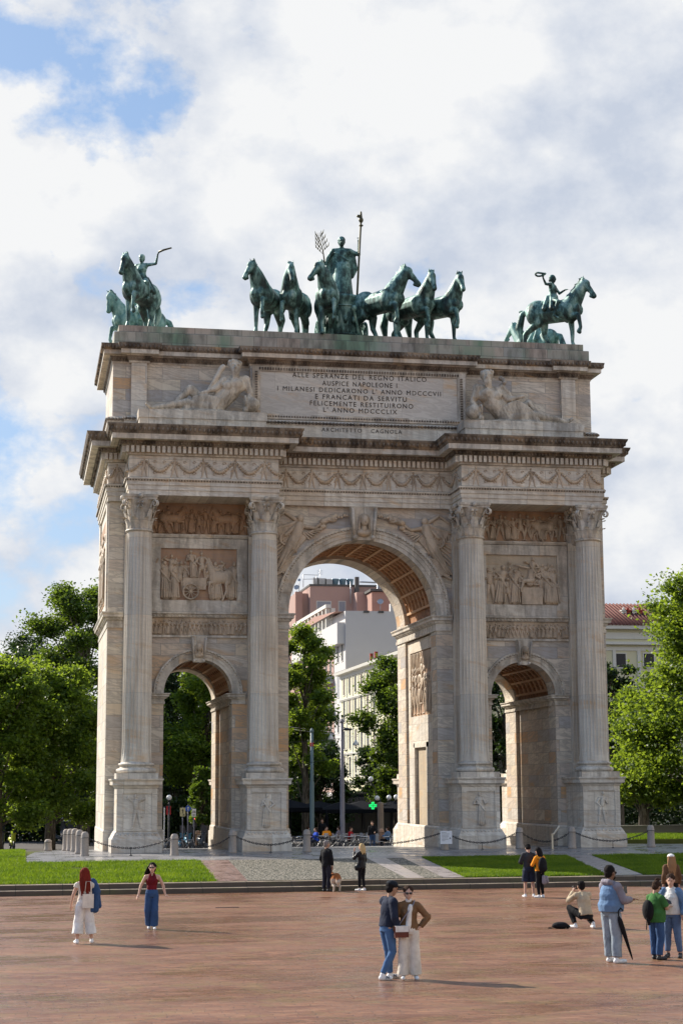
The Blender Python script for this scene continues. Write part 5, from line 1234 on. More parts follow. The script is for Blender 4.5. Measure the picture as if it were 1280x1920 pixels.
rider(258, 8.6, R(-165), 'pale green rider behind the left front rider, partly hidden', -1, 1.5, 'pale_patina', hy=R(20), hp=.6)
rider(1042, 3.6, R(-42), 'bronze rider on the right front corner holding out a wreath', 1, 1.60, hy=R(5), hp=.15, legs=('s', 'up', 'f', 'b'))
rider(1003, 9.0, R(130), 'bronze rider behind the right front rider holding out a wreath', -1, 1.40, 'pale_patina')
# scarf like palm branch held by the right rider
p = at(1072, 545, 3.6)
# ------------------------------------------------------------------ reclining marble river gods
def river_god(cx, q, label, seed):
    # q=-1: head to the right (towards the tablet), legs to the left.  q=+1 mirrored
    b = MB(); m_ = -q
    P = lambda x, y, z: (cx+m_*x, y, z)
    zb = 20.42; y0 = 1.25
    C = lambda a, ra, c, rc, n=12: b.cap(P(*a), ra, P(*c), rc, n)
    b.ell(P(.55, y0, zb+.32), (.62, .50, .40), None, 14)                      # hips
    C((.7, y0, zb+.50), .48, (1.45, y0-.02, zb+1.25), .46); b.ell(P(1.5, y0-.1, zb+1.42), (.62, .40, .42), None, 14)   # belly, chest
    b.ell(P(1.22, y0-.42, zb+1.38), (.26, .12, .22), None, 10); b.ell(P(1.72, y0-.42, zb+1.5), (.26, .12, .22), None, 10)
    C((1.15, y0, zb+1.72), .22, (2.1, y0, zb+1.80), .23); C((1.58, y0, zb+1.75), .22, (1.60, y0-.05, zb+2.05), .17)
    hx = -.0 if q < 0 else .14
    b.ell(P(1.60, y0-.1, zb+2.38), (.26, .29, .36), None, 14); b.ell(P(1.60, y0+.02, zb+2.50), (.33, .33, .30), None, 14)
    b.ell(P(1.60+hx*.6, y0-.34, zb+2.10), (.20, .14, .30), None, 10); C((1.58+hx, y0-.42, zb+2.40), .035, (1.58+hx, y0-.46, zb+2.29), .06, 8)
    for k in range(9): a = k*.7; b.ell(P(1.6+.27*math.cos(a), y0-.02+.25*math.sin(a), zb+2.58+.07*math.sin(2*a)), (.10, .10, .12), None, 6)
    for k in range(5): C((1.50+.05*k, y0-.36, zb+2.15), .05, (1.47+.06*k, y0-.36, zb+1.78-.02*(k % 2)), .03, 6)
    for e in (-1, 1): C((1.6+e*.08, y0-.37, zb+2.46), .04, (1.6+e*.17, y0-.33, zb+2.45), .03, 6)
    # near leg stretched, far leg bent
    C((.4, y0-.25, zb+.32), .33, (-.75, y0-.35, zb+.48), .22); C((-.75, y0-.35, zb+.48), .22, (-2.35, y0-.4, zb+.16), .11); C((-2.35, y0-.4, zb+.16), .12, (-2.62, y0-.4, zb+.34), .09, 8)
    kz = 1.28 if q < 0 else 1.15
    C((.35, y0+.2, zb+.45), .33, (-.55, y0+.1, zb+kz), .22); C((-.55, y0+.1, zb+kz), .21, (-1.5, y0+.05, zb+.2), .12); C((-1.5, y0+.05, zb+.18), .12, (-1.85, y0, zb+.15), .10, 8)
    # arms
    C((2.1, y0, zb+1.75), .23, (2.35, y0-.1, zb+1.05), .16); C((2.35, y0-.1, zb+1.05), .16, (2.12, y0-.45, zb+.35), .10); b.ell(P(2.05, y0-.5, zb+.2), (.16, .12, .12), None, 8)
    C((1.1, y0-.1, zb+1.7), .22, (.62, y0-.3, zb+1.22), .16); C((.62, y0-.3, zb+1.22), .15, (.02, y0-.35, zb+(1.0 if q < 0 else 1.35)), .09); b.ell(P(-.1, y0-.35, zb+(.95 if q < 0 else 1.38)), (.15, .1, .1), None, 8)
    # urn and attribute
    b.ell(P(2.38, y0-.2, zb+.55), (.42, .36, .36), None, 12); b.tube([P(2.05+.0*t, y0-.42+.22*math.cos(t*.628), zb+.62+.25*math.sin(t*.628)) for t in range(10)], .06, 6, closed=True)
    if q < 0: C((.05, y0-.4, zb+.7), .07, (1.0, y0-.1, zb+2.35), .15, 8)
    else: C((.35, y0-.2, zb+1.2), .12, (.85, y0-.1, zb+1.9), .16, 8); [b.ell(P(.85+.1*math.cos(k*1.3), y0-.15+.08*math.sin(k*2), zb+1.85+.12*k), (.13, .13, .12), None, 8) for k in range(5)]
    # drapery
    rd = random.Random(seed)
    for k in range(12): f = k/11; C((.9-f*1.3, y0-.45, zb+.75+.35*math.sin(f*3)*(1 if q > 0 else .3)), .06, (.55-f*1.5, y0-.5, zb+.10), .07, 6)
    if q > 0:
        for k in range(6): C((-.5-.04*k, y0-.12, zb+1.15-.05*k), .09, (-1.15-.05*k, y0-.35, zb+.1), .07, 6)
    b.ell(P(.1, y0, zb+.05), (2.7, .75, .16), None, 20)
    o = b.remesh('river_god_statue', 'marble_statue', None, .032, 1, fold=.03, fs=(3, 3, 3)); prop(o, label, 'statue'); return o
river_god(-7.85, -1, 'reclining bearded marble river god on the left, holding an oar and an urn', 1)
river_god(7.85, 1, 'reclining bearded marble river god on the right with a horn of plenty', 2)
# ------------------------------------------------------------------ people on the plaza
def gz(px, py):
    z = -.74
    for _ in range(6): p = atz(px, py, z); z = PLZ(p.y)
    if p.y > -18.0: p = CAM+(p-CAM)*((-18.0-CAM.y)/(p.y-CAM.y))
    return (p.x, p.y, PLZ(p.y))
cloth('c_white', (.70, .68, .65)); cloth('c_denim', (.035, .075, .17)); cloth('c_denim_light', (.12, .20, .33)); cloth('c_denim_pale', (.23, .27, .31), var=.2); cloth('c_navy', (.018, .024, .045)); cloth('c_black', (.010, .010, .012))
cloth('c_burgundy', (.14, .010, .016)); cloth('c_taupe', (.17, .095, .048)); cloth('c_cream', (.66, .60, .52)); cloth('c_grey', (.22, .20, .23)); cloth('c_beige', (.44, .35, .24)); cloth('c_green', (.045, .14, .035)); cloth('c_orange', (.75, .27, .02)); cloth('c_charcoal', (.03, .033, .04)); cloth('c_brown', (.12, .065, .035)); cloth('leather_brown', (.12, .035, .025), .45); cloth('leather_black', (.012, .012, .014), .35); cloth('c_trouser_dark', (.018, .018, .028)); cloth('c_red', (.35, .01, .012)); cloth('c_blue', (.02, .07, .45))
simple('phone_black', (.01, .01, .012), .2, .7)
def fin(o, lb, cat): return prop(o, lb, cat)
def wob(root, p): return root.matrix_basis @ Vector(p)      # point of a person's own space in the world
def W(loc, rz, H, p): return Vector(loc)+(Matrix.Rotation(rz, 3, 'Z') @ Vector(p))*(H/1.75)
def phone(loc, d=(0, 0, 1), label='black phone held in the hand'):
    g = MB(); L = Vector(loc); g.box(-.036, .036, -.005, .005, -.075, .075); g.xf(Matrix.Translation(L) @ Vector(d).to_track_quat('Z', 'Y').to_matrix().to_4x4()); o = g.build('phone', 'phone_black'); prop(o, label, 'phone'); return o

# red haired woman, back to the camera
loc = gz(157, 1770); H, rz = 1.72, R(8)
J = stand(knL=(-.13, .03, .49), anL=(-.17, -.02, .085), toL=(-.19, .15, .03), knR=(.13, .02, .49), anR=(.19, .02, .085), toR=(.24, .17, .03), hipL=(-.095, 0, .9), hipR=(.10, 0, .9),
          elL=(-.27, .02, 1.13), wrL=(-.30, .10, .90), elR=(.27, .06, 1.16), wrR=(.22, .28, 1.14), hdR=(-.4, 1, .1), hy=R(-12), hp=R(-8))
p_cul = pants(J, .022, .075, 1.66, True, 1.05)
def p_jkt(g):
    g.cap((.20, .05, 1.42), .10, (.30, .06, 1.20), .10, 10); g.cap((.27, .02, 1.32), .09, (.25, -.04, .80), .10, 10); g.cap((.30, .12, 1.2), .09, (.38, .10, .86), .06, 8); g.cap((.20, .0, 1.1), .08, (.16, -.08, .78), .06, 8)
person(J, loc, H, rz, 'woman with long red hair in wide white trousers, denim jacket over her arm', 'skin_light', 'long', 'hair_red',
       [('wide_trousers', 'c_white', p_cul), ('top', 'c_cream', top(J, .012, .35, True)), ('denim_jacket', 'c_denim', p_jkt)], fem=True)
g = MB(); g.box(-.13, .13, -.035, .035, -.16, .16); g.tube([(-.08, 0, .16), (-.05, 0, .45), (.05, 0, .45), (.08, 0, .16)], .010, 5)
g.xf(Matrix.Translation(W(loc, rz, H, (.05, -.20, 1.0)))); fin(g.build('tote_bag', 'c_cream'), 'small cream tote bag at the back of the red haired woman', 'bag')
# woman in burgundy top walking to the camera
loc = gz(284, 1743); H, rz = 1.67, R(176)
J = stand(knL=(-.08, .10, .50), anL=(-.07, .06, .085), toL=(-.09, .24, .03), knR=(.10, .02, .49), anR=(.07, -.12, .10), toR=(.08, .05, .03), elR=(.30, .0, 1.15), wrR=(.36, .10, .92), hdR=(.5, .3, -1), elL=(-.30, -.03, 1.16), wrL=(-.36, .05, .92), hdL=(-.8, .3, -.6), hy=R(-8))
person(J, loc, H, rz, 'woman with windblown black hair in a burgundy halter top and wide blue jeans', 'skin_light', 'windy', 'hair_black',
       [('halter_top', 'c_burgundy', lambda g: ([g.ell(J['chest']+Vector((.066*q, .08, -.005)), (.064, .06, .064), None, 10) for q in (-1, 1)], g.ell(J['chest'], (.172, .135, .165), None, 14), g.ell(J['pel'].lerp(J['chest'], .5), (.14, .12, .16), None, 14), [g.cap((q*.08, .10, 1.3), .06, (q*.05, .03, 1.46), .03, 8) for q in (-1, 1)])),
        ('jeans', 'c_denim', pants(J, .014, .05, 1.98, True))], fem=True, glasses=True)
# man in navy jacket, profile to the right
loc = gz(726, 1837); HC, rzc = 1.80, R(-72); locc = loc
J = stand(pel=(0, 0, .95), chest=(0, .05, 1.27), neck=(0, .07, 1.45), head=(0, .12, 1.61), hp=R(-14), hy=R(0),
          shL=(-.175, .04, 1.40), shR=(.175, .04, 1.40), elR=(.24, .02, 1.12), wrR=(.22, .12, .90), hdR=(0, .4, -1), elL=(-.28, .25, 1.22), wrL=(-.18, .48, 1.22), hdL=(.2, 1, 0),
          knR=(.10, .06, .50), anR=(.10, -.16, .10), toR=(.13, .0, .03), knL=(-.10, .08, .50), anL=(-.11, .12, .085), toL=(-.13, .30, .03))
pm_ = person(J, loc, HC, rzc, 'man in navy jacket, black cap and blue jeans facing the woman in the brown jacket', 'skin_tan', 'short', 'hair_black',
       [('jacket', 'c_navy', top(J, .026, 1.93, k=1.12)), ('jeans', 'c_denim_jean' if 0 else cloth('c_jean', (.06, .125, .25)), pants(J, .014, 0, 1.95))], cap=cloth('c_cap', (.012, .016, .022)), k=1.02)
for sx_, sy_, sz_ in ((.166, -.09, .055), (-.068, .20, .05)):      # letter N on the side of each shoe
    g = MB()
    for k in (0, 1): g.box(sx_, sx_+.004, sy_-.03+k*.05, sy_-.018+k*.05, sz_-.025, sz_+.025)
    g.add([(sx_+.002, sy_-.03, sz_+.025), (sx_+.002, sy_-.014, sz_+.025), (sx_+.002, sy_+.032, sz_-.025), (sx_+.002, sy_+.016, sz_-.025)], [(0, 1, 2, 3)]); g.build('shoe_emblem', 'c_navy', pm_, False)
# woman in taupe jacket and cream trousers
loc = gz(767, 1837); H, rz = 1.70, R(170)
J = stand(knL=(-.105, .02, .49), anL=(-.13, .0, .085), toL=(-.15, .17, .03), anR=(.12, .0, .085), elL=(-.37, -.04, 1.17), wrL=(-.22, .02, .98), hdL=(.6, .3, -.3), elR=(.27, .0, 1.13), wrR=(.26, .16, .92), hdR=(0, .7, -.8), hy=R(4), hp=R(-6))
p_wide = pants(J, .020, .052, 1.99, True, 1.05)
p_open = top(J, .026, 1.93, True, hem=-.0, k=1.05)
def p_swt(g):
    g.ell((0, .075, 1.14), (.062, .105, .27), None, 12); g.cap((0, .0, 1.44), .068, (0, .01, 1.50), .062, 12); g.cap((-.03, .12, 1.38), .05, (.03, .13, 1.0), .055, 8); g.ell((0, .03, .93), (.15, .12, .09), None, 12)
person(J, loc, H, rz, 'woman in open brown jacket, cream turtleneck and wide cream trousers, hand on hip', 'skin_light', 'tied', 'hair_brown',
       [('wide_trousers', 'c_cream', p_wide), ('jacket', 'c_taupe', p_open), ('turtleneck', 'c_white', p_swt)], fem=True, glasses=True)
g = MB(); g.box(-.13, .13, -.05, .05, -.12, .08, 1); g.box(-.125, .125, -.062, .055, -.02, .09, 0)
g.xf(Matrix.Translation(W(loc, rz, H, (.15, .19, .93))) @ Matrix.Rotation(rz+R(12), 4, 'Z')); b_ = g.build('shoulder_bag', ['c_white', 'leather_brown']); fin(b_, 'white and brown shoulder bag hanging at the front of the woman in cream trousers', 'bag')
g = MB(); g.tube([W(loc, rz, H, p) for p in ((.22, .17, 1.0), (.08, .19, 1.2), (-.08, .13, 1.40), (-.12, .02, 1.49), (-.05, -.13, 1.35), (.2, -.12, 1.0))], .012, 6); g.build('strap', 'c_grey', b_)
# man with the dog
loc = gz(612, 1670); H, rz = 1.76, R(-52)
J = stand(hy=R(-20), head=(0, .03, 1.62), elL=(-.24, -.02, 1.13), wrL=(-.22, .10, .90), elR=(.24, 0, 1.13), wrR=(.23, .05, .89))
person(J, loc, H, rz, 'grey haired man in black jacket and dark trousers holding the leash of the dog', 'skin_tan', 'short', 'hair_grey',
       [('jacket', 'c_black', top(J, .028, 1.93, hem=-.08)), ('trousers', 'c_trouser_dark', pants(J, .018, .012, 1.95))], shoes='shoe_dark')
lh = W(loc, rz, H, (.24, .06, .80))
# blond woman
loc = gz(678, 1667); H, rz = 1.63, R(38)
J = stand(elL=(-.30, .12, 1.22), wrL=(-.16, .22, 1.47), hdL=(.2, .1, 1), elR=(.24, .02, 1.13), wrR=(.20, .16, .95), hdR=(-.2, .7, -.6), hp=R(-5), anL=(-.08, .05, .085), toL=(-.10, .22, .03), anR=(.10, -.04, .085))
person(J, loc, H, rz, 'blond woman in black leather jacket and black leggings raising a hand to her face', 'skin_light', 'mid', 'hair_blond',
       [('leather_jacket', 'leather_black', top(J, .026, 1.93, True, hem=-.08)), ('leggings', 'c_black', pants(J, .008, 0, 1.9, True))], fem=True)
g = MB(); g.ell((0, 0, 0), (.05, .13, .12), None, 10); g.tube([(0, .08, .1), (.02, .06, .5), (.02, -.06, .5), (0, -.08, .1)], .010, 5); g.xf(Matrix.Translation(W(loc, rz, H, (-.26, 0, .88))) @ Matrix.Rotation(rz, 4, 'Z')); fin(g.build('handbag', 'leather_black'), 'small black handbag of the blond woman', 'bag')
g = MB(); g.cap((0, 0, 0), .045, (.09, .02, -.10), .035, 8); g.cap((.0, 0, .05), .02, (.05, .03, 0), .03, 6); g.xf(Matrix.Translation(W(loc, rz, H, (.22, .16, .78)))); fin(g.build('gloves', 'leather_brown'), 'brown gloves dangling from the hand of the blond woman', 'gloves')
# couple in the middle right
loc = gz(992, 1683); H, rz = 1.72, R(-4)
J = stand(hp=R(-38), head=(0, .07, 1.60), elL=(-.27, .05, 1.16), wrL=(-.18, .24, 1.10), hdL=(.5, 1, 0), elR=(.26, .1, 1.16), wrR=(.12, .28, 1.12), hdR=(-.4, 1, 0), anL=(-.14, -.02, .085), anR=(.15, -.02, .085), knL=(-.12, .02, .49), knR=(.13, .02, .49), toL=(-.18, .14, .03), toR=(.19, .14, .03))
person(J, loc, H, rz, 'man in black sweatshirt and black shorts with bare calves seen from behind, head bent', 'skin_light', 'short', 'hair_black',
       [('sweatshirt', 'c_charcoal', top(J, .028, 1.93)), ('shorts', 'c_navy', lambda g: pants(J, .035, .015, .95)(g))])
loc2 = gz(1013, 1684); H2, rz2 = 1.62, R(28)
J2 = stand(hp=R(-30), head=(0, .07, 1.60), elL=(-.25, .1, 1.16), wrL=(-.12, .28, 1.12), hdL=(.4, 1, 0), elR=(.25, .08, 1.16), wrR=(.12, .28, 1.1), hdR=(-.3, 1, 0), anL=(-.07, 0, .085), toL=(-.12, .16, .03))
person(J2, loc2, H2, rz2, 'woman with black hair in an orange top and black leggings beside the man in shorts', 'skin_light', 'mid', 'hair_black',
       [('top', 'c_orange', top(J2, .028, 1.93, True)), ('leggings', 'c_black', pants(J2, .01, 0, 1.92, True))], fem=True)
pk = W(loc2, rz2, H2, (-.05, -.19, 1.14)); g = MB(); g.ell((0, 0, 0), (.17, .12, .26), None, 14); g.ell((0, -.08, -.10), (.12, .07, .12), None, 10)
[g.tube([(q*.1, .1, .2), (q*.11, .22, .22), (q*.11, .30, .05), (q*.1, .12, -.2)], .02, 5) for q in (-1, 1)]
g.xf(Matrix.Translation(pk) @ Matrix.Rotation(rz2, 4, 'Z')); fin(g.build('backpack', 'c_black'), 'black backpack on the back of the woman in the orange top', 'backpack')
g = MB(); g.cap((0, 0, .05), .06, (.02, 0, -.12), .085, 10); g.cap((.09, 0, .04), .05, (.12, 0, -.1), .06, 8); g.xf(Matrix.Translation(W(loc2, rz2, H2, (-.02, -.2, .68)))); fin(g.build('tied_scarf', 'c_grey'), 'pale grey scarf hanging below the black backpack', 'scarf')
# crouching photographer
loc = gz(1095, 1741); H, rz = 1.75, R(12)
J = stand(pel=(0, -.10, .34), chest=(0, .0, .68), neck=(0, .07, .88), head=(0, .13, 1.03), hp=R(-4), shL=(-.18, .05, .83), shR=(.18, .05, .83), elL=(-.30, .24, .68), wrL=(-.10, .34, .90), hdL=(.5, .3, 1), elR=(.28, .26, .68), wrR=(.10, .34, .90), hdR=(-.5, .3, 1),
          hipL=(-.10, -.08, .32), knL=(-.24, .32, .50), anL=(-.20, .10, .09), toL=(-.25, .28, .03), hipR=(.10, -.08, .32), knR=(.26, .26, .26), anR=(.21, -.10, .12), toR=(.24, .04, .03))
person(J, loc, H, rz, 'man in beige shirt and black trousers crouching to take a photograph', 'skin_tan', 'short', 'hair_black',
       [('shirt', 'c_beige', top(J, .028, 1.93)), ('trousers', 'c_black', pants(J, .02, 0, 1.9))])
g = MB(); g.box(-.07, .07, -.03, .03, -.045, .045); g.cap((0, .02, 0), .035, (0, .1, 0), .038, 10); g.xf(Matrix.Translation(W(loc, rz, H, (0, .40, 1.0))) @ Matrix.Rotation(rz, 4, 'Z')); fin(g.build('camera', 'phone_black'), 'small black camera held by the crouching man', 'camera')
p = gz(1050, 1742); g = MB(); g.ell((0, 0, .08), (.22, .14, .09), None, 14); g.ell((.2, .02, .05), (.08, .07, .05), None, 8); g.tube([(-.15, -.05, .03), (-.28, -.08, .02), (-.33, 0, .02), (-.25, .08, .03), (-.1, .06, .06)], .014, 5); g.xf(Matrix.Translation(p)); fin(g.remesh('camera_bag', 'c_black', None, .012, 1), 'black camera bag lying on the paving beside the crouching man', 'bag')
# man in denim vest
loc = gz(1148, 1806); H, rz = 1.93, R(-62)
J = stand(elL=(-.26, .12, 1.16), wrL=(-.16, .36, 1.16), hdL=(.1, 1, .0), elR=(.26, .06, 1.14), wrR=(.22, .33, 1.14), hdR=(.2, 1, .1), hy=R(-6), hp=R(-3), pel=(0, .0, .95), anL=(-.12, .05, .085), toL=(-.15, .24, .03), anR=(.13, -.02, .085), toR=(.17, .16, .03))
person(J, loc, H, rz, 'large bearded man in a denim vest over a grey hoodie with pale jeans', 'skin_dark', 'short', 'hair_black',
       [('hoodie', 'c_grey', lambda g: (top(J, .030, 1.88, belly=.055, k=1.2)(g), g.cap((-.07, -.10, 1.47), .06, (.07, -.10, 1.47), .06, 8))),
        ('denim_vest', 'c_denim_light', lambda g: top(J, .05, 0, belly=.06, hem=-.0)(g)),
        ('shirt_front', 'c_black', lambda g: (g.ell((.0, .155, 1.15), (.07, .10, .27), None, 12),)),
        ('jeans', 'c_denim_pale', pants(J, .03, .012, 1.93, k=1.12)), ('beard', 'hair_black', lambda g: (g.ell(J['head']+Vector((0, .055, -.075)), (.055, .05, .05), None, 10),))], belly=.05, k=1.1, glasses=True)
phone(W(loc, rz, H, (-.05, .46, 1.30)), (0, .1, 1), 'black phone held up by the man in the denim vest')
g = MB(); a = W(loc, rz, H, (.24, -.06, .86)); b = W(loc, rz, H, (.26, .26, .06)); g.tube([a, a.lerp(b, .10), a.lerp(b, .3), a.lerp(b, .9), b], [.012, .05, .05, .02, .008], 10); g.tube([a, a+Vector((0, 0, .1)), a+Vector((.05, 0, .16)), a+Vector((.1, 0, .1))], .014, 6)
fin(g.build('umbrella', 'c_black'), 'folded black umbrella hanging beside the leg of the man in the denim vest', 'umbrella')
# woman in green
loc = gz(1232, 1800); H, rz = 1.60, R(-62)
J = stand(elL=(-.24, .08, 1.16), wrL=(-.08, .34, 1.20), hdL=(.3, 1, .1), elR=(.24, .1, 1.14), wrR=(.10, .34, 1.16), hdR=(-.3, 1, .1), hp=R(-28), head=(0, .06, 1.60), anL=(-.10, .02, .085), anR=(.10, -.05, .085))
person(J, loc, H, rz, 'woman in a green t-shirt with hair in a bun looking down at her phone', 'skin_tan', 'bun', 'hair_brown',
       [('t_shirt', 'c_green', top(J, .028, .85, True, .06, hem=-.10)), ('jeans', 'c_denim', pants(J, .02, .012, 1.95, True, 1.08))], fem=True, belly=.045, k=1.08, shoes='shoe_dark', glasses=True)
phone(W(loc, rz, H, (.0, .46, 1.27)), (0, .8, .6), 'phone in the hand of the woman in green')
g = MB(); g.ell((0, 0, 0), (.14, .09, .22), None, 12); g.xf(Matrix.Translation(W(loc, rz, H, (-.02, -.24, 1.10))) @ Matrix.Rotation(rz, 4, 'Z')); b_ = fin(g.build('backpack', 'c_black'), 'black backpack worn by the woman in green', 'backpack')
g = MB(); a = W(loc, rz, H, (0, -.30, .95)); g.tube([a, a+Vector((-.02, 0, -.25))], .012, 5); g.tube([a+Vector((.03, 0, 0)), a+Vector((.04, 0, -.16))], .03, 6); g.build('strap', 'c_black', b_)
# woman in denim jacket
loc = gz(1262, 1796); H, rz = 1.70, R(140)
J = stand(elL=(-.30, .0, 1.14), wrL=(-.30, .14, .95), elR=(.26, .06, 1.14), wrR=(.16, .26, 1.12), hdR=(0, 1, .2), hy=R(10), hp=R(-10), knL=(-.12, .03, .49), anL=(-.16, 0, .085), anR=(.12, 0, .085), toL=(-.19, .17, .03))
person(J, loc, H, rz, 'woman in white t-shirt, open denim jacket and ripped jeans, at the right picture edge', 'skin_light', 'tied', 'hair_brown',
       [('t_shirt', 'c_white', top(J, .026, .5, True, .03, hem=-.02)), ('denim_jacket', 'c_denim_light', lambda g: ([arm_prims(g, J, q, .036, 1.9, 1.15) for q in 'LR'], [g.cap((q*.16, -.02, 1.36), .07, (q*.19, -.03, .92), .075, 10) for q in (-1, 1)], g.ell((0, -.09, 1.2), (.19, .09, .26), None, 12))),
        ('jeans', cloth('c_jean_mid', (.10, .155, .27)), pants(J, .018, 0, 1.88, True, 1.1))], fem=True, belly=.03, k=1.1, shoes='shoe_dark')
p = W(loc, rz, H, (-.42, .10, .86)); g = MB(); g.ell(p, (.13, .09, .13), None, 12); g.tube([p+Vector((0, 0, .1)), p+Vector((-.02, 0, .35)), p+Vector((-.1, 0, .6))], .012, 5); fin(g.build('handbag', 'leather_black'), 'black handbag at the right side of the woman in the denim jacket', 'bag')
# girl with white cap
loc = gz(1261, 1716); H, rz = 1.66, R(-6)
J = stand(hy=R(4))
person(J, loc, H, rz, 'woman with a white cap and very long light brown hair seen from behind', 'skin_light', 'long', 'hair_fair',
       [('top', 'c_brown', top(J, .04, 1.9, True)), ('trousers', 'c_black', pants(J, .016, 0, 1.95, True))], fem=True, cap=cloth('c_cap_white', (.75, .74, .72)))
# dog: long-haired, rust and cream, seen from behind
loc = gz(626, 1672); e_ = empty('dog', loc, 'fluffy rust and cream dog standing with its back to the camera', 'dog', None, R(97)); e_.scale = (.98,)*3
g = MB()
g.cap((-.26, 0, .48), .155, (.24, 0, .50), .15, 12); g.ell((.28, 0, .47), (.17, .15, .19), None, 12); g.ell((-.30, 0, .48), (.16, .17, .19), None, 12)
g.cap((.34, 0, .55), .12, (.46, .04, .70), .095, 10); g.ell((.54, .06, .76), (.115, .095, .10), None, 12); g.cap((.58, .08, .74), .055, (.72, .12, .70), .035, 10)
for q in (-1, 1): g.cap((.50, .06+q*.07, .83), .035, (.46, .06+q*.11, .76), .03, 6)
for q in (-1, 1):
    g.cap((.28, q*.10, .42), .08, (.27, q*.10, .22), .050, 8); g.cap((.27, q*.10, .22), .047, (.28, q*.10, .05), .038, 8); g.cap((.28, q*.1, .035), .035, (.33, q*.1, .03), .033, 8)
    g.cap((-.26, q*.10, .42), .12, (-.20, q*.11, .28), .07, 8); g.cap((-.20, q*.11, .28), .062, (-.36, q*.11, .19), .042, 8); g.cap((-.36, q*.11, .19), .042, (-.33, q*.11, .04), .036, 8); g.cap((-.33, q*.11, .035), .034, (-.27, q*.11, .03), .032, 8)
g.cap((-.42, 0, .52), .07, (-.50, 0, .36), .085, 8); g.cap((-.50, 0, .36), .085, (-.47, 0, .22), .04, 8)
m = Mat('dog_fur', .9, .15); tcn = m.n('ShaderNodeTexCoord'); sp = m.n('ShaderNodeSeparateXYZ'); m.lk(tcn.outputs['Object'], sp.inputs[0])
nz = m.noise(m.pos(obj=True), 7, 4, .6); ff = m.noise(m.pos((30, 30, 7), obj=True), 1.2, 3)
h_ = m.math('ADD', sp.outputs[2], m.math('MULTIPLY', nz, .22)); m.col(m.mix(m.math('MULTIPLY', ff, .5), m.ramp(h_, [(.52, (.66, .58, .48)), (.60, (.36, .12, .03)), (.9, (.27, .08, .02))]), (.20, .10, .06))); m.bump(ff, .9, .02); MATS['dog_fur'] = m.m
g.remesh('dog_body', 'dog_fur', e_, .013, 2, world=False)
g = MB(); b = Vector(loc)+(Matrix.Rotation(R(97), 3, 'Z') @ Vector((.40, 0, .66))); g.tube([lh, lh.lerp(b, .5)-Vector((0, 0, .08)), b], .008, 5); fin(g.build('leash', 'iron'), 'thin leash between the man in black and the dog', 'leash')
# ------------------------------------------------------------------ trees
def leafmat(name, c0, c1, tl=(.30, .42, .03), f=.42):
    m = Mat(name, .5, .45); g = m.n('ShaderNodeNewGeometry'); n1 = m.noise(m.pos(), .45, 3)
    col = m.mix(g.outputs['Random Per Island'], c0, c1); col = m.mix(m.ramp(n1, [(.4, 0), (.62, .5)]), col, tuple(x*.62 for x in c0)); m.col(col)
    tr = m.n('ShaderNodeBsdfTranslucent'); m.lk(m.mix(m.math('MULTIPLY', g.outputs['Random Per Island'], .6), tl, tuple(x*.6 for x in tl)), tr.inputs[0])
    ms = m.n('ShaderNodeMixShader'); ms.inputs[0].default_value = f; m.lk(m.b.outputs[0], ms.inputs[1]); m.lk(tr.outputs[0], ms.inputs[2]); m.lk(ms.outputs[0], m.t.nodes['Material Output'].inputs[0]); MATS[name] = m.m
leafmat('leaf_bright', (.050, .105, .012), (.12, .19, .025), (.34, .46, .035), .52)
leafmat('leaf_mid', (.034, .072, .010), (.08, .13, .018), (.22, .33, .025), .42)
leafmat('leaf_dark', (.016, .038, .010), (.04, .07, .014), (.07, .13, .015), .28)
m = Mat('bark', .9, .2); n1 = m.noise(m.pos((3, 3, .6)), 3, 5, .65); m.col(m.ramp(n1, [(.38, (.05, .042, .034)), (.55, (.14, .12, .095)), (.7, (.27, .25, .20))])); m.bump(n1, .6, .05); MATS['bark'] = m.m
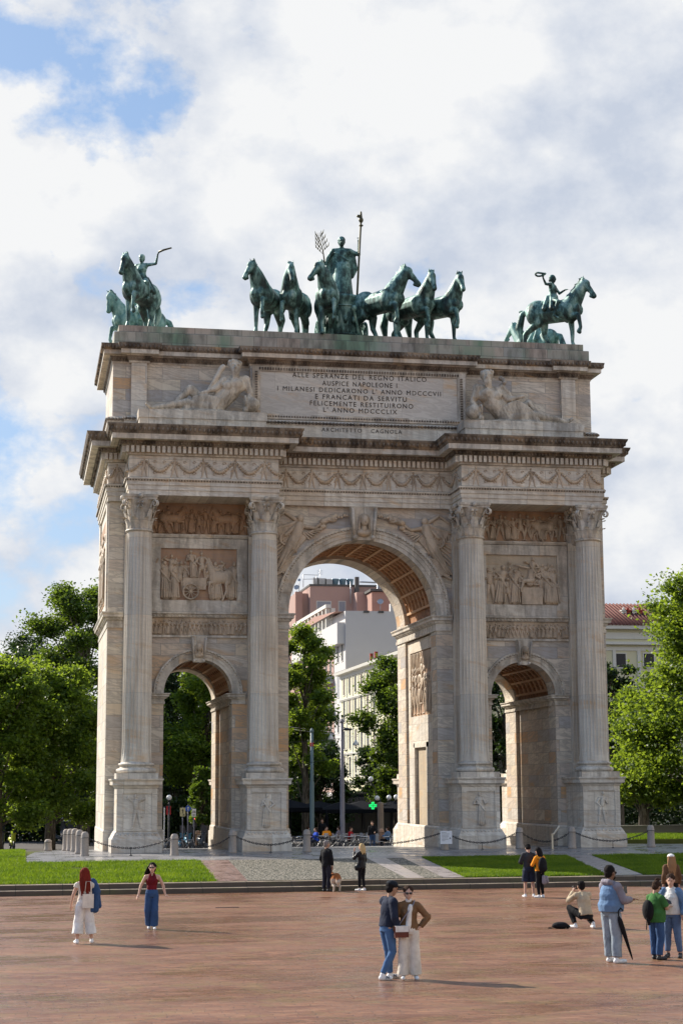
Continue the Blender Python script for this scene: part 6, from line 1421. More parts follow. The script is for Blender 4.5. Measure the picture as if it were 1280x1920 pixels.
def tree(x, y, h, cr, cz0, label, mat='leaf_mid', nl=16000, seed=1, z0=-.95, ls=.17, nclump=90, trunk=.3, sy=1.0, group='trees around the square', lean=0, top_taper=.55):
    rd = np.random.default_rng(seed); e_ = empty('tree', (x, y, z0), label, 'tree', group)
    g = MB(); g.tube([(0, 0, 0), (.1*trunk, 0, h*.2), (lean*.3, .1, h*.45), (lean*.6, .1, h*.8)], [trunk*1.25, trunk, trunk*.75, trunk*.2], 10)
    cc = []; hc = h-cz0; nlobe = max(10, int(nclump/3.8))
    for i in range(nlobe):
        t = ((i+rd.random())/nlobe)**.9*.93+.03; pr = math.sqrt(max(.02, 1-((t-.36)/.68)**2)); a = i*2.4+rd.uniform(-.5, .5); rr = cr*.82*pr*(rd.uniform(.12, 1)**.5)
        L = np.array([rr*math.cos(a)+lean*t, rr*math.sin(a)*sy, cz0+hc*t]); lr = cr*rd.uniform(.16, .42)*(.55+.45*pr)
        for j in range(9):
            d = rd.normal(0, 1, 3); d /= np.linalg.norm(d); q = L+d*lr*np.array([1, 1, .75])*rd.uniform(.55, 1.05); cc.append((*q, cr*rd.uniform(.08, .17), i))
        cc.append((*L, lr*.8, i))
    for c in cc[9::10]:
        zb = max(h*.12, c[2]-.30*hc*rd.uniform(.4, 1)-cr*.3); g.tube([(lean*zb/h*.6, 0, zb), (c[0]*.5, c[1]*.5, (zb+c[2])/2+.2), (c[0], c[1], c[2])], [trunk*.32, trunk*.18, .03], 5)
    g.build('trunk', 'bark', e_, False)
    cc = np.array(cc); w_ = cc[:, 3]**2; w_ /= w_.sum(); idx = rd.choice(len(cc), nl, p=w_)
    d = rd.normal(0, 1, (nl, 3)); d /= np.linalg.norm(d, axis=1)[:, None]; rad = cc[idx, 3]*(np.minimum(np.abs(rd.normal(0, .85, nl)), 1.9)+.1)
    P = cc[idx, :3]+d*rad[:, None]*np.array([1.2, 1.2, .75]); lowz = cz0*.5+1.2*np.array([mnoise.noise((a_*.5, b_*.5, 5)) for a_, b_ in P[:, :2].tolist()])+rd.random(nl)*1.2; P[:, 2] = np.maximum(P[:, 2], lowz)
    u_ = rd.normal(0, 1, (nl, 3)); u_[:, 2] *= .6; u_ /= np.linalg.norm(u_, axis=1)[:, None]; v_ = np.cross(u_, rd.normal(0, 1, (nl, 3))+np.array([0, 0, .6])); v_ /= np.linalg.norm(v_, axis=1)[:, None]
    s_ = ls*rd.uniform(.55, 1.4, nl)[:, None]; V = np.stack([P-u_*s_, P-v_*s_*.6, P+u_*s_, P+v_*s_*.6], 1)
    nrm = np.cross(u_, v_)*s_*.25; V[:, 0] += nrm; V[:, 2] += nrm
    npmesh('crown', V.reshape(-1, 3), np.arange(nl*4).reshape(-1, 4), mat, None).parent = e_
    return e_
def T(px, y, topy, wpx, lowy, label, mat, nl, seed, z0=-.95, **k):
    # stands at depth y under picture column px; its height and spread follow the photograph
    p = at(px, 1500, y); h = at(px, topy, y).z-z0; s_ = (at(px+50, 1500, y)-at(px-50, 1500, y)).length/100; lo = at(px, lowy, y).z-z0
    return tree(p.x, p.y, h, wpx*s_*1.22, max(1.4, lo-2.6),  label, mat, int(nl*2.5), seed, z0=z0, ls=.118, **k)
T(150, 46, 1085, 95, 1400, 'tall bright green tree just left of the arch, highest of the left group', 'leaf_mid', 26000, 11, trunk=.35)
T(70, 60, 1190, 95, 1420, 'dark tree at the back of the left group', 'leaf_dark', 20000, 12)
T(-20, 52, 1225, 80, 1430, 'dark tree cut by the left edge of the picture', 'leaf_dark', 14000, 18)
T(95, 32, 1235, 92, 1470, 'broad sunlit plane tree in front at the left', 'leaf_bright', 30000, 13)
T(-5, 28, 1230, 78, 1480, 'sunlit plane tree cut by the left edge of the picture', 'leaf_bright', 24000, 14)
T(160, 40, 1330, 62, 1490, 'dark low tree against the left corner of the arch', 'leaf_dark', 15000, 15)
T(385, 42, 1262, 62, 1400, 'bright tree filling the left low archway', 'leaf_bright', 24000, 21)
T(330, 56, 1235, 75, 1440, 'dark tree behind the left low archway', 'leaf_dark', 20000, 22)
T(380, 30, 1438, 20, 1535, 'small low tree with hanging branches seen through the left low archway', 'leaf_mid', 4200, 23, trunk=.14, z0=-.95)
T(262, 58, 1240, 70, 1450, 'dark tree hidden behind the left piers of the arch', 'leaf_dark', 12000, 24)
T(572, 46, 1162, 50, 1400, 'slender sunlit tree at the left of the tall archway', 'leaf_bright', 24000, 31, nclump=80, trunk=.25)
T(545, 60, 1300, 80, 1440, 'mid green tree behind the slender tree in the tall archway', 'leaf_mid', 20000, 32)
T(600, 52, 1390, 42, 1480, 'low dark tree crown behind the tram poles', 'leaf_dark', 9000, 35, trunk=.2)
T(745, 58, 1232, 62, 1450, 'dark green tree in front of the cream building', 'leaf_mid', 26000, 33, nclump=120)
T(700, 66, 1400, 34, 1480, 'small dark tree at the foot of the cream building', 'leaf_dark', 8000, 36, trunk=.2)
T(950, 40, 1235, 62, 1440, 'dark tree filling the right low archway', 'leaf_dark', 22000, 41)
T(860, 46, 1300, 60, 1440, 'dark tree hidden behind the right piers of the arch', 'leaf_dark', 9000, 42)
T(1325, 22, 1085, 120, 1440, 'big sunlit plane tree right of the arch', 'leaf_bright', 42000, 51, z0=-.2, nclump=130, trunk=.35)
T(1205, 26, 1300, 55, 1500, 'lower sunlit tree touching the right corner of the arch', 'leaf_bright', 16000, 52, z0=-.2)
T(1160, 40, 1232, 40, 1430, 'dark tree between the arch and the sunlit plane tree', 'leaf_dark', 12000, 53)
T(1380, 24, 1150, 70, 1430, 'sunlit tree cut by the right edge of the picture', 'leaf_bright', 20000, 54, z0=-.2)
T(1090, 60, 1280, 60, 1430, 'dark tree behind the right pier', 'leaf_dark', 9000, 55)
# clipped hedges in the shade under the trees
def hedge(x0, x1, y0, y1, z1, label, n, seed, mat='leaf_dark', z0=-.95):
    rd = np.random.default_rng(seed); P = np.stack([rd.uniform(x0, x1, n), rd.uniform(y0, y1, n), z0+(z1-z0)*rd.random(n)**.8], 1)
    for i in range(n):
        P[i, 2] = z0+(P[i, 2]-z0)*(1+.22*mnoise.noise(Vector((P[i, 0]*.5, P[i, 1]*.5, 3))))
    u_ = rd.normal(0, 1, (n, 3)); u_ /= np.linalg.norm(u_, axis=1)[:, None]; v_ = np.cross(u_, rd.normal(0, 1, (n, 3))); v_ /= np.linalg.norm(v_, axis=1)[:, None]; s_ = .16*rd.uniform(.6, 1.3, n)[:, None]
    V = np.stack([P-u_*s_, P-v_*s_*.6, P+u_*s_, P+v_*s_*.6], 1); prop(npmesh('hedge', V.reshape(-1, 3), np.arange(n*4).reshape(-1, 4), mat), label, 'hedge')
hedge(-34, -13, 49, 52, 2.2, 'long dark hedge under the trees left of the arch', 30000, 61)
hedge(-12, -3, 46, 49, 2.0, 'dark hedge behind the left low archway', 12000, 62)
hedge(3.0, 9.2, 56, 58, 1.9, 'dark hedge behind the left half of the cafe', 12000, 64)
hedge(14.5, 50, 44, 47, 2.6, 'dark hedge under the trees right of the arch', 26000, 63)

# ------------------------------------------------------------------ buildings in the background
simple('plaster_pink', (.40, .265, .225), .85, scale=.4, var=.06); simple('plaster_pink_deep', (.40, .235, .19), .85, scale=.4, var=.06); simple('plaster_white', (.55, .53, .52), .85, scale=.3, var=.05); simple('plaster_cream', (.62, .58, .40), .85, scale=.4, var=.06)
simple('trim_pale', (.64, .62, .56), .8, scale=1, var=.06); simple('window_glass', (.030, .030, .034), .45, .3); simple('roof_dark', (.10, .095, .09), .8, scale=2, var=.3); simple('roof_red', (.15, .055, .042), .85, scale=3, var=.35); simple('shutter_grey', (.27, .28, .31), .7); simple('metal_grey', (.42, .42, .43), .4, metal=.5); simple('chimney_red', (.34, .06, .04), .8); simple('tank_blue', (.20, .30, .36), .35, metal=.5); simple('wood_shutter', (.12, .09, .08), .7)
def wbox(name, mat, parent, *a):
    g = MB(); g.box(*a); return g.build(name, mat, parent)
def window(parent, axis, c, u, z0, w_, h, out, mat='window_glass', frame='trim_pale', sill=True):
    # axis 'x': wall plane at x=c facing -x, u along y ; axis 'y': wall plane at y=c facing -y, u along x
    g = MB()
    def bx(u0, u1, a, b, zz0, zz1, gg):
        if axis == 'x': gg.box(c-b, c-a, u0, u1, zz0, zz1)
        else: gg.box(u0, u1, c-b, c-a, zz0, zz1)
    t = .09; out = out*.5
    bx(u-w_/2-t, u-w_/2, 0, out, z0-t, z0+h+t, g); bx(u+w_/2, u+w_/2+t, 0, out, z0-t, z0+h+t, g); bx(u-w_/2, u+w_/2, 0, out, z0+h, z0+h+t, g); bx(u-w_/2-(.1 if sill else 0), u+w_/2+(.1 if sill else 0), 0, out*1.7, z0-t-.1, z0-t+.0, g)
    f = g.build('window', frame, parent); g = MB(); bx(u-w_/2, u+w_/2, -.0, out*.35, z0-t, z0+h, g); g.build('pane', mat, f)
# cream building: long facade towards the street, facing left
yf_, yn = 150, 104
xf = at(640, 1400, yf_).x; xw = xf
zt = at(633, 1262, yf_).z; 
bl = empty('cream_building', (xw+8, 127, -.95), 'cream building with rows of tall windows and a dark roof seen through the tall archway', 'building')
wbox('wall', 'plaster_cream', bl, xw, xw+16, yn, yf_, -.95, zt-.3)
g = MB(); g.sweep([(xw+10, yf_+.3), (xw, yf_+.3), (xw, yn-.0), (xw+16, yn-.0)][::1], [(-.1, zt-.9), (.1, zt-.9), (.15, zt-.5), (.75, zt-.4), (.85, zt-.05), (-.1, zt)]); g.build('eaves_cornice', 'trim_pale', bl)
g = MB(); g.add([(xw-.8, yn-.5, zt), (xw-.8, yf_+.5, zt), (xw+8, yf_+.5, zt+3.2), (xw+8, yn-.5, zt+3.2), (xw+16.8, yn-.5, zt), (xw+16.8, yf_+.5, zt)], [(0, 3, 2, 1), (3, 4, 5, 2), (0, 4, 3), (1, 2, 5)]); rf = g.build('roof', 'roof_dark', bl)
fl = (zt+.95-4.6)/4
for k in (1, 3):
    g = MB(); zz_ = -.95+4.6+fl*k-.35; g.sweep([(xw, yf_), (xw, yn)][::1], [(-.05, zz_), (.12, zz_), (.25, zz_+.2), (.25, zz_+.28), (-.05, zz_+.28)]); g.build('string_course', 'trim_pale', bl)
g = MB(); g.sweep([(xw, yf_), (xw, yn)], [(-.05, 3.2), (.3, 3.25), (.45, 3.6), (-.05, 3.65)]); g.build('string_course', 'trim_pale', bl)
y = yf_-2.2; nb = 0
while y > yn+1:
    for k in range(4):
        h = (2.45, 2.3, 2.9, 2.0)[k]; window(bl, 'x', xw, y, -.95+4.6+fl*k+.55, 1.05, h, .12, 'wood_shutter' if (k+nb) % 3 == 0 else 'window_glass')
    wbox('pilaster', 'trim_pale', bl, xw-.10, xw+.01, y-2.2, y-1.85, 3.7, zt-.8)
    window(bl, 'x', xw, y, -.6, 2.2, 2.6, .10); y -= 4.0; nb += 1
for k, yy in enumerate((yf_-12, yf_-15, yf_-40)): wbox('chimney', 'chimney_red', rf, xw+1.6, xw+2.0, yy, yy+.4, zt+.6, zt+1.75)
g = MB(); c = (xw+5, yn+14); g.box(c[0]-1, c[0]+1, c[1]-1, c[1]+1, zt+1.5, zt+4.6); g.box(c[0]-1.2, c[0]+1.2, c[1]-1.2, c[1]+1.2, zt+4.6, zt+4.85); g.build('chimney', 'trim_pale', rf)
wbox('roof_dormer', 'trim_pale', rf, xw+2.0, xw+7, yn+2, yn+6, zt+.5, zt+4.6)
# white building with blank side wall
yb = 158; xL = at(648, 1300, yb).x; xR = at(860, 1300, yb).x; z1 = at(700, 1146, yb).z
bw = empty('white_building', (xL+12, yb+20, -.95), 'tall white building with a blank side wall and balconies behind the cream building', 'building')
wbox('wall', 'plaster_white', bw, xL, xR, yb, yb+42, -.95, z1)
wbox('parapet', 'plaster_white', bw, xL+6.5, xL+11, yb-.02, yb+.8, z1-.2, z1+1.1)
for k in range(9): wbox('coping_block', 'roof_dark', bw, xL+2.6+k*2.1, xL+3.4+k*2.1, yb-.15, yb+.3, z1-.25, z1+.05) if not 1 < k < 4 else None
sF = lambda px: None
for row in range(5):
    for yy in (yb+2.4, yb+5.8): window(bw, 'x', xL, yy, z1-7.6-row*5.0+.8, 1.2, 2.9, .10, 'shutter_grey' if row % 2 else 'window_glass')
wbox('pink_facade', 'plaster_pink', bw, xL-.06, xL+.5, yb+9, yb+41.5, 2, z1-5.2)
wbox('top_band', 'plaster_white', bw, xL-1.1, xL+.2, yb+.4, yb+42, z1-4.6, z1-1.6)
for k in range(10): wbox('loggia_post', 'trim_pale', bw, xL-1.0, xL-.5, yb+10+k*3.2, yb+10.6+k*3.2, z1-1.6, z1+1.4)
wbox('loggia_beam', 'trim_pale', bw, xL-1.1, xL-.4, yb+9.6, yb+41, z1+1.4, z1+1.9); wbox('loggia_wall', 'trim_pale', bw, xL-.3, xL+.3, yb+9.6, yb+41, z1-.1, z1+1.35)
for row in range(5):
    for k in range(8): window(bw, 'x', xL-.06, yb+11.5+k*3.7, z1-9-row*4.1+.9, 1.3, 2.3, .1)
    if row < 4:
        b_ = wbox('balcony', 'plaster_white', bw, xL-1.6, xL-.06, yb+9.3, yb+17, z1-9.6-row*4.1, z1-9.4-row*4.1); wbox('balcony_rail', 'trim_pale', b_, xL-1.6, xL-1.5, yb+9.3, yb+17, z1-9.4-row*4.1, z1-8.5-row*4.1); wbox('balcony_rail', 'shutter_grey', b_, xL-1.48, xL-.08, yb+9.3, yb+9.36, z1-9.4-row*4.1, z1-8.5-row*4.1)
g = MB(); g.add([(xL-1.2, yb+1, z1-.02), (xR, yb+1, z1-.02), (xR, yb+20, z1+1.0), (xL-1.2, yb+20, z1+1.0), (xR, yb+41, z1-.02), (xL-1.2, yb+41, z1-.02)], [(0, 1, 2, 3), (3, 2, 4, 5), (0, 3, 5), (1, 4, 2)]); g.build('roof', 'plaster_pink_deep', bw)
# pink building further back with roof installations
yp = 208; P = lambda px, py: at(px, py, yp)
a = P(581, 1099); b = P(748, 1099); zt_ = a.z
bp = empty('pink_building', (a.x+14, yp+14, -.95), 'large pink apartment block with tanks and aerials on its flat roof', 'building')
wbox('wall', 'plaster_pink', bp, a.x, at(726, 1100, yp).x, yp, yp+30, -.95, zt_)
wbox('parapet', 'roof_dark', bp, a.x-.1, at(726, 1100, yp).x+.1, yp-.1, yp+30, zt_, zt_+.35)
wbox('side_wing', 'plaster_pink', bp, P(557, 1108).x, a.x, yp+2, yp+24, -.95, P(560, 1110).z); wbox('side_wing', 'plaster_pink_deep', bp, P(557, 1108).x-.1, P(569, 1108).x, yp+1.2, yp+2.2, -.95, P(560, 1108).z)
wbox('side_wing', 'plaster_pink', bp, P(470, 1108).x, P(557, 1108).x, yp+16, yp+30, -.95, P(537, 1124).z)
zg = P(640, 1144).z; window(bp, 'y', yp, P(607, 1140).x, P(607, 1148).z, 2.4, P(607, 1128).z-P(607, 1148).z, .12, 'shutter_grey')
window(bp, 'y', yp, P(641, 1140).x, P(641, 1148).z, 1.1, P(641, 1128).z-P(641, 1148).z, .12, 'shutter_grey')
wbox('stair_block', 'plaster_pink', bp, P(660, 1115).x, P(760, 1115).x, yp-4, yp-.01, P(660, 1150).z, P(660, 1115).z); wbox('terrace_block', 'plaster_pink_deep', bp, P(677, 1120).x, P(790, 1120).x, yp-9, yp-4.01, P(680, 1150).z-2, P(690, 1121).z); wbox('terrace_roof', 'roof_dark', bp, P(674, 1120).x, P(792, 1120).x, yp-9.4, yp-3.9, P(690, 1120).z, P(690, 1120).z+.4)
wbox('chimney', 'roof_dark', bp, P(664, 1100).x, P(671, 1100).x, yp-1.0, yp-.15, zt_-1.2, zt_+1.6)
roofu = []
for k, px in enumerate((636, 650, 664)):
    g = MB(); p = P(px, 1095); g.lathe((p.x, yp+4, zt_+.35), [(.40, 0), (.45, .2), (.62, 1.2), (.66, 1.35), (.66, 1.42), (.2, 1.5)], 18); prop(g.build('water_tank', 'tank_blue'), ('left', 'middle', 'right')[k]+' one of the three tapered blue tanks on the roof of the pink building', 'tank', 'tanks on the pink building')
for k, (px, w_) in enumerate(((598, 1.4), (609, 2.2), (622, 1.9))):
    p = P(px, 1095); g = MB(); g.box(p.x-w_/3, p.x+w_/3, yp+3, yp+4.2, zt_+.35, zt_+1.85-.1*k); 
    for j in range(5): g.box(p.x-w_/3-.03, p.x+w_/3+.03, yp+2.93, yp+3.0, zt_+.55+j*.22, zt_+.62+j*.22)
    prop(g.build('ventilation_unit', 'metal_grey'), ('leftmost', 'middle', 'rightmost')[k]+' of the three grey ventilation units on the roof of the pink building', 'ventilation unit', 'ventilation units on the pink building')
g = MB(); p0 = P(575, 1098)
for px in (572, 596): p = P(px, 1098); g.tube([(p.x, yp+2, zt_), (p.x, yp+2, zt_+2.2)], .06, 5)
g.tube([(P(572, 1080).x, yp+2, zt_+2.2), (P(600, 1080).x, yp+2, zt_+2.15)], .05, 5); g.tube([(P(572, 1080).x, yp+2, zt_+1.4), (P(600, 1080).x, yp+2, zt_+1.5)], .05, 5); prop(g.build('roof_rack', 'metal_grey'), 'thin metal frame at the left end of the pink building roof', 'frame')
for px, hh, lb in ((609, 3.6, 'tall aerial mast on the pink building'), (557, 2.4, 'left aerial mast on the pink building side wing')):
    p = P(px, 1100); g = MB(); g.tube([(p.x, yp+5, zt_-1), (p.x, yp+5, zt_+hh)], .045, 5)
    for k in range(4): g.tube([(p.x-.5, yp+5, zt_+hh-.3-k*.22), (p.x+.5, yp+5, zt_+hh-.25-k*.22)], .025, 4)
    prop(g.build('aerial', 'metal_grey'), lb, 'aerial')
def dish(px, py, y, r, lb):
    p = at(px, py, y); g = MB(); g.lathe((0, 0, 0), [(.02, 0), (r*.6, .12*r), (r, .3*r), (r*1.0, .34*r), (r*.6, .2*r), (.02, .06)], 20); g.xf(Matrix.Translation(p) @ Vector((-.3, -1, .5)).to_track_quat('Z', 'Y').to_matrix().to_4x4()); g.tube([p, p+Vector((0, .3, -2.2))], .06, 5); prop(g.build('satellite_dish', 'metal_grey'), lb, 'satellite dish')
dish(556, 1102, yp+12, .48, 'satellite dish at the left end of the pink building'); dish(561, 1088, yp+12, .28, 'small satellite dish above the larger one on the left'); dish(713, 1129, yp-10, .52, 'satellite dish on the pink terrace block')
X6, X7, X11, X5 = P(676, 1095).x, P(706, 1095).x, P(711, 1095).x, P(655, 1095).x
for pts, r_, lb in (([(X6, yp+1, zt_+1.0), (X7, yp+1, zt_+.9)], .14, 'horizontal grey duct along the roof edge of the pink building'), ([(X7, yp-1, zt_+.6), (X7, yp-1, zt_-2.6)], .2, 'left of the two upright grey pipes at the right end of the pink building'), ([(X11, yp-1, zt_+.4), (X11, yp-1, zt_-2.6)], .2, 'right of the two upright grey pipes at the right end of the pink building'), ([(X5, yp-1, zt_+.8), (X5, yp-1, zt_-3)], .1, 'thin grey pipe left of the chimney on the pink building')):
    g = MB(); g.tube(pts, r_, 8); prop(g.build('ventilation_pipe', 'metal_grey'), lb, 'pipe')
# yellow house on the right
yy = 74; P = lambda px, py: at(px, py, yy); x0, x1 = P(1095, 1200).x, P(1340, 1200).x; ze = P(1140, 1173).z
by = empty('yellow_house', ((x0+x1)/2, yy+8, -.95), 'pale yellow house with a red tiled roof and chimneys behind the trees on the right', 'building')
wbox('wall', 'plaster_cream', by, x0, x1, yy, yy+16, -.95, ze)
for za, zb_, o_ in ((P(1140, 1198).z, P(1140, 1186).z, .12), (P(1140, 1209).z, P(1140, 1204).z, .55), (ze-.35, ze, .7), (P(1140, 1220).z, P(1140, 1213).z, .10)): wbox('cornice', 'trim_pale', by, x0-o_, x1+o_, yy-o_, yy+.2, za, zb_)
for px in (1131, 1150, 1196, 1240): wbox('pilaster', 'trim_pale', by, P(px-3, 1200).x, P(px+3, 1200).x, yy-.11, yy+.01, -.9, P(px, 1213).z)
for px in (1163, 1216, 1262):
    window(by, 'y', yy, P(px, 1240).x, P(px, 1250).z, 1.0, P(px, 1226).z-P(px, 1250).z, .10); window(by, 'y', yy, P(px, 1240).x, P(px, 1330).z, 1.0, 2.4, .10)
g = MB(); zr = P(1150, 1152).z+1.6; g.add([(x0-.8, yy-.8, ze), (x1+.8, yy-.8, ze), (x1-1, yy+6, zr), (P(1150, 1150).x-1, yy+6, zr), (x0-.8, yy+17, ze), (x1+.8, yy+17, ze)], [(0, 1, 2, 3), (3, 2, 5, 4), (0, 3, 4), (1, 5, 2)])
rf = g.build('roof', 'roof_red', by)
g = MB(); k = 0
for i in range(60):
    x = x0+i*.36
    if x > x1: break
    f0 = max(0, (P(1150, 1150).x-1-x)/(P(1150, 1150).x-1-x0)) if x < P(1150, 1150).x-1 else 0
    g.tube([(x, yy-.8, ze+.03), (x, yy-.8+6.8*(1-f0), ze+(zr-ze)*(1-f0)+.03)], .09, 5)
g.build('roof_tiles', 'roof_red', rf)
for px, m_ in ((1169, 'trim_pale'), (1177, 'chimney_red'), (1188, 'trim_pale'), (1199, 'chimney_red')):
    p = at(px, 1155, yy+3); g = MB(); g.box(p.x-.22, p.x+.22, yy+2.8, yy+3.2, p.z-1.0, p.z+.45); g.box(p.x-.3, p.x+.3, yy+2.7, yy+3.3, p.z+.45, p.z+.55); g.lathe((p.x, yy+3, p.z+.55), [(.12, 0), (.12, .2), (.02, .3)], 10); g.build('chimney', m_, rf)
p = P(1192, 1166); g = MB(); g.add([(p.x-.5, yy+.9, p.z-.1), (p.x+.5, yy+.9, p.z-.1), (p.x+.5, yy+1.9, p.z+.45), (p.x-.5, yy+1.9, p.z+.45)], [(0, 1, 2, 3)]); g.build('skylight', 'shutter_grey', rf)
# dark base wall of the row behind the trees (shop fronts in shade), left and right
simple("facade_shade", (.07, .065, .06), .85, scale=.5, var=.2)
def row_house(x0, x1, y, h, label, mat):
    e_ = empty('row_building', ((x0+x1)/2, y+6, -.95), label, 'building', 'low buildings behind the trees'); wbox('wall', mat, e_, x0, x1, y, y+12, -.95, h); n = int((x1-x0)/3.4)
    for i in range(n):
        for z in (0, 4.2): 
            if z+3 < h: window(e_, 'y', y, x0+1.7+i*3.4, z, 1.4, 2.4, .1)
    wbox('cornice', 'trim_pale', e_, x0-.2, x1+.2, y-.4, y+.2, h-.4, h)
row_house(-56, -14, 82, 9, 'long low building in the shade behind the left trees', 'facade_shade')
row_house(-13, 1.0, 84, 9, 'low building in the shade behind the left low archway', 'facade_shade')
row_house(30, 80, 92, 8, 'low building behind the hedge on the right', 'facade_shade')
# ------------------------------------------------------------------ street furniture behind the arch
simple('pole_green', (.12, .18, .19), .5, .5, var=.1); simple('pole_grey', (.20, .19, .22), .5, .5); simple('globe_white', (.80, .80, .78), .35, .5, var=.02)
simple('sign_blue', (.03, .10, .42), .5); simple('sign_white', (.72, .72, .70), .5); simple('sign_yellow', (.55, .48, .26), .6); simple('sign_red', (.50, .02, .03), .5); simple('awning_black', (.006, .007, .010), .9, .1); simple('light_red', (1, .02, .08), .4, emit=3); simple('cross_green', (.02, 1, .22), .4, emit=.55); simple('cafe_metal', (.42, .42, .43), .45, metal=.3); simple('pillar_stone', (.26, .20, .15), .8)
def pole(px, y, topy, boty, r, mat, label, name='tram_pole'):
    a, b = at(px, boty, y), at(px, topy, y); e_ = empty(name, (a.x, y, -.96), label, 'pole'); g = MB(); h = b.z+.96
    g.lathe((0, 0, 0), [(r*1.5, 0), (r*1.5, .3), (r*1.12, .4), (r, h*.55), (r*.8, h*.56), (r*.72, h)], 14); g.build('shaft', mat, e_, False)
    g = MB(); g.lathe((0, 0, h), [(r*.9, -.08), (r*.95, 0), (r*.5, .14), (.01, .2)], 12); g.build('finial', mat, e_, False); return e_, h
e_, h = pole(585, 33, 1371, 1583, .14, 'pole_green', 'green tram wire pole at the left of the tall archway view')
g = MB(); g.box(-.1, .1, -.1, .1, h-1.0, h-.75); g.build('bracket', 'sign_red', e_, False)
e_, h = pole(642, 31, 1353, 1585, .145, 'pole_grey', 'taller grey street lamp pole in the middle of the tall archway view')
g = MB(); g.tube([(0, 0, h-.35), (.3, -.05, h-.45)], .03, 6); g.lathe((.32, -.05, h-.52), [(.03, .12), (.30, .05), (.34, 0), (.28, -.05), (.03, -.08)], 20); g.build('lamp_head', 'iron', e_, False)
for (x0, y0), (x1, y1), lb in (((420, 1386), (642, 1384), 'upper tram wire'), ((420, 1440), (642, 1419), 'lower tram wire'), ((642, 1419), (830, 1448), 'tram wire running right from the grey pole')):
    a, b = at(x0, y0, 33), at(x1, y1, 31); g = MB(); g.tube([a.lerp(b, t/8)-Vector((0, 0, .25*4*(t/8)*(1-t/8))) for t in range(9)], .014, 4); prop(g.build('tram_wire', 'iron'), lb+' seen through the tall archway', 'wire')
for px, py, lb in ((620, 1387, 'left'), (667, 1397, 'right')):
    p = at(px, py, 45); g = MB(); g.lathe((p.x, 45, p.z), [(.05, .35), (.12, .25), (.24, 0), (.22, -.03), (.02, -.06)], 16); g.tube([(p.x, 45, p.z+.3), (p.x, 45, p.z+.55), (p.x-4.5, 45.2, p.z+1.1)], .012, 4); prop(g.build('hanging_lamp', 'globe_white'), lb+' small white street lamp hanging on a wire in front of the buildings', 'lamp')
def globes(cx, y, zb, zt, offs, label, pillar=False):
    e_ = empty('globe_lamp', (cx, y, zb), label, 'street lamp', 'globe street lamps')
    g = MB(); g.lathe((0, 0, 0), [(.14, 0), (.13, .3), (.06, .5), (.05, zt-zb)], 12); g.build('post', 'iron', e_, False)
    for dx, dz, r in offs:
        g = MB(); g.tube([(0, 0, zt-zb-.4), (dx*.6, 0, zt-zb+dz-.55), (dx, 0, zt-zb+dz-r)], .025, 6); g.lathe((dx, 0, zt-zb+dz-r-.02), [(.09, -.04), (.11, .02)], 10); a = g.build('arm', 'iron', e_, False)
        g = MB(); g.ell((dx, 0, zt-zb+dz), (r, r, r), None, 20); g.build('globe', 'globe_white', e_, False)
p = at(712, 1500, 33); z = lambda px, py, y=33: at(px, py, y).z
globes(p.x, 33, -.96, z(712, 1497), [(at(695, 1461, 33).x-p.x, z(695, 1461)-z(712, 1497), .165), (at(707, 1499, 33).x-p.x, .0, .165), (at(729, 1497, 33).x-p.x, .04, .165), (at(742.5, 1496, 33).x-p.x, .06, .165)], 'street lamp with four white globes beside the pharmacy cross')
g = MB(); g.lathe((p.x-.05, 32.6, -.96), [(.24, 0), (.22, .1), (.20, 2.6), (.21, 2.75), (.05, 2.8)], 16); prop(g.build('stone_column', 'pillar_stone'), 'short brown stone column under the white globe lamps', 'column')
p = at(317, 1500, 30); globes(p.x, 30, -.96, at(317, 1496, 30).z, [(0, 0, .17), (at(300, 1498, 30).x-p.x, -.05, .15)], 'street lamp with white globes in the left low archway')
# signs in the left archway
def sign(px, y, topy, shape, mat, w_, h_, label, extra=None, boty=1580, pm='pole_grey'):
    p = at(px, topy, y); e_ = empty('road_sign', (p.x, y, -.96), label, 'road sign', 'road signs behind the left archway'); g = MB(); g.tube([(0, .04, 0), (0, .04, p.z+.96+.05)], .035, 8); g.build('post', pm, e_, False); zt2 = p.z+.96
    g = MB()
    if shape == 'disc': g.lathe((0, 0, 0), [(w_/2, 0), (w_/2, .03)], 24); g.xf(Matrix.Translation((0, 0, zt2-w_/2)) @ Matrix.Rotation(math.pi/2, 4, 'X'))
    else: g.box(-w_/2, w_/2, -.03, 0, zt2-h_, zt2)
    f = g.build('plate', mat, e_, False)
    if extra:
        g = MB(); extra(g, zt2); g.build('symbol', ('sign_white' if mat in ('sign_blue', 'sign_red') else 'letter_dark'), f, False)
    return e_
arrow = lambda s_: (lambda g, z: (g.box(-.03*s_, .03*s_, -.045, -.036, z-.46*s_-.1, z-.12*s_-.1), g.add([(-.11*s_, -.04, z-.2*s_-.1), (.11*s_, -.04, z-.2*s_-.1), (0, -.04, z-.02*s_-.1)], [(0, 1, 2)])))
sign(352.5, 28, 1511, 'disc', 'sign_blue', .36, 0, 'round blue sign with a white arrow behind the left archway', lambda g, z: (g.box(-.025, .025, -.045, -.036, z-.30, z-.14), g.add([(-.08, -.045, z-.16), (.08, -.045, z-.16), (0, -.045, z-.06)], [(0, 1, 2)])))
sign(342.5, 27, 1515, 'box', 'sign_yellow', .33, .52, 'yellow rectangular sign with a black cross shape behind the left archway', lambda g, z: (g.box(-.018, .018, -.045, -.036, z-.34, z-.08), g.box(-.06, .06, -.045, -.036, z-.17, z-.14), g.box(.02, .1, -.045, -.036, z-.46, z-.40)))
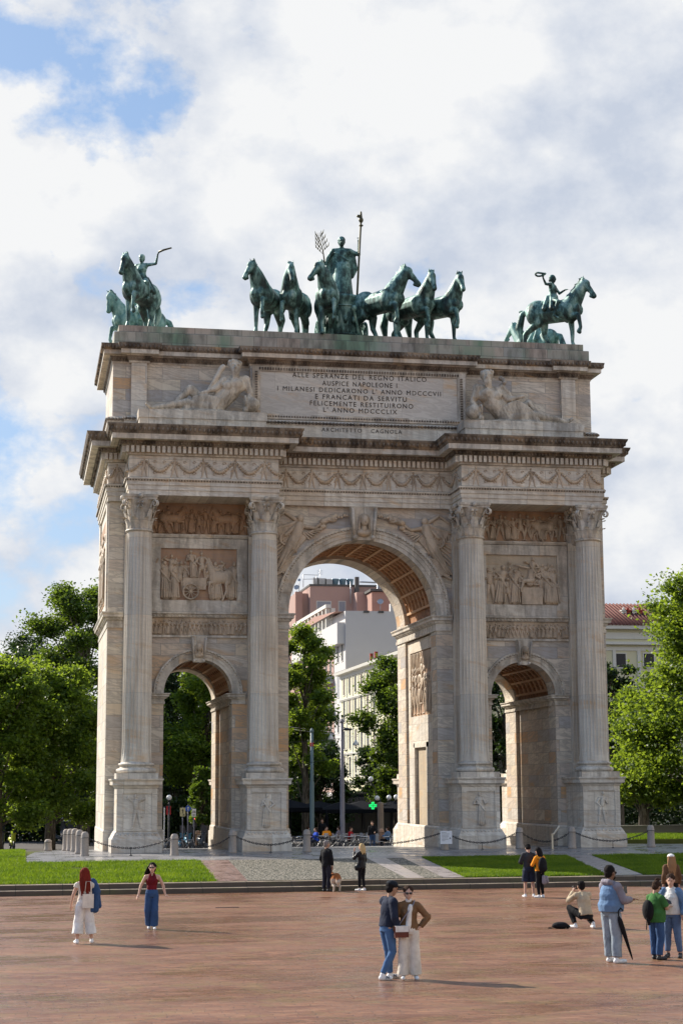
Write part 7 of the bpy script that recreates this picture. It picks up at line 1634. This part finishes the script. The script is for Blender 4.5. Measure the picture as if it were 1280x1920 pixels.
sign(363.5, 26, 1517, 'box', 'sign_white', .25, .46, 'white bicycle sign with two small text bars behind the left archway', lambda g, z: ([g.tube([(q*.055+.042*math.cos(t*.785), -.04, z-.20+.042*math.sin(t*.785)) for t in range(8)], .008, 4, closed=True) for q in (-1, 1)], g.tube([(-.055, -.04, z-.2), (0, -.04, z-.11), (.055, -.04, z-.2)], .008, 4), g.box(-.08, .08, -.045, -.036, z-.34, z-.32), g.box(-.08, .08, -.045, -.036, z-.40, z-.38)))
sign(316, 34, 1512, 'box', 'sign_red', .30, .55, 'red sign panel on a post below the globe lamp in the left archway')
sign(308, 25, 1515, 'box', 'sign_white', .07, 2.2, 'slim white post in the left low archway')
p = at(365, 1534, 30); e_ = empty('traffic_light', (p.x, 30, -.96), 'red traffic light glowing behind the left archway', 'traffic light'); g = MB(); h = p.z+.96; g.tube([(0, 0, 0), (0, 0, h-.15)], .05, 8); g.box(-.13, .13, -.1, .1, h-.55, h+.18); g.build('housing', 'iron', e_, False); g = MB(); g.ell((0, -.1, h), (.085, .05, .085), None, 12); g.build('red_lamp', 'light_red', e_, False)
# parked scooters and bicycles
def wheel(g, c, r, t, n=16, sp=True, ax='x'):
    g.tube([(c[0]+r*math.cos(2*math.pi*k/n), c[1], c[2]+r*math.sin(2*math.pi*k/n)) for k in range(n)], t, 5, closed=True)
    if sp:
        for k in range(5): a = math.pi*k/5; g.cap((c[0]-r*math.cos(a), c[1], c[2]-r*math.sin(a)), .006, (c[0]+r*math.cos(a), c[1], c[2]+r*math.sin(a)), .006, 4)
BIKE = None
def bicycle(x, y, rz, label, z=-.96):
    global BIKE
    if BIKE is None:
        e_ = empty('bicycle', (x, y, z), label, 'bicycle', 'bicycles parked behind the arch', rz)
        for q in (-1, 1): g = MB(); wheel(g, (q*.53, 0, .34), .33, .018); g.build('wheel', 'iron', e_, False)
        g = MB(); A = lambda a, b, r=.016: g.cap(a, r, b, r, 6)
        A((-.53, 0, .34), (-.15, 0, .30)); A((-.15, 0, .30), (-.28, 0, .82)); A((-.15, 0, .30), (.35, 0, .78)); A((-.26, 0, .75), (.35, 0, .80)); A((-.53, 0, .34), (-.26, 0, .75)); A((.53, 0, .34), (.35, 0, .92)); g.build('frame', 'cafe_metal', e_, False)
        g = MB(); g.cap((-.40, 0, .88), .05, (-.18, 0, .90), .03, 8); g.build('saddle', 'iron', e_, False); g = MB(); g.tube([(.26, -.26, .98), (.36, -.1, .96), (.36, .1, .96), (.26, .26, .98)], .014, 6); g.build('handlebar', 'iron', e_, False); BIKE = e_
    else: copy_tree(BIKE, None, (x, y, z), rz, label=label)
bk = [(306, 22, .3, 'bicycle at the left edge of the left low archway'), (322, 24, 1.2, 'bicycle turned towards the camera in the left low archway'), (350, 23, .1, 'bicycle beside the orange bollard in the left low archway'), (560, 22, .2, 'bicycle at the left of the tall archway behind the grey bollard'), (607, 21, .5, 'bicycle between the two tram poles'), (625, 22, -.2, 'bicycle left of the grey pole'), (656, 21, .4, 'bicycle just right of the grey pole'), (680, 22, .0, 'bicycle right of the blond woman in the archway'), (735, 22, 1.0, 'bicycle at the right of the tall archway')]
for px, y, a, lb in bk: p = at(px, 1580, y); bicycle(p.x, y, a, lb)
def scooter(x, y, rz, label, mt, z=-.96):
    e_ = empty('scooter', (x, y, z), label, 'scooter', 'scooters parked under the trees', rz)
    for q in (-1, 1): g = MB(); wheel(g, (q*.62, 0, .26), .2, .07, 14, False); g.lathe((0, 0, 0), [(.14, -.03), (.14, .03)], 12); g.build('wheel', 'iron', e_, False)
    g = MB(); g.cap((-.65, 0, .62), .16, (-.2, 0, .60), .14, 10); g.cap((-.2, 0, .5), .13, (.35, 0, .32), .12, 10); g.cap((.35, 0, .35), .13, (.5, 0, .95), .12, 10); g.ell((.5, 0, 1.0), (.14, .17, .14), None, 10); g.build('body', mt, e_, False)
    g = MB(); g.cap((-.7, 0, .80), .09, (-.1, 0, .80), .10, 10); g.build('saddle', 'c_black', e_, False); g = MB(); g.tube([(.42, -.34, 1.08), (.52, -.1, 1.06), (.52, .1, 1.06), (.42, .34, 1.08)], .02, 6); g.cap((.66, 0, 1.06), .06, (.62, 0, 1.06), .07, 8); g.build('handlebar', 'iron', e_, False)
    g = MB(); g.add([(.62, -.2, 1.05), (.62, .2, 1.05), (.45, .16, 1.5), (.45, -.16, 1.5), (.60, -.2, 1.05), (.60, .2, 1.05), (.43, .16, 1.5), (.43, -.16, 1.5)], [(0, 1, 2, 3), (7, 6, 5, 4)]); g.build('windscreen', 'window_glass', e_, False); return e_
simple('scooter_yellow', (.45, .50, .04), .4); simple('scooter_grey', (.06, .07, .09), .3, .6); simple('scooter_blue', (.06, .20, .32), .35, .5)
for px, y, a, lb, mt in ((23, 34, -1.4, 'scooter with a yellow green panel parked at the far left', 'scooter_yellow'), (4, 34, -1.5, 'dark scooter cut by the left edge of the picture', 'scooter_grey'), (335, 29, -1.2, 'pale blue scooter behind the left archway', 'scooter_blue'), (352, 30, -1.5, 'blue scooter behind the signs in the left archway', 'scooter_blue'), (378, 29, -1.4, 'dark scooter at the right of the left archway', 'scooter_grey'), (108, 44, -.2, 'dark scooter under the trees left of the arch', 'scooter_grey')):
    p = at(px, 1570, y); scooter(p.x, y, a, lb, mt)
# cafe terrace in the tall archway
def parasol(px, y, w_, zt2, label):
    p = at(px, 1500, y); e_ = empty('parasol', (p.x, y, -.96), label, 'parasol', 'dark cafe parasols'); g = MB(); g.lathe((0, 0, 0), [(.35, 0), (.35, .06), (.04, .08), (.035, zt2+.5)], 10); g.build('pole', 'iron', e_, False)
    g = MB(); V = [(0, 0, zt2+.75)]+[(w_*math.cos(math.pi/4+k*math.pi/2), w_*math.sin(math.pi/4+k*math.pi/2), zt2+.25) for k in range(4)]+[(w_*math.cos(math.pi/4+k*math.pi/2), w_*math.sin(math.pi/4+k*math.pi/2), zt2+.0) for k in range(4)]
    g.add(V, [(0, 1+k, 1+(k+1) % 4) for k in range(4)]+[(1+k, 5+k, 5+(k+1) % 4, 1+(k+1) % 4) for k in range(4)]); g.build('canopy', 'awning_black', e_, False)
for px, y, w_, zt2, lb in ((545, 36, 2.6, 2.2, 'dark cafe parasol at the left of the tall archway'), (598, 38, 2.6, 2.1, 'dark cafe parasol behind the green pole'), (640, 37, 2.5, 2.05, 'dark cafe parasol behind the grey pole'), (678, 38, 2.6, 2.1, 'dark cafe parasol left of the pharmacy cross'), (735, 39, 2.3, 2.05, 'dark cafe parasol right of the pharmacy cross')): parasol(px, y, w_, zt2, lb)
p = at(612, 1560, 35); g = MB(); g.lathe((p.x, 35, -.96), [(.3, 0), (.3, .05), (.03, .07), (.03, .9), (.16, 1.0), (.12, 1.7), (.03, 2.3)], 12); prop(g.build('closed_parasol', 'awning_black'), 'closed dark parasol between the cafe tables', 'parasol')
# black shop awning and shop front on the corner building
yb_ = 62; a, b = at(648, 1506, yb_), at(693, 1490, yb_)
e_ = empty('shop_front', ((a.x+b.x)/2, yb_+3, -.96), 'low corner kiosk with a black sloping awning behind the cafe parasols', 'kiosk')
x0, x1 = at(640, 1500, yb_).x, at(745, 1500, yb_).x
g = MB(); g.box(x0, x1, yb_, yb_+4, -.96, 2.3); g.build('wall', 'facade_shade', e_)
g = MB(); za, zb2 = at(660, 1491, yb_).z, at(660, 1512, yb_).z
xs0, xs1 = at(648, 1500, yb_).x, at(694, 1500, yb_).x
for i in range(8):
    xa, xb = xs0+(xs1-xs0)*i/8, xs0+(xs1-xs0)*(i+1)/8-.05; g.add([(xa, yb_, za), (xb, yb_, za), (xb, yb_-1.8, zb2), (xa, yb_-1.8, zb2), (xa, yb_, za-.06), (xb, yb_, za-.06), (xb, yb_-1.8, zb2-.2), (xa, yb_-1.8, zb2-.2)], [(0, 3, 2, 1), (4, 5, 6, 7), (3, 7, 6, 2), (0, 4, 7, 3), (1, 2, 6, 5)])
g.build('awning', 'awning_black', e_)
for i in range(4): g = MB(); xa = x0+.6+(x1-x0)*i/4; g.box(xa, xa+(x1-x0)/4-1.0, yb_-.06, yb_+.01, -.6, 1.9); g.build('window', 'window_glass', e_)
p = at(699, 1511, 34); e_ = empty('pharmacy_cross', (p.x, 34, p.z), 'glowing green pharmacy cross beside the globe lamps', 'sign'); g = MB(); g.box(p.x-.085, p.x+.085, 33.95, 34.1, p.z-.24, p.z+.24); g.box(p.x-.24, p.x-.087, 33.95, 34.1, p.z-.085, p.z+.085); g.box(p.x+.087, p.x+.24, 33.95, 34.1, p.z-.085, p.z+.085); g.build('lit_cross', 'cross_green', e_)
g = MB(); g.box(p.x-.012, p.x+.012, 33.93, 33.95, p.z-.18, p.z+.18); g.box(p.x-.18, p.x-.013, 33.93, 33.95, p.z-.012, p.z+.012); g.box(p.x+.013, p.x+.18, 33.93, 33.95, p.z-.012, p.z+.012); g.build('inner_cross', 'iron', e_); g = MB(); g.tube([(p.x, 34.15, p.z), (p.x+.3, 34.4, p.z+.1), (at(712, 1500, 33).x, 33.1, p.z-.05)], .03, 6); g.build('bracket', 'iron', e_)
CH = TB = None
def chair(x, y, rz, label):
    global CH
    if CH is None:
        CH = empty('cafe_chair', (x, y, -.96), label, 'chair', 'chairs of the cafe terrace', rz)
        g = MB(); g.box(-.21, .21, -.21, .21, .43, .46); g.build('seat', 'cafe_metal', CH, False); g = MB(); [g.box(-.2+k*.08, -.16+k*.08, .19, .21, .47, .85) for k in range(6)]; g.box(-.21, .21, .185, .215, .85, .90); g.build('backrest', 'cafe_metal', CH, False)
        for sx in (-1, 1):
            for sy in (-1, 1): g = MB(); g.cap((sx*.19, sy*.19, .43), .013, (sx*.22, sy*.22, .01), .013, 5); g.build('leg', 'cafe_metal', CH, False)
    else: copy_tree(CH, None, (x, y, -.96), rz, label=label)
def table(x, y, label):
    global TB
    if TB is None:
        TB = empty('cafe_table', (x, y, -.96), label, 'table', 'tables of the cafe terrace'); g = MB(); g.lathe((0, 0, 0), [(.36, .72), (.36, .745)], 20); g.build('table_top', 'sign_white', TB, False); g = MB(); g.lathe((0, 0, 0), [(.22, 0), (.2, .03), (.03, .05), (.03, .72)], 12); g.build('pedestal_leg', 'iron', TB, False)
    else: copy_tree(TB, None, (x, y, -.96), 0, label=label)
k = 0
spots = [(548, 27), (566, 29), (600, 30), (618, 28), (634, 30), (655, 28), (668, 30), (684, 28), (700, 30), (728, 27), (738, 30)]
near = ['at the left edge of the tall archway', 'beside the green pole', 'behind the man with the dog', 'by the closed parasol', 'left of the grey pole', 'right of the grey pole', 'behind the blond woman', 'left of the pharmacy cross', 'under the pharmacy cross', 'right of the stone column', 'at the right jamb of the tall archway']
for (px, y), nr in zip(spots, near):
    p = at(px, 1570, y); table(p.x, y, 'round cafe table '+nr)
    for q, sd in ((-1, 'left'), (1, 'right')): chair(p.x+q*.62, y+.1*q, q*-1.57+R(8*k % 40), sd+' chair of the round cafe table '+nr); k += 1
def sitter(px, y, rz, label, ms, mt, hair='hair_brown', sc=1.0, stand_=False):
    p = at(px, 1570, y)
    if stand_: J = stand(elL=(-.28, .1, 1.15), wrL=(-.2, .3, 1.1))
    else: J = stand(pel=(0, 0, .52), chest=(0, .03, .84), neck=(0, .03, 1.03), head=(0, .06, 1.19), shL=(-.175, .02, .98), shR=(.175, .02, .98), elL=(-.24, .14, .76), wrL=(-.12, .36, .78), hdL=(0, 1, 0), elR=(.24, .14, .76), wrR=(.12, .36, .78), hdR=(0, 1, 0), hipL=(-.09, .05, .5), knL=(-.12, .45, .5), anL=(-.12, .42, .09), toL=(-.13, .58, .03), hipR=(.09, .05, .5), knR=(.12, .45, .5), anR=(.12, .42, .09), toR=(.13, .58, .03))
    person(J, (p.x, y, -.96), 1.72*sc, rz, label, 'skin_light', 'short', hair, [('jacket', ms, top(J, .04, 1.9)), ('trousers', mt, pants(J, .02))], group='people at the cafe', vox=.02, shoes='shoe_dark')
sitter(593, 27.5, R(100), 'person in a bright blue jacket sitting left of the closed parasol', 'c_blue', 'c_navy'); sitter(656, 28.5, R(-120), 'person in a red jacket sitting right of the grey pole', 'c_red', 'c_black'); sitter(604, 33, R(170), 'waiter in black standing beside the closed parasol', 'c_black', 'c_black', stand_=True)
sitter(698, 25, R(160), 'person in a dark jacket and blue jeans standing left of the stone column', 'c_black', 'c_denim', stand_=True); sitter(728, 28, R(60), 'person in a pale blue jacket sitting right of the stone column', 'c_denim_light', 'c_black'); sitter(576, 31, R(-60), 'person in a brown jacket sitting at the left cafe table', 'c_brown', 'c_black'); sitter(636, 31, R(60), 'person in a grey jacket sitting behind the grey pole', 'c_grey', 'c_black'); sitter(612, 30.5, R(180), 'person in an orange jacket sitting under the closed parasol', 'c_orange', 'c_black')
# planters and far things on the right
simple('planter_concrete', (.22, .21, .18), .8)
g = MB(); g.box(16.5, 33, 25, 25.5, -.3, .28); g.box(16.4, 33.1, 24.9, 25.6, .28, .36); prop(g.build('low_wall', 'planter_concrete'), 'long low stone bench wall behind the right bollard', 'wall')
p = at(1228, 1573, 30); g = MB(); g.tube([(p.x+.35*math.cos(t*.52), 30, p.z+.35*math.sin(t*.52)) for t in range(12)], .06, 6, closed=True); g.tube([(p.x, 30, -.95), (p.x, 30, p.z-.3)], .05, 6); prop(g.build('red_ring_rack', 'sign_red'), 'red metal ring stand half hidden by the right bollard', 'ring stand')
